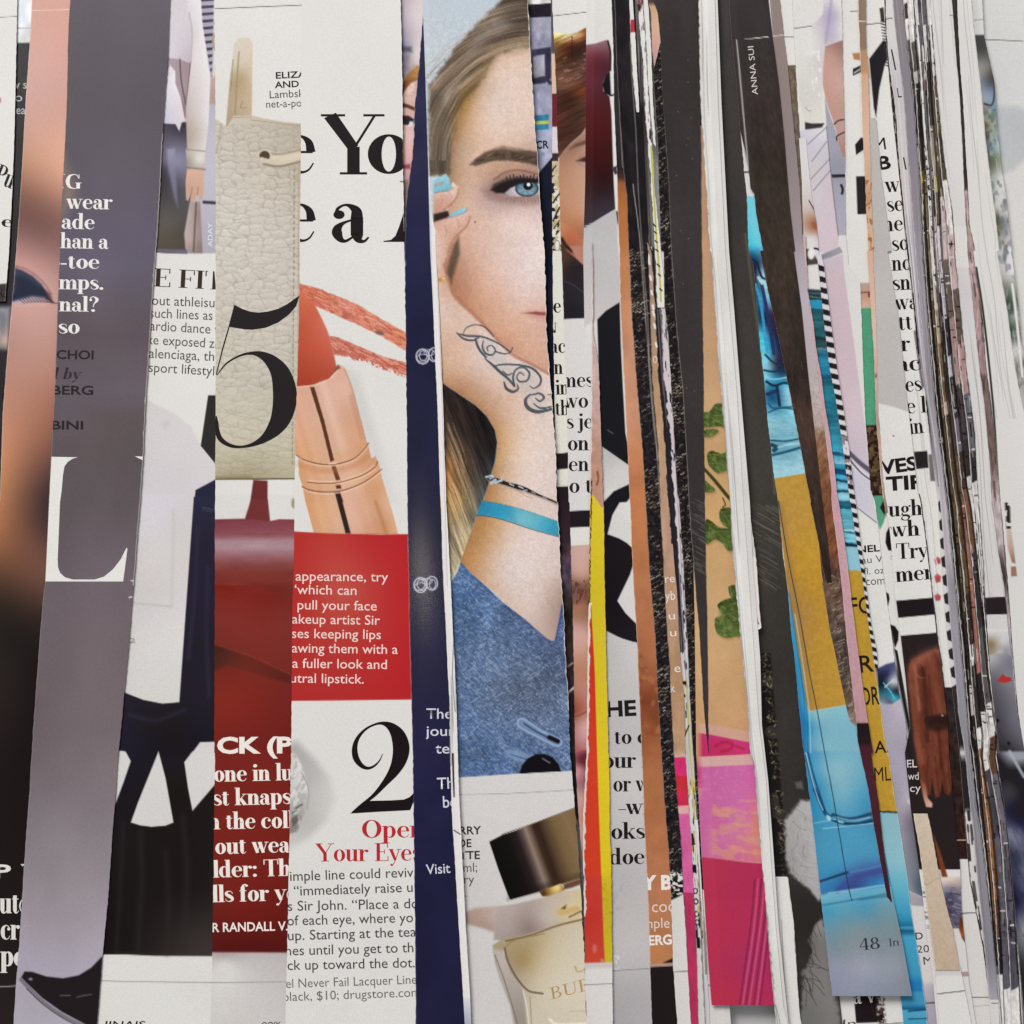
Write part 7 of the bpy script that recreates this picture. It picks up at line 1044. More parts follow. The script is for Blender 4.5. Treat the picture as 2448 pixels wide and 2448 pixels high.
for k in range(110):
    r = np.random.RandomState(k + 300); t = r.rand(); y = (900 if k < 25 else 1040) + (140 if k < 25 else 690) * t; a, b = float(s.xl(y)), float(s.xr(y)); x = a + (b - a) * r.rand(); th = 1.2 + .6 * r.randn(); l = 5 + 9 * r.rand()
    s.line('s', [(x, y), (x + l * math.cos(th), y + l * math.sin(th)), (x + 2 * l * math.cos(th + .3), y + 2 * l * math.sin(th + .3))], 1.2, (('c8bcb8', '8a7a78')[k % 2] if k < 25 else ('b89878', '32241e', '9a6c48', 'd0bca8')[k % 4] if y > 1360 else ('a87850', '4a2c1e', '96603c')[k % 3]), .9, .6)
for k in range(90):
    r = np.random.RandomState(k + 800); y = 1375 + 355 * r.rand(); x = float(s.xr(y)) - 3 - 22 * r.rand() ** 1.5; l_ = 6 + 10 * r.rand(); s.line('s', [(x, y), (x - l_, y + l_ * (.35 + .4 * r.rand()))], 1.6, ('d0c0b0', '2a201e', 'a08c7a', '3a2c26')[k % 4], 1., .6)
s = strip('narrow strip, white at the top and mottled olive brown below', 'd0 190 0 225 300 250 500 290 900 330 1300 355 1700', 'd0 280 0 300 400 330 900 345 1200 360 1500 370 1789 | d1 380 100', 7, y1=640, ext=(10, 0), dx=1.8)
s.poly('d0', [(150, 472), (320, 462), (420, 2000), (200, 2000)], '6a5e4c', 1.5); s.ramp([(470, '5c4f40')], 900); s.noise(5, 9, .28, 160, 640, 3); s.line('d0', [(200, 264), (300, 262)], 6, '6a6668'); s.line('d0', [(320, 1182), (370, 1186)], 10, '3a3230', 1); s.rim('L', 1.5, '7a6c66', -60, 640, .5); s.ramp([(560, '4a3c34')], 900)

# ---- NN: blouse, arm, trousers, then pink and white page with small text
PPR = 'd1 480 0 505 100 550 450 602 850 642 1100 690 1450 720 1700 | d2 740 50 770 300 800 550 840 850 882 1050'
NNR = 'd0 632 0 640 400 655 1000 662 1680 | d1 682 100 762 225 775 500 785 800 805 1240 840 1700 | d2 870 0 905 300 940 600 980 900 1010 1150 1040 1350 1085 1550 | d3 1100 0 1145 420 1220 950 1260 1300 1300 1600 1330 1932'
s = strip('white blouse and bare arm strip with pink cloth and sans text NEL below', 'd0 280 0 300 400 330 900 345 1200 365 1500 380 1789 | d1 470 60 500 100 548 450 600 850 640 1100 688 1450 718 1700 | d2 738 50 768 300 798 550 838 850 878 1050 888 1180 905 1400 940 1700 | d3 965 0 1010 300 1035 450 1090 850 1115 1000 1135 1200 1190 1500 1240 1850', NNR, 6, ext=(20, 0), dx=1.9)
s.part('blouse_photo', 30, 625)
s.line('d0', [(285, 204), (424, 184)], 6, '5a575e'); s.line('d0', [(424, 190), (445, 420), (480, 560)], 5, 'b8b0b4', 2, .7)
s.grad('d0', [(500, 60, 'c4bac6'), (560, 100, 'b2a6bc'), (610, 60, 'cfc9ca'), (500, 200, 'c0b6c2'), (550, 230, 'b6abbd'), (620, 200, 'd0cacb'), (460, 300, 'd0ccca'), (480, 420, 'c8c2c2'), (400, 500, 'd0ccc6'), (350, 700, 'ccc8c2'), (430, 800, 'd2cec6')], [(424, 180), (500, 100), (510, -200), (720, -200), (720, 260), (630, 290), (512, 330), (495, 600), (500, 878), (420, 890), (365, 870), (330, 700), (310, 400), (430, 400)], 2.4)
s.line('d0', [(560, 0), (540, 150), (520, 300)], 16, '9c8cb0', 5, .7)
for k in range(16):
    r = np.random.RandomState(k); x = 420 + 60 * r.rand(); y = 370 + 320 * r.rand() ** 1.5; s.ell('d0', x, y, 3 + 8 * r.rand(), 6 + 14 * r.rand(), 'f0ece0', 2, .5)  # glare of the glossy sheet, painted into its colour as pale spots
s.line('d0', [(375, 765), (395, 790), (415, 790)], 6, '9a94a0', 1.5)
s.poly('d0', [(370, 870), (420, 880), (510, 878), (490, 912), (400, 928), (372, 926)], '3a3436', 2)
s.grad('d0', [(400, 1000, 'c8c2ce'), (480, 960, 'd0ccd0'), (430, 1200, 'c8c0c4'), (520, 1050, 'c4bfc8'), (480, 1400, 'c9bec4'), (560, 1400, 'c8b8be'), (600, 1600, 'cbb9c0')], [(330, 930), (520, 905), (560, 1240), (600, 1500), (640, 1800), (300, 1800), (300, 1000)], 2.4)
for q in ([(390, 1030), (520, 910)], [(420, 1150), (525, 1010)], [(410, 1280), (550, 1130)], [(430, 1360), (555, 1210)]): s.line('d0', q, 7, '77707c', 1.5, .8)
s.line('d0', [(525, 900), (540, 1050), (560, 1260), (610, 1680)], 8, '4a464e', 1.6, .8)
s.grad('d0', [(560, 850, '9c9aa6'), (580, 1100, '9896a4'), (600, 1200, '918f9e'), (620, 1350, '9c9aa8'), (640, 1600, 'a4a2ae')], [(510, 700), (560, 850), (580, 900), (640, 1110), (720, 1150), (720, 1676), (612, 1680), (560, 1245), (545, 1060), (525, 900)], 2)
s.poly('d0', [(560, 1244), (720, 1240), (720, 1262), (565, 1266)], '26242a', 1.4); s.line('d0', [(630, 1320), (640, 1350), (635, 1380)], 18, '2a282c', 1.6); s.poly('d0', [(612, 1678), (720, 1676), (720, 1900), (600, 1900)], 'd4cfcd', 1.5)
s.grad('d0', [(560, 400, 'b98c80'), (620, 350, 'a0746a'), (530, 600, 'bf9488'), (610, 600, 'c29a8e'), (600, 800, 'b88e82'), (620, 900, 'b8928a'), (630, 1050, 'a88078')], [(514, 330), (632, 288), (720, 280), (720, 1120), (640, 1120), (610, 1020), (590, 920), (560, 830), (520, 720), (497, 600), (500, 480)], 2)
for q in ([(580, 885), (610, 860), (660, 850)], [(598, 1000), (600, 970), (660, 938)]): s.line('d0', q, 9, '2a2226', 1.3)
s.grad('d1', [(520, 30, '8a8690'), (590, 10, '97939c')], [(440, 40), (500, 20), (620, -30), (640, 10), (560, 45), (480, 70)], 2)
s.grad('d1', [(540, 120, 'c4b2ba'), (600, 300, 'c7b0b8'), (620, 600, 'c8b0b8'), (680, 900, 'c8b2ba'), (720, 1200, 'ccb8c0'), (700, 1400, 'c4b4be')], [(400, 80), (560, 48), (640, 20), (652, 150), (700, 500), (755, 900), (800, 1240), (840, 1620), (680, 1430), (600, 900)], 3)
s.grad('d1', [(720, 700, 'd2cecb'), (780, 1100, 'd2cecb')], [(640, -20), (900, -40), (900, 1300), (802, 1260), (755, 900), (702, 500), (654, 150)], 3, a=.8)
s.line('d1', [(685, 1440), (760, 1510), (840, 1570)], 34, '5a5064', 3); s.line('d1', [(690, 1470), (760, 1540), (840, 1610)], 12, 'c8c0ca', 2); s.line('d1', [(700, 1500), (770, 1580), (850, 1640)], 10, '4a3c50', 1.8)
s.grad('d2', [(780, 60, 'c6c2cc'), (860, 80, 'c8c2c8'), (800, 200, 'd2cecc'), (880, 400, 'd2cecb')], P('d1', [(680, 1520), (860, 1660), (860, 1789)]) + P('d2', [(900, 180), (740, 40), (730, 0)]), 2.5); s.line('d2', [(745, 42), (800, 85), (880, 145)], 6, '6a6468', 1.2)
s.grad('d2', [(920, 1180, '44486c'), (1010, 1160, '4c5278'), (960, 1230, '343654'), (930, 1300, '1c2a38'), (1000, 1280, 'b4b8c0'), (960, 1350, '2c6a80'), (1020, 1350, '26303c'), (980, 1420, '55667a'), (1000, 1400, '3aa0b8'), (930, 1450, '8a9ca8')], [(880, 1190), (950, 1155), (1010, 1140), (1060, 1160), (1060, 1400), (1000, 1440), (940, 1470), (900, 1420)], 3, 1.7); s.line('d2', [(930, 1290), (980, 1350), (1010, 1400)], 8, '5ab8d0', 1.4); s.line('d2', [(940, 1320), (1000, 1270)], 8, 'c8d0d8', 1.8)
s.grad('d2', [(960, 1500, 'a8a0b0'), (1030, 1480, 'b4acb8'), (1000, 1650, 'a9a0ae'), (1060, 1700, 'a49ba8')], [(900, 1440), (1000, 1442), (1060, 1400), (1200, 1400), (1200, 1900), (900, 1900)], 3)
s.grad('d3', [(1000, 50, 'a49cac'), (1060, 150, 'a89fae'), (1040, 300, 'a098a6'), (1110, 330, 'b0a8b4'), (1080, 480, '8c8492'), (1120, 480, '77727e'), (1080, 600, '8c8894'), (1150, 650, '6e6c78'), (1120, 800, '7c7e8a'), (1190, 850, '5c6672'), (1170, 960, '56666e'), (1120, 980, '8c8c98')], [(900, -20), (1200, -20), (1400, 1000), (1220, 1030), (1120, 990), (1000, 900)], 3); s.ell('d3', 1120, 345, 16, 22, 'd8d4da', 4, .8)
s.grad('d3', [(1130, 1030, 'a89ca4'), (1200, 1070, '9c949e')], [(1080, 990), (1130, 995), (1225, 1035), (1300, 1100), (1130, 1090)], 3); s.poly('d3', [(1050, 1085), (1140, 1090), (1330, 1105), (1380, 1640), (1180, 1620)], 'd0cac7', 1.6)
s.grad('d3', [(1230, 1660, 'bcb4ba'), (1280, 1700, 'aca2ac'), (1300, 1850, 'a49aa6')], [(1100, 1620), (1420, 1650), (1500, 2100), (1100, 2100)], 8); s.line('d3', [(1230, 1783), (1335, 1779)], 8, '3c383c', 1)
for t, a, b, h, bo in (('NEL', (745, 362), (906, 350), 46, .025), ('au Ve', (776, 440), (965, 424), 50, 0), ('fl. oz', (790, 518), (938, 508), 48, 0), ('com', (806, 594), (940, 586), 58, 0)): s.sans('lettering', t, 'd2', a, b, h, INK if bo else '5a5658', bo)
s.sans('lettering', 'D F', 'd3', (1160, 1330), (1275, 1322), 48, '2e2a2c', .01); s.sans('lettering', '20/', 'd3', (1170, 1425), (1285, 1418), 52, '3e3a3c'); s.sans('lettering', 'M', 'd3', (1218, 1510), (1280, 1504), 56, '3e3a3c')

# ---- QQ: second blue bottle / mustard
s = strip('second blue and mustard strip, with black capitals F R A and ML', 'd0 335 1000 358 1300 365 1500 375 1789 | d1 380 0 395 300 430 500 450 700 485 900 510 1100 545 1300 580 1550 600 1750 | d2 610 0 660 350 700 700 740 1000 785 1350 820 1570 840 1789 | d3 855 0 900 400 940 750 980 1000 1020 1250 1045 1450 1085 1690 1110 1932', 'd0 380 1000 398 1200 420 1400 455 1600 470 1789 | d1 462 60 490 350 510 550 550 850 590 1050 640 1400 680 1700 | d2 700 50 742 300 782 560 822 860 852 1060 870 1180 900 1400 945 1720 | d3 965 0 1010 300 1035 450 1095 850 1130 1150 1190 1500 1240 1860 1245 1932', 7, y0=330, ext=(12, 0), dx=1.7, rag=.5)
s.part('mustard_label', 1365, 1940)
s.fill('cfcaca'); s.grad('d0', [(400, 1250, 'd0ccca'), (420, 1500, 'c0a89c'), (440, 1620, 'a0664a'), (430, 1700, 'd0c8c6'), (460, 1750, 'ccc4c8')], [(300, 1000), (600, 1000), (600, 2000), (300, 2000)], 2); s.line('d0', [(400, 1430), (450, 1520)], 9, '55505a', 1.4); s.poly('d0', [(420, 1580), (465, 1590), (450, 1640), (425, 1620)], '9a5a3a', 2); s.line('d0', [(440, 1770), (480, 1780)], 14, '222024', 1.4)
s.poly('d1', [(360, -20), (420, -10), (450, 50), (480, 90), (370, 105)], '4a423e', 2.5); s.ell('d1', 415, 20, 26, 40, 'e0dcda', 3)
s.poly('d1', [(360, 112), (500, 98), (500, 262), (380, 266)], 'd6d2ce', 1.4)
s.bands([(692, '24383c'), (699, '4a6a6c'), (702, '24383c'), (708, '5a7a78'), (711, '22363a'), (716, '2a8fb4'), (737, '23545e'), (760, '28606a'), (805, '1e3236'), (812, '2a4a50'), (832, '5a7a84'), (838, '256a84'), (858, '237c9c'), (895, '1e5a70'), (920, '227084'), (1000, '27758c'), (1040, '2f8aa4'), (1075, '3a98b4'), (1082, '1c5068'), (1090, '48a4c0'), (1100, '8cc4d4'), (1108, '2c88ac'), (1120, '16486a'), (1135, '3c9cc0'), (1147, '123a54'), (1152, '6cb8d0'), (1170, '1a5068'), (1177, '80bccc'), (1198, '1e6478'), (1208, '184c60'), (1216, '52a4b8'), (1240, '58a6ba'), (1266, '9cccd6'), (1270, '1e4a58'), (1274, '6cb4c6'), (1298, '103040'), (1307, '86bccb'), (1364, 'b88e2c'), (1939, '241e20'), (1943, '78b0bc')], 2.4, 7, -.1)
s.noise(40, 6, .25, 740, 1300, 4); s.noise(7, 7, .06, 1365, 1940); s.ramp([(1945, '86b4be'), (2060, '84b8c4'), (2120, '5cacc4'), (2180, '3a98bc'), (2200, '2a88b0'), (2212, '1c6c94'), (2218, '3a98bc'), (2226, '18587c'), (2240, '409cc0'), (2330, '3a94bc'), (2350, '1f78b4'), (2368, '2478b4'), (2374, '3a90bc'), (2400, '3a90b8'), (2412, '1a5880'), (2416, '4aa0c0'), (2448, '3c98bc')], 1945); s.line('d3', [(1110, 1840), (1230, 1830)], 12, '14466a', 1.6); s.line('d3', [(1110, 1898), (1250, 1892)], 7, '1a2a38', 1)
s.rim('R', 1.6, 'd4d0d2', 1560, 2448, .6)
for t, a, b, h in (('FO', (698, 802), (858, 790), 118), ('R', (764, 1216), (866, 1206), 118), ('OR', (768, 1452), (905, 1440), 126), ('AL', (868, 1790), (1010, 1782), 84)): s.sans('lettering', t, 'd2', a, b, h, '2a2220', .012)
s.sans('lettering', 'ML', 'd3', (868, 202), (985, 196), 98, '2a2220', 0)

# ---- JJ: pink into maroon
s = strip('slim plain pink strip turning maroon near the foot', 'd1 365 0 390 300 420 500 440 700 465 900 490 1100 510 1250 540 1500 560 1700 | d2 560 0 605 350 640 650 665 950 700 1250 738 1570 746 1700 | d3 765 0 820 250 860 500 920 830 970 1100 1025 1350 1085 1690', 'd1 380 0 395 300 430 500 452 700 487 900 512 1100 547 1300 582 1550 602 1750 | d2 612 0 662 350 702 700 742 1000 787 1350 822 1570 842 1789 | d3 857 0 902 400 942 750 982 1000 1022 1250 1047 1450 1087 1690', 10, y0=560, y1=2366, dx=1.6, rag=.6)
s.ramp([(560, 'c0a8a8'), (800, 'c49494'), (1000, 'c89a9c'), (1200, 'c4949c'), (1500, 'c0949c'), (1727, 'b88890'), (1730, '241d20'), (1775, '261e22'), (1785, '4a2230'), (1850, '4c2630'), (2050, '45242c'), (2200, '3c2028'), (2366, '34202a')]); s.noise(5, 6, .06); s.rim('L', 1.2, 'd8b8b4', 700, 1700, .6); s.rim('R', 1.0, 'd8c0c0', 700, 1700, .5)

# ---- PP: barber striped edge
s = strip('very thin black and white striped strip running slantwise', 'd1 455 30 465 90 490 350 510 550 550 850 590 1050 640 1400 680 1700 | d2 702 50 742 300 782 560 822 860 852 1060 870 1190', 'd1 480 0 505 100 550 450 602 850 642 1100 690 1450 720 1700 | d2 740 50 770 300 800 550 840 850 882 1050 892 1190', 9, y0=605, y1=1598, dx=1.4, rag=.4)
s.fill('cfcacc'); pos = 632.
k = 0
while pos < 1600:
    st = 13.5 - 3.5 * (pos - 632) / 970; a, b = float(s.xl(pos)) - 2, float(s.xr(pos)) + 2
    if not (1040 < pos < 1085): s.poly('s', [(a, pos), (b, pos + 5), (b, pos + 5 + st), (a, pos + st)], '231f24', 1.2)
    pos += st * 1.98
s.chips(1040, 1180, ['8a7a84'], 6, 8, .55, 5)

# ---- TT: skin, green and brown scraps
s = strip('narrow white strip with a plain green block and black letter scraps', 'd0 632 0 640 400 655 1000 662 1680 | d1 682 100 762 225 775 500 785 800 805 1240 840 1700 | d2 870 0 905 180 930 350 960 650 1000 950 1040 1150 1090 1400 1130 1600', 'd0 750 0 765 350 770 500 780 900 800 1300 815 1789 | d1 825 0 848 500 870 900 880 1250 905 1500 925 1700 | d2 960 0 985 150 1008 350 1032 650 1070 950 1105 1250 1138 1600 | d3 1160 50', 5, y1=1850, ext=(16, 10), dx=1.8, rag=.5)
s.line('d0', [(695, 80), (755, 78)], 6, '5a575e'); s.poly('d0', [(735, 1258), (830, 1252), (830, 1524), (745, 1528)], '2a2527', 1.4); s.poly('d0', [(728, 1030), (770, 980), (800, 985), (800, 1060), (735, 1105)], '262023', 1.5); s.poly('d0', [(712, 490), (780, 460), (780, 510), (712, 540)], '2e282a', 1.5); s.line('d0', [(722, 520), (760, 495)], 8, 'c8c4c0', 1); s.poly('d0', [(708, 380), (790, 372), (790, 430), (720, 425)], 'b07850', 2.5)
s.grain(3, ['c0bcb8', 'b4b0ac'], -90, 420, 4, 1.6, .6)
s.grad('d1', [(800, 250, 'b49a88'), (800, 320, 'c09078'), (800, 380, 'cca48c')], [(740, 228), (900, 226), (900, 406), (740, 408)], 1.6); s.line('d1', [(770, 296), (840, 294)], 10, '7a5040', 1.8); s.line('d1', [(825, 300), (828, 325)], 12, '6a4030', 1.8)
s.poly('d1', [(740, 408), (900, 404), (920, 1238), (740, 1242)], '4c9874', 1.4); s.noise(5, 5, .07, 735, 1016); s.grad('d1', [(840, 1280, '30221e'), (850, 1350, '4c3a28'), (850, 1500, '5a4630'), (870, 1650, '3a2a24')], [(740, 1242), (1000, 1238), (1000, 1745), (740, 1750)], 1.5); s.chips(1020, 1185, ['6a5434', '2a1c18'], 10, 10, .56, 3, .1)
s.grad('d2', [(880, 40, '4c9874'), (900, 130, '569c7a')], P('d1', [(800, 1750), (1000, 1745)]) + P('d2', [(960, 60), (930, 150), (905, 200), (840, 0)]), 2); s.poly('d2', [(905, 40), (925, 0), (960, -20), (955, 60), (935, 90)], '2a2024', 2)
s.grad('d2', [(960, 300, '1e1a1c'), (980, 330, '1e1a1c')], [(985, 150), (950, 220), (945, 290), (965, 345), (1010, 350), (1010, 150)], 2); s.poly('d2', [(945, 640), (968, 655), (974, 690), (966, 735), (945, 745)], '231e20', 1.6); s.poly('d2', [(975, 872), (1012, 885), (1038, 925), (1036, 985), (1012, 1045), (1000, 1000)], '201b1d', 1.8)
s.poly('d2', [(1000, 1040), (1030, 1060), (1160, 1789), (1125, 1789), (1085, 1580)], '242024', 1.5)
s.chips_in('d2', [(985, 380), (1010, 380), (1010, 410), (985, 410)], ['8a8684'], 3, 3, .4)

# ---- SS: peach sliver
s = strip('very thin peach strip beside the grey and white strip of serif text', 'd0 750 0 765 350 770 500 780 900 800 1300 815 1789 | d1 825 0 848 500 870 900 880 1250 905 1500 925 1700 | d2 935 0', 'd0 802 0 804 200 807 350 822 500 832 900 843 1300 853 1789 | d1 860 0 878 500 886 900 900 1200 928 1600 945 1750 | d2 955 20', 9, y1=1225, dx=1.5, rag=.8)
s.ramp([(-90, '8a7664'), (115, '8c705a'), (122, 'b08464'), (170, 'b98a66'), (182, 'cca080'), (220, 'cca48c'), (320, 'd2ac94'), (430, 'cca280'), (480, 'b88c68'), (500, 'caa484'), (560, 'cea688'), (620, 'd2a890'), (820, 'd4b4a4'), (890, 'cfa090'), (900, '8a5a48'), (906, 'd0a898'), (1010, 'b09080'), (1080, 'c8a08c'), (1180, 'a88474'), (1225, '8a6a5c')]); s.chips(430, 600, ['a86838'], 5, 9, .6, 3, .1); s.line('d0', [(755, 152), (806, 154)], 6, 'e0d4cc'); s.line('s', [(2069, 1020), (2082, 1110), (2094, 1170)], 3, '3c2e2a', 1)

# ---- UU: grey page with black sans and serif words, woman in rust jacket
UUR = 'd0 876 840 890 1000 905 1200 940 1450 958 1789 | d1 985 0 1040 500 1090 1000 1140 1400 1172 1700 | d2 1195 0 1240 350 1270 600 1310 950 1340 1150 1390 1600 | d3 1398 0 1450 600 1475 780 1490 1140 1540 1640 1590 1932'
s = strip('grey topped strip reading VES TIP ugh wh Try above a rust leather jacket', 'd0 826 840 832 900 843 1300 853 1789 | d1 860 0 878 500 886 900 900 1200 928 1600 945 1750 | d2 962 40 990 170 1008 350 1032 650 1070 950 1105 1250 1138 1600 | d3 1100 0 1145 420 1220 950 1260 1300 1300 1600 1330 1932', UUR, 8, y0=282, ext=(6, 0), rag=.4)
s.part('jacket_photo', 1515, 2235)
s.grad('d1', [(900, 0, 'b6b0ac'), (1000, 500, 'b8b2ae'), (960, 1000, 'b9b3af'), (900, 300, 'bcb6b2')], [(700, -1200), (1200, -1200), (1200, 1170), (1100, 1145), (1000, 1110), (895, 1086), (700, 1050)], 3); s.ell('d1', 1003, 1318, 6, 5, '4a4648')
s.poly('d2', [(1000, 705), (1045, 702), (1320, 678), (1320, 800), (1060, 824), (1000, 826)], '241d20', 1.4)
s.poly('d2', [(1000, 955), (1070, 952), (1310, 932), (1500, 920), (1700, 2620), (1000, 2620)], '2a2223', 1.4)
jk = P('d2', [(1112, 1170), (1130, 1125), (1195, 1090), (1300, 1042), (1350, 1075), (1420, 1500), (1440, 1789)]) + P('d3', [(1440, 180), (1400, 300), (1370, 290), (1350, 200), (1330, 310), (1300, 320), (1275, 180), (1265, 300), (1225, 300), (1190, 180), (1165, 0)]) + P('d2', [(1150, 1720), (1125, 1400), (1105, 1250)])
s.poly('s', jk, '6a3526', 2.4)
for q, w_, c, sf in (([(1160, 1150), (1220, 1108), (1310, 1072)], 70, '92543f', 14), ([(1130, 1180), (1128, 1300), (1150, 1480), (1175, 1700), (1200, 1850)], 46, '8a4a36', 9), ([(1150, 1170), (1165, 1300), (1185, 1480)], 18, 'a5664e', 6), ([(1205, 1190), (1225, 1330), (1235, 1500), (1240, 1700)], 22, '3d2019', 7), ([(1270, 1130), (1290, 1250), (1320, 1400), (1340, 1500)], 40, '7e4433', 11), ([(1300, 1090), (1340, 1220), (1370, 1400)], 24, '5a2e24', 8), ([(1255, 1240), (1262, 1400), (1275, 1520)], 14, '4e271d', 5), ([(1280, 1620), (1300, 1760), (1290, 1880)], 40, '7a4030', 10), ([(1350, 1620), (1370, 1760), (1390, 1900)], 34, '713a2a', 9), ([(1320, 1610), (1335, 1760), (1345, 1900)], 16, '44231a', 5), ([(1400, 1600), (1420, 1789)], 24, '4a281f', 8)): s.line('d2', q, w_, c, sf, .8)
s.line('d2', [(1195, 1160), (1230, 1240), (1215, 1260)], 9, '47231a', 2.5, .8); s.line('d2', [(1165, 1230), (1185, 1250), (1225, 1255)], 8, 'a06450', 3, .6); s.noise(7, 16, .14, 1540, 1900, 3, rot=-.2)
s.line('d2', [(1250, 1560), (1310, 1545), (1390, 1550)], 60, '32221e', 4, .7); s.line('d2', [(1215, 1200), (1240, 1400), (1250, 1700)], 14, '4c281e', 3, .7); s.poly('d2', [(1240, 1535), (1400, 1515), (1410, 1570), (1380, 1620), (1300, 1640), (1250, 1620)], '2a1c1a', 8, .8); s.ell('d2', 1350, 1522, 7, 7, 'a89a90', 1.5)
s.grad('d3', [(1215, 200, '8a4a30'), (1230, 320, 'b8846c'), (1250, 370, 'cca08c'), (1270, 375, 'd0a898')], [(1190, 180), (1230, 230), (1245, 320), (1280, 360), (1275, 388), (1235, 385), (1215, 320)], 2.2)
for x0, x1 in ((1250, 1240), (1300, 1310), (1340, 1360), (1390, 1400)): s.line('d3', [(x0, 20), (x1, 160), (x1 + 20, 300)], 9, '4a2418', 2, .6)
s.poly('d3', [(1280, 560), (1340, 720), (1390, 890), (1350, 900), (1320, 760)], '7a3c20', 3); s.poly('d3', [(1330, 890), (1400, 885), (1480, 888), (1480, 860), (1600, 860), (1600, 975), (1345, 970)], 'c4b0a8', 3); s.grad('d3', [(1340, 920, 'd0c4be'), (1420, 910, 'ccb8ae'), (1400, 1000, '55526a'), (1450, 1050, '5c586c'), (1430, 1150, '4c485c'), (1440, 1230, '6a6678')], [(1325, 885), (1500, 885), (1560, 1250), (1390, 1255), (1360, 1000)], 3)
s.chips(2120, 2220, ['3c3a4a', '8a8698'], 12, 5, .58, 6, .1, .1, .6)
s.poly('d3', [(1240, 1250), (1390, 1254), (1700, 1250), (1800, 2100), (1240, 2100)], 'd2cdca', 1.5); s.grad('d3', [(1500, 1230, '6a3018'), (1510, 1300, 'a85424'), (1515, 1340, '3a2018')], [(1475, 1170), (1510, 1180), (1530, 1300), (1525, 1370), (1490, 1320), (1470, 1260)], 2.5)
s.poly('d3', [(1480, 1562), (1560, 1556), (1560, 1592), (1485, 1596)], 'a88c88', 1.4); s.line('d3', [(1320, 1716), (1420, 1704), (1500, 1692)], 7, '4a4648', .9)
for t, c, a, b, h, bo in (('VES', 'd1', (905, 1592), (1178, 1556), 92, .035), ('TIP', 'd1', (952, 1708), (1222, 1690), 94, .035)): s.sans('lettering', t, c, a, b, h, INK, bo)
for t, a, b, xh in (('ugh', (966, 106), (1212, 92), 1), ('wh', (980, 252), (1194, 238), 1), ('Try', (1026, 408), (1256, 394), 0), ('mer', (1018, 572), (1290, 548), 1)): s.serif('lettering', t, 'd2', a, b, 74 if xh else 112, INK, 1., xh=bool(xh))
for t, a, b in (('EL', (1098, 104), (1170, 102)), ('wd', (1105, 192), (1182, 190)), ('cy', (1120, 278), (1198, 274))): s.sans('lettering', t, 'd3', a, b, 54, 'd0cac6', .01 if t == 'EL' else 0)
s = strip('plain beige strip, narrow, laid over the lower right pages', 'd3 1145 440 1190 700 1222 950 1262 1250 1302 1550', 'd3 1245 425 1290 650 1342 950 1422 1250 1472 1530', 10, y0=1945, y1=2319, dx=2)
s.ramp([(1945, 'c8b8a4'), (2060, 'c4b098'), (2200, 'c2ac94'), (2319, 'bea68c')]); s.noise(6, 8, .05); s.line('d3', [(1215, 910), (1240, 940), (1300, 900), (1340, 895)], 8, 'a08c76', 2, .6); s.rim('L', 1.2, 'e4dcd0', 1945, 2319, .6)
s = strip('white lower page sheet with a fine dark rule, below the beige strip', 'd3 1300 1540 1330 1932', 'd3 1480 1525 1560 1932', 9, y0=2310, dx=2.2)
s.line('d3', [(1310, 1718), (1420, 1706), (1560, 1690)], 7, '4a4648', .9); s.ramp([(2310, 'c0bab8'), (2330, 'ccc7c4')], 2310, 2332); s.rim('R', 1.3, 'a8a4a2', 2310, 2500, .6)
# ------------------------------------------------------------------ the crowded slivers at the right
def ticks(s, ya, yb, n, cols, wmax=.9, hmin=5, hmax=30, seed=0, a=.9):     # cut scraps of print: streaks that run with the strip
    r = np.random.RandomState(seed)
    for k in range(int(n * 1.5)):
        y = ya + (yb - ya) * r.rand(); h = (hmin + (hmax - hmin) * r.rand() ** 2) * 1.7; u = r.rand(); w_ = max(1.6, (float(s.xr(y)) - float(s.xl(y))) * wmax * (.1 + .5 * r.rand())); pts = []
        for q in (y, y + h * .5, y + h): l, e = float(s.xl(q)), float(s.xr(q)); pts.append((l + (e - l) * u, q))
        s.line('s', pts, w_, cols[r.randint(len(cols))], 1.1, a, False)
VVL = 'd0 802 0 804 200 807 350 822 500 830 840 890 1000 905 1200 940 1450 958 1789 | d1 985 0 1040 500 1090 1000 1140 1400 1172 1700 | d2 1195 0 1240 350 1270 600 1310 950 1340 1150 1390 1600 | d3 1398 0 1450 600 1475 780 1490 1140 1540 1640 1590 1932'
VVR = 'd0 935 0 945 250 960 450 1000 850 1035 1200 1075 1600 | d1 1098 0 1122 200 1150 450 1172 700 1196 850 1226 1000 1246 1200 1282 1500 1306 1700 | d2 1318 0 1332 300 1352 600 1380 950 1405 1200 1440 1500 | d3 1472 0 1520 600 1545 900 1590 1140 1640 1400 1690 1800 1705 1932'
WWR = 'd0 945 0 956 250 973 450 1022 850 1052 1250 1086 1600 | d1 1110 0 1142 300 1176 600 1202 850 1246 1100 1292 1450 1325 1700 | d2 1336 0 1370 400 1395 700 1420 1000 1445 1250 1465 1500 | d3 1510 0 1552 400 1592 800 1642 1300 1700 1932'
XXR = 'd0 995 0 1020 250 1045 450 1075 700 1095 1000 1115 1250 1140 1550 | d1 1160 0 1188 400 1218 700 1246 1000 1298 1350 1330 1600 1340 1700'
YYL = 'd0 995 0 1020 250 1045 450 1075 700 1095 1000 1115 1250 1140 1550 | d1 1160 0 1188 400 1218 700 1246 1000 1298 1350 1330 1700 | d2 1336 0 1370 400 1395 700 1420 1000 1445 1250 1465 1500 | d3 1510 0 1552 400 1592 800 1642 1300 1700 1932'
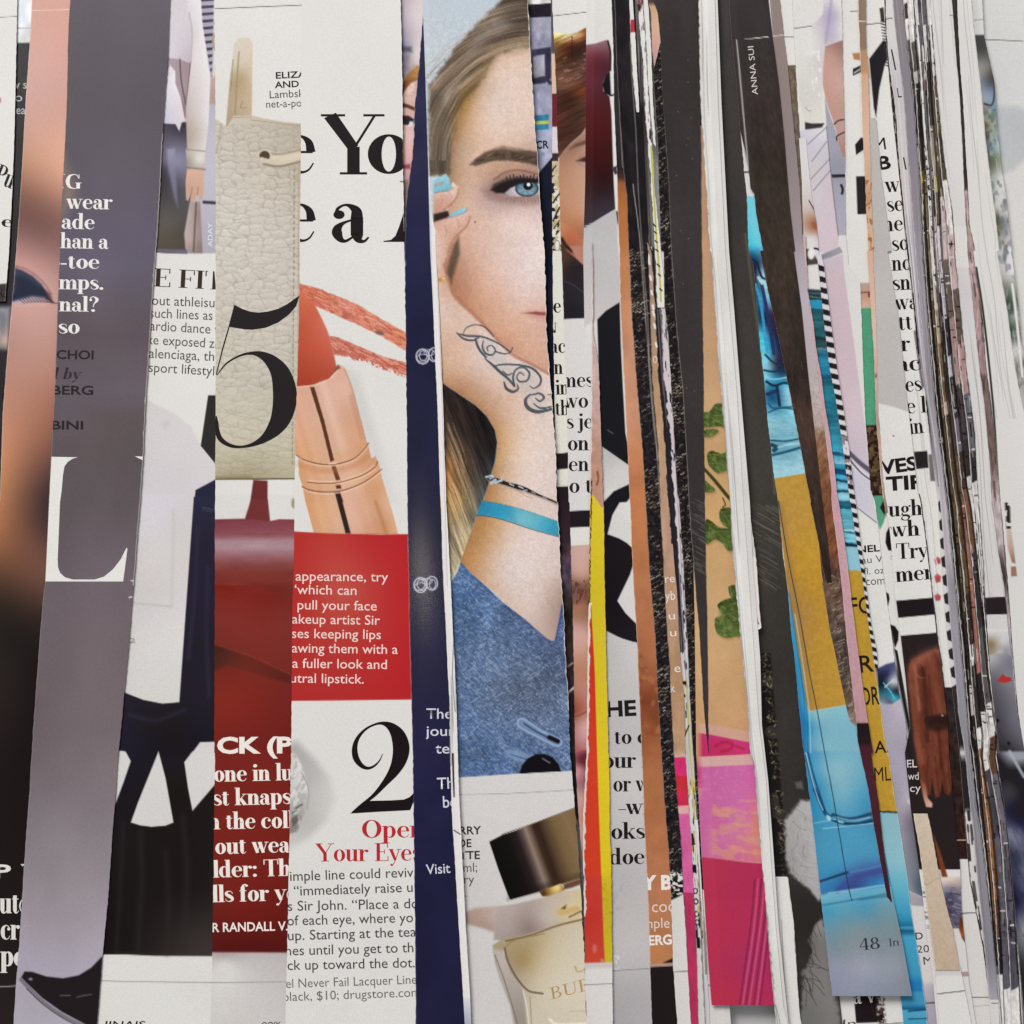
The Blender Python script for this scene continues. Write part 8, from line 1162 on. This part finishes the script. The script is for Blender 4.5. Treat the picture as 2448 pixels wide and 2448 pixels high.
YYR = 'd0 1070 0 1085 200 1110 450 1140 700 1165 1000 1180 1250 1200 1600 | d1 1206 0 1236 400 1262 700 1296 1100 1345 1500 | d2 1380 0 1420 400 1450 700 1472 950 1500 1250 1530 1600 | d3 1545 0 1592 400 1645 750 1692 1150 1740 1600 1758 1932'
S1R = 'd0 1135 0 1158 300 1176 500 1196 900 1212 1250 1232 1700 | d1 1240 0 1272 500 1302 800 1342 1200 1385 1600 | d2 1412 0 1460 500 1495 900 1530 1300 1560 1700 | d3 1592 0 1642 500 1692 1000 1722 1400 1768 1932'
S2R = 'd0 1166 0 1196 350 1215 600 1242 1000 1275 1400 1293 1789 | d1 1290 0 1332 500 1365 900 1412 1300 1465 1750 | d2 1478 0 1530 500 1570 1000 1600 1400 1625 1789 | d3 1650 0 1700 500 1742 1000 1768 1400 1785 1932'
S3R = 'd0 1225 0 1245 300 1270 700 1300 1100 1330 1500 | d1 1342 0 1390 500 1430 900 1480 1300 1522 1700 | d2 1545 0 1592 400 1640 900 1680 1300 1720 1789 | d3 1755 0 1810 500 1852 1000 1882 1500 1900 1932'
S4R = 'd0 1260 0 1285 300 1320 700 1360 1100 1420 1500 1440 1789 | d1 1446 0 1490 500 1530 900 1580 1300 1605 1700 | d2 1612 0 1640 400 1660 800 1692 1200 1735 1789 | d3 1758 0 1812 500 1856 1000'
S6R = 'd0 1420 0 1440 300 1475 700 1495 1100 1505 1350 1530 1789 | d1 1532 0 1580 500 1612 800 1650 1100 1690 1500 | d2 1702 0 1748 350 1790 600 1835 1050 1880 1500 | d3 1960 0 2030 600 2200 1932'
S7R = 'd0 1455 0 1482 500 1515 1000 1545 1600 1570 1789 | d1 1586 0 1640 500 1662 800 1702 1100 1746 1500 | d2 1768 0 1802 400 1832 750 1852 1050 1890 1500 1940 1789'
S8R = 'd0 1560 0 1580 250 1625 600 1660 1000 1700 1300 1740 1789 | d1 1758 0 1812 400 1852 700 1892 950 1950 1250 1990 1500'
S9R = 'd0 1635 0 1645 250 1692 450 1722 600 1738 900 1768 1200 1802 1400 1842 1789 | d1 1846 0 1880 300 1910 600 1950 900'

s = strip('white strip whose serif letters w s ne no tt run down beside grey paper', VVL, VVR, 6, ext=(16, 8), rag=.5)
s.line('d0', [(805, 176), (935, 160)], 6, '4a4648'); s.poly('d0', [(828, 420), (930, 285), (955, 300), (958, 420), (938, 470), (900, 640), (878, 840), (862, 770)], '282326', 1.5); s.poly('d0', [(902, 60), (930, 50), (940, 150), (912, 150)], '3a3436', 1.3)
for k in range(16): s.line('d0', [(912 + k * 2.4, 150 + k * 21), (958 + k * 1.2, 160 + k * 21)], 9, '332e30', 1)
s.poly('d0', [(945, 260), (1000, 250), (1010, 340), (985, 335)], 'b8b4b2', 3)
s.grain(6, ['bcb8b6', 'a8a4a2'], -90, 1640, 5, 1.8)
s.poly('d1', [(1148, 1432), (1242, 1424), (1252, 1546), (1165, 1554)], '2a2426', 1.3); s.poly('d1', [(1145, 570), (1175, 560), (1225, 960), (1205, 990), (1180, 830)], '6a666c', 1.6); s.poly('d1', [(1250, 1450), (1300, 1450), (1300, 1640), (1265, 1640)], '6c686a', 2)
s.rim('L', 2.6, '2a2628', 1180, 1800, .85, .1)
for y, h in ((390, 50), (510, 60), (650, 50)): s.grad('d2', [(1310, y + 10, 'b85a5c'), (1330, y + 40, 'a83c40')], [(1292, y + 20), (1315, y), (1340, y + 20), (1335, y + h), (1305, y + h + 6)], 3)
s.line('d2', [(1300, 400), (1325, 470)], 8, 'd8c8c8', 1.5)
s.ramp([(1640, '2c2426'), (1700, '2e2628'), (1800, '33241f'), (1900, '30221f'), (2000, '35211f'), (2050, '351f22'), (2054, '3a2624')], 1642, 2055); s.noise(8, 14, .4, 1642, 2055); s.line('d3', [(1445, 622), (1530, 620)], 8, 'b89888', 1.2); s.poly('d3', [(1440, 765), (1470, 762), (1760, 755), (1800, 2100), (1440, 2100)], 'd3ceca', 1.3)
s.line('d3', [(1490, 1144), (1600, 1138)], 7, '4a4648', .9); s.line('d3', [(1520, 1744), (1690, 1740)], 7, '5a5658', .9); s.line('d3', [(1560, 1810), (1690, 1795)], 5, 'a8a4a2', 1.2)
for t, c, a, b, h in (('M', 'd0', (866, 1076), (950, 1064), 86), ('B', 'd0', (898, 1210), (986, 1200), 92)): s.sans('lettering', t, c, a, b, h, INK, .0 if t == 'M' else .03)
for t, c, a, b in (('we', 'd0', (940, 1372), (1120, 1364)), ('se', 'd0', (960, 1510), (1072, 1502)), ('ne', 'd0', (925, 1652), (1072, 1642)), ('so', 'd0', (996, 1790), (1112, 1780)), ('no', 'd1', (990, 142), (1130, 134)), ('sn', 'd1', (1000, 282), (1128, 274)), ('wa', 'd1', (1010, 422), (1184, 412)), ('tt', 'd1', (1040, 566), (1138, 558)), ('r a', 'd1', (1055, 716), (1240, 704)), ('ac', 'd1', (1030, 860), (1196, 850)), ('es', 'd1', (1090, 1006), (1206, 996)), ('e l', 'd1', (1096, 1160), (1240, 1150)), ('in', 'd1', (1116, 1308), (1222, 1296))): s.serif('lettering', t, c, a, b, 76, INK, .95, xh=True)

s = strip('hairline black strip edged with comb like dark blocks further down', VVR, WWR, 7, dx=1.3, ext=(0, 6), rag=.6)
s.fill('2c272a'); s.chips(-90, 1000, ['8a8486'], 3, 14, .66, 3); s.ramp([(1000, '4a4648'), (1190, 'cfcaca')], 1000, 1200); s.ramp([(1195, 'cfcaca')], 1195, 1640)
for y in np.arange(1196, 1640, 44.): s.poly('s', [(float(s.xl(y)) + 1, y + 6), (float(s.xr(y)) - .5, y), (float(s.xr(y + 26)) - .5, y + 30), (float(s.xl(y + 26)) + 2, y + 26)], '2f2a2c', 1.3)
s.ramp([(1640, '3a3230'), (1780, '2a2426'), (1800, 'd2cecb'), (1822, '2a2628'), (1930, '2c2628'), (1945, 'd0ccc8'), (2448, 'c8c4c2')], 1640, 2600); ticks(s, 1940, 2300, 14, ['2a2628', '4a4648'], .8, 6, 26, 5); s.rim('L', 2.2, '2a2628', 1640, 2448, .9, .0)
s = strip('pale lilac sliver with black letter scraps beside the hairline black strip', WWR, XXR, 8, y1=1160, dx=1.4, rag=.7)
s.ramp([(-90, 'd2cecb'), (100, 'cdc8c8'), (200, 'bdb6b8'), (330, 'c4bcbc'), (480, 'c4bcba'), (560, 'b4acb0'), (650, 'b8aeb4'), (800, 'b0a6ae'), (950, 'a8a0a8'), (1160, '8c868c')]); s.line('d0', [(940, 136), (992, 130)], 6, '3c383a', .9); s.grain(9, ['dcd8d8', '807a82', 'd4d0d0'], 60, 1160, 4, 2.4)
for t, a, b, h in (('I', (1012, 500), (1022, 498), 150), ('L', (1035, 696), (1062, 692), 70), ('I', (1086, 1210), (1096, 1208), 90)): s.sans('lettering', t, 'd0', a, b, h, '2e2a2c', 0)
s = strip('long plain grey lilac strip among the crowded slivers', YYL, YYR, 9, dx=1.7, rag=.6)
s.ramp([(-90, '867e80'), (100, '847c80'), (400, '88808a'), (520, '8e868c'), (580, '948c94'), (700, '9c949c'), (900, '8c858c'), (1100, 'a49ca2'), (1200, 'b8aeb2'), (1320, 'b4aab0'), (1400, '8a868c'), (1500, '98929a'), (1700, '8c8890'), (1800, '8a868e'), (2100, '8a868e'), (2300, '848088'), (2448, 'b4b0b2')]); s.grain(10, ['a8a0a8', '6c666c', '9c949c'], -90, 2400, 8, 2.2, .5); s.rim('L', 1.8, 'c8c2c2', 0, 2448, .6); s.rim('R', 1.6, '4c484c', 0, 2448, .6); s.line('d0', [(1050, 100), (1090, 98)], 4, '5a5658', .8); s.ramp([(2390, 'd0ccca')], 2390); s.line('d3', [(1700, 1786), (1760, 1780)], 6, '5a5658', .9)
ys_ = np.arange(-90, 2560, 50.)
def mid(a, b, f):                                # an edge part of the way between two edges
    A, B = ed(a), ed(b); e = lambda E: np.interp(ys_, E[:, 1], E[:, 0]) + np.where(ys_ > E[-1, 1], (ys_ - E[-1, 1]) * .09, 0)
    return np.stack([e(A) * (1 - f) + e(B) * f, ys_], 1)
def scraps(s, lst, seed, tk, rimc):
    s.bands(lst, 1.6, 5, .5); s.noise(4, 90, .16, seed=seed, rot=-.09); s.noise(6, 9, .14, seed=seed + 3, rot=-.09); s.grain(5, ['2a2524', '6c625a', '1e1a1a'], 120, 2300, seed, 1.8, .6, 60, 260)
    ticks(s, 130, 2250, tk, ['221d1c', 'd0cbc6', '857b70', '3c322c', '1e1a1a'], .42, 5, 26, seed, .85); q = np.random.RandomState(seed + 5)
    for k in range(36):                            # ends of cut letters and rules
        y = 140 + 2150 * q.rand(); l, e = float(s.xl(y)), float(s.xr(y)); u = q.rand() * .5; s.line('s', [(l + (e - l) * u, y), (l + (e - l) * min(1, u + .3 + .4 * q.rand()), y - .8 + 3 * q.rand() * (k % 3 == 0))], 1.6 + 2.4 * q.rand(), ('1c1818', 'd6d2ce')[k % 4 == 3], .8, .9)
    s.rim('L', 1.9, rimc, -90, 2448, .85, .15); s.rim('R', 1.6, '1e1a1b', 60, 2330, .85, .15)
PILE = (
 (YYR, YYR, S1R, 0., .45, 8, 'black flecked sliver tight against the grey lilac strip', 30, 'b4aeb0', [(-90, 'd2cecb'), (8, '3a3436'), (46, 'd0ccc9'), (95, '55504c'), (150, '4a4440'), (230, '2c2826'), (330, '6a625a'), (400, '38322e'), (560, '2c2624'), (700, '241e1e'), (1000, '2a2424'), (1400, '2e292a'), (1700, '262224'), (1900, '35313a'), (2300, 'c4c0be')]),
 (YYR, YYR, S1R, .45, 1., 9, 'near black sliver with a pale edge and one mustard fleck', 30, 'c8c3be', [(-90, 'cfcbc8'), (100, '564f48'), (170, 'b8b2ac'), (200, '332e2b'), (330, '4e463e'), (410, 'b8a048'), (436, '6e6048'), (520, '4a4036'), (640, '2c2522'), (900, '241f1e'), (1200, '2c2625'), (1500, '2a2526'), (1800, '333036'), (2100, '302c32'), (2310, 'c8c4c2')]),
 (S1R, S1R, S2R, 0., .5, 8, 'olive brown sliver with a few tiny pale scraps', 34, 'b0aaa4', [(-90, '4a464a'), (90, 'cfcac6'), (250, '3a3430'), (420, '6c6048'), (600, '857a64'), (720, '5a4a38'), (900, '7a6a52'), (1000, '4a3e2e'), (1150, '5c4a32'), (1300, '463828'), (1480, '332a26'), (1640, 'b4aeaa'), (1710, '2a2424'), (1800, '70462c'), (2000, '7c5034'), (2200, '45332a'), (2330, 'c8c4c2')]),
 (S1R, S1R, S2R, .5, 1., 9, 'white and tan sliver dotted with tiny upright black letters', 22, 'd0ccc8', [(-90, 'd2cecb'), (270, 'ccc8c4'), (490, 'cac5c0'), (700, 'c0b4a4'), (740, '94836c'), (820, '6a543c'), (960, 'b09c80'), (990, '54422e'), (1200, '604a30'), (1420, '3a302a'), (1540, 'cac6c2'), (1590, '3a3230'), (1740, 'd0ccc8'), (1790, '7c4e30'), (1980, '8c5a38'), (2150, '5c3c2a'), (2240, '2c2628'), (2330, 'ccc8c6')]),
 (S2R, S2R, S3R, 0., .5, 8, 'dark speckled sliver turning salmon pink in its lower half', 34, 'bab4b0', [(-90, '4a464a'), (30, '66626a'), (110, 'c6c2c0'), (190, '94484a'), (222, '4c4644'), (330, '77705e'), (450, '3a3430'), (520, 'b8a4a2'), (700, '3e3740'), (790, '322c2c'), (960, '443a36'), (1090, '5c4634'), (1190, '8c5a44'), (1300, '9c6454'), (1560, 'a4645a'), (1610, '2e2828'), (1700, 'cac6c2'), (1790, 'ccc8c4'), (1840, '45424a'), (2000, '57535c'), (2364, 'cfcac8')]),
 (S2R, S2R, S3R, .5, 1., 9, 'lilac and black sliver beside the letters n a r', 30, 'cac4c2', [(-90, '5a565a'), (60, 'cac6c4'), (150, '403a38'), (300, '8c8474'), (420, 'a8985c'), (460, '5a5040'), (540, 'c2bac0'), (660, 'aaa2ae'), (760, '332d34'), (850, 'a8a4ac'), (900, '3a3434'), (1000, '6a6670'), (1080, '40342e'), (1170, '6e4c38'), (1320, '40383a'), (1500, '55504e'), (1680, 'cec9c5'), (1760, '5c4030'), (1850, '66626a'), (2050, '504c56'), (2364, 'cfcac8')]),
 (S3R, S3R, S4R, 0., .5, 8, 'olive and rose sliver becoming white with letters n a r', 26, 'c4beba', [(-90, 'd0ccc9'), (40, 'cac6c2'), (95, '52483c'), (220, '5e543f'), (400, '4c4436'), (470, 'b4a2a0'), (620, '66594e'), (760, 'a48482'), (920, '453c3e'), (1050, '383030'), (1140, 'cfcbc8'), (1450, '2e292a'), (1500, 'cfcbc8'), (1545, '332d2d'), (1690, 'ccc8c4'), (1770, 'a8a4ac'), (1870, '504c5a'), (2000, '605c66')]),
 (S3R, S3R, S4R, .5, 1., 9, 'pale rose sliver with dark notches along the tall white strip', 26, 'd4d0cc', [(-90, 'd2cecb'), (130, 'c8c4c0'), (180, '5a5040'), (300, '4e4634'), (430, 'cac4c0'), (560, 'b89c9c'), (690, '5c5048'), (820, 'ac8886'), (940, '605c64'), (1080, '332c2c'), (1150, 'd0ccc9'), (1440, '302a2c'), (1500, 'c6c0c0'), (1700, 'b0aab0'), (1850, '8a868e'), (2000, '6c6872')]))
for n_, (A, L, R, f0, f1, z, lb, tk, rc, lst) in enumerate(PILE):
    s = strip(lb, mid(L, R, f0), mid(L, R, f1), z, dx=1.15, ext=(4, 4) if z == 8 else (0, 3), rag=.7); scraps(s, lst, 3 + 5 * n_, tk, rc)
    if n_ == 3:
        for k, t in enumerate('JIISIIFOI'): s.sans('lettering', t, 'd0', (1222 + k * 7, 1070 + k * 72), (1236 + k * 7, 1066 + k * 72), 34, '3a3634')
        for t, y in (('u', 50), ('u', 105), ('o', 185)): s.sans('lettering', t, 'd1', (1296, y), (1318, y - 3), 38, '3a3634')
    if n_ == 6:
        for t, y, a in (('v', 105, 1494), ('n', 300, 1528), ('a', 460, 1545), ('r', 615, 1568)): s.serif('lettering', t, 'd2', (a, y), (a + 48, y - 4), 66, INK, 1., xh=True)
s = strip('tall plain white strip with a thick black bar and a grey jacket near its foot', S4R, S6R, 9, dx=2.0, rag=.6)
s.part('jacket_photo', 1505, 2540); s.fill('d4d0cc'); s.ramp([(-90, 'd4d0cc'), (400, 'd2cecb'), (700, 'c8c3c2'), (900, 'd0ccca'), (1505, 'ccc8c6')], -90, 1505); s.grain(14, ['b0acaa', 'c0b8b8', '9c9896'], -90, 1450, 5, 2.0); s.line('d0', [(1400, 112), (1425, 110)], 4, '5a5658', .8); s.rim('L', 2.0, '8c888a', -90, 1500, .6); s.rim('R', 1.5, '9a9698', -90, 1500, .6)
s.ramp([(540, 'd2cecb'), (700, 'd0ccca')], 540, 640)
s.poly('d2', [(1600, 684), (1655, 682), (1900, 670), (1900, 796), (1600, 806)], '2a2325', 1.3)
s.grad('d2', [(1690, 940, 'c4c0c0'), (1780, 1000, 'c0bcbc'), (1700, 1010, '8a7656'), (1720, 1060, '9a8c78'), (1760, 1080, 'b8b4b4'), (1800, 1060, '94929a')], [(1600, 930), (1900, 920), (1900, 1120), (1600, 1150)], 4)
s.grad('d2', [(1690, 1120, 'a8a6a6'), (1760, 1130, '8c8a92'), (1820, 1150, '77757e'), (1720, 1250, '68656c'), (1800, 1250, '7c7a82'), (1740, 1400, '55525a'), (1830, 1400, '6a6870'), (1760, 1550, '4a474e'), (1850, 1550, '65636c'), (1800, 1700, '403d44'), (1880, 1700, '55525c'), (1830, 1760, '36343a')], [(1600, 1110), (1740, 1080), (1800, 1075), (1900, 1120), (2100, 1789), (2100, 2000), (1600, 2000)], 3)
s.poly('d2', [(1735, 1280), (1780, 1225), (1800, 1245), (1840, 1250), (1845, 1275), (1800, 1290)], 'b03034', 1.8); s.ell('d2', 1744, 1558, 12, 14, '1e1b20', 1.5); s.ell('d2', 1822, 1722, 12, 14, '1e1b20', 1.5); s.line('d2', [(1690, 1480), (1760, 1640), (1850, 1789)], 10, '3a373e', 2.5, .7)
s.grad('d3', [(1780, 50, '35323a'), (1880, 100, '2c2a2e'), (1850, 50, '8c9098'), (1830, 200, '2e2b2e'), (1900, 300, '2a272c'), (1840, 480, '2c2c44'), (1910, 520, '2c2c48'), (1840, 580, '6c6c80'), (1900, 600, '5c5c74'), (1860, 700, '44445c'), (1920, 750, '505068'), (1880, 900, '3c3c54'), (1930, 950, '484860'), (1890, 1150, '35354c'), (1920, 1200, '6a6a78'), (1910, 1400, '55545c'), (1940, 1500, '3a383c'), (1930, 1800, '2c2a2c')], [(1650, -10), (2300, -10), (2400, 2100), (1800, 2100)], 4, 1.7); s.line('d3', [(1830, -10), (1880, 80), (1932, 170)], 22, 'a0a6ae', 3, .9); s.noise(9, 30, .3, 1980, 2240, 4, rot=-.4)
s = strip('thin dark strip turning pinkish brown, right of the tall white strip', S6R, S7R, 8, y1=1960, dx=1.4, ext=(6, 4), rag=.8)
s.ramp([(-90, '3a3632'), (200, '332e2c'), (330, '3c342c'), (440, '352e2c'), (452, '4a3c38'), (458, 'b49a98'), (500, 'bc9c9a'), (600, 'b09492'), (700, 'a88a88'), (780, 'ac8e90'), (890, '9a7e7e'), (900, '6a5450'), (1000, '77625e'), (1080, '6a5650'), (1130, '84706c'), (1200, 'b4a4a4'), (1300, 'b8a8a8'), (1340, '55494a'), (1380, '3a3234'), (1430, '8c8084'), (1500, 'a49a9c'), (1700, 'ac9ea0'), (1960, '6a6468')]); s.noise(4, 20, .25); ticks(s, 460, 1400, 26, ['3a2e2c', 'c8b0ac', '8a6c68'], .4, 8, 40, 14, .6); s.rim('R', 2.2, '2a2628', -90, 1960, .8)
s = strip('broad white strip with a small dark ornament and pale hand low down', S7R, S8R, 9, y1=2560, dx=2.2, rag=.6)
s.fill('d4d1cd'); s.grain(12, ['b4b0ae', '9a9694'], -90, 1000, 3, 2.0, .6); s.rim('R', 1.4, 'a8a4a2', -90, 900, .6); s.line('s', [(2334, 640), (2352, 760), (2375, 980), (2388, 1190), (2400, 1330), (2412, 1480), (2430, 1700)], 5, '353032', 1.4)
s.chips_in('s', P('d2', [(1795, 0), (1830, 0), (1838, 195), (1808, 195)]), ['2a2426'], 9, 9, .42, 5, .06, .4); s.grad('d2', [(1820, 220, 'c4aca0'), (1840, 330, 'b89a8c'), (1855, 420, '9a7060')], [(1806, 195), (1840, 195), (1860, 330), (1872, 440), (1845, 430), (1815, 320)], 2); s.poly('d2', [(1838, 462), (1875, 458), (1882, 528), (1840, 532)], '9a6e60', 1.6)
s = strip('curling photo strip with dark glasses, leaves and green blur at the upper right', S8R, S9R, 10, y1=1010, dx=2.0, curl=.0009, rag=.8)
s.ramp([(-90, 'ccc9c6'), (84, 'c8c5c3')], -90, 84); s.line('d0', [(1560, 142), (1640, 140)], 5, '5a5658', .9)
s.grad('d0', [(1610, 300, '46423f'), (1620, 380, '55504c'), (1690, 440, '6a655e'), (1640, 480, '8c8a88'), (1700, 560, '4c463e'), (1660, 620, '6a7c96'), (1690, 680, '7c94b4'), (1700, 730, '6a98b8'), (1660, 760, '8a8c86'), (1690, 830, '66745a'), (1700, 950, '7c8468'), (1670, 1000, '5a6c74'), (1710, 1050, '7c98a8'), (1700, 1150, '5c6a44'), (1740, 1130, '76845c'), (1730, 1200, '888c78'), (1740, 1300, 'c0bebc'), (1720, 1400, 'b4b4b0'), (1760, 1500, 'c4b8ae'), (1750, 1550, '7c7a62'), (1790, 1560, '84888c'), (1780, 1650, '8a8c78'), (1800, 1750, 'bcaeac')], [(1500, 250), (1650, 248), (1900, 400), (2100, 2000), (1500, 2000)], 3, 1.6)
s.grad('d1', [(1800, 50, 'c8c4c4'), (1830, 150, 'ccc8c6'), (1820, 250, '8c8a76'), (1840, 320, '5c6c50'), (1830, 400, '4c5848'), (1860, 480, '8a9484'), (1850, 560, '45563c'), (1880, 650, '8c8e84'), (1870, 720, 'd0ccc8'), (1890, 800, '8a7c6a'), (1900, 900, '9a8c80'), (1920, 1000, 'b4a8a0')], [(1700, -20), (2100, -20), (2200, 1500), (1700, 1500)], 6, 1.6)
s.line('d0', [(1690, 430), (1715, 500), (1722, 640), (1705, 745), (1650, 740)], 12, '3a342e', 2.5); s.chips(260, 1000, ['3c4a34', 'a8b4b4', '5a6a78'], 14, 22, .6, 5, .15, .1, .5); s.C[:] = s.C * .62 + .38 * (s.C @ np.array([.3, .59, .11]))[..., None]; s.line('s', [(2420, 680), (2432, 780), (2444, 900)], 6, 'd8d4d2', 2); s.grain(8, ['c8c6c2', '8a8a86'], 380, 1010, 3, 2.2, .5, 60, 200)
s = strip('wide blank white page at the right edge with a soft grey shape', 'd0 1560 -30 1640 600 1740 1300 1842 1789 | d1 1880 300 1950 900 2100 1789', [(2640, 0), (2640, 2448)], 4, ext=(60, 0), curl=.0002, dx=5)
s.fill('d3d0cc'); s.grad('d0', [(1800, 850, 'b6b8ba'), (1900, 900, 'b4b6b8'), (1850, 1100, 'b8babc'), (1800, 1220, 'bcbcbc')], [(1690, 760), (1760, 745), (1880, 750), (1932, 780), (2300, 800), (2300, 1000), (1960, 1120), (1850, 1220), (1760, 1240), (1720, 1000)], 9); s.grad('d0', [(1750, 100, 'cdcbc8'), (1900, 100, 'd0cecb'), (1800, 500, 'c9c9c8'), (1900, 600, 'cbcbca')], [(1600, -200), (2400, -200), (2400, 740), (1880, 748), (1700, 750)], 30, a=.8); s.line('d0', [(1650, 282), (1760, 286), (1922, 294)], 5, '4a484c', 1.2); s.line('d0', [(1925, 80), (1960, 300), (1990, 700)], 5, 'b8b6b6', 2)
# ------------------------------------------------------------------ lay every strip down
for s in ST: s.build()
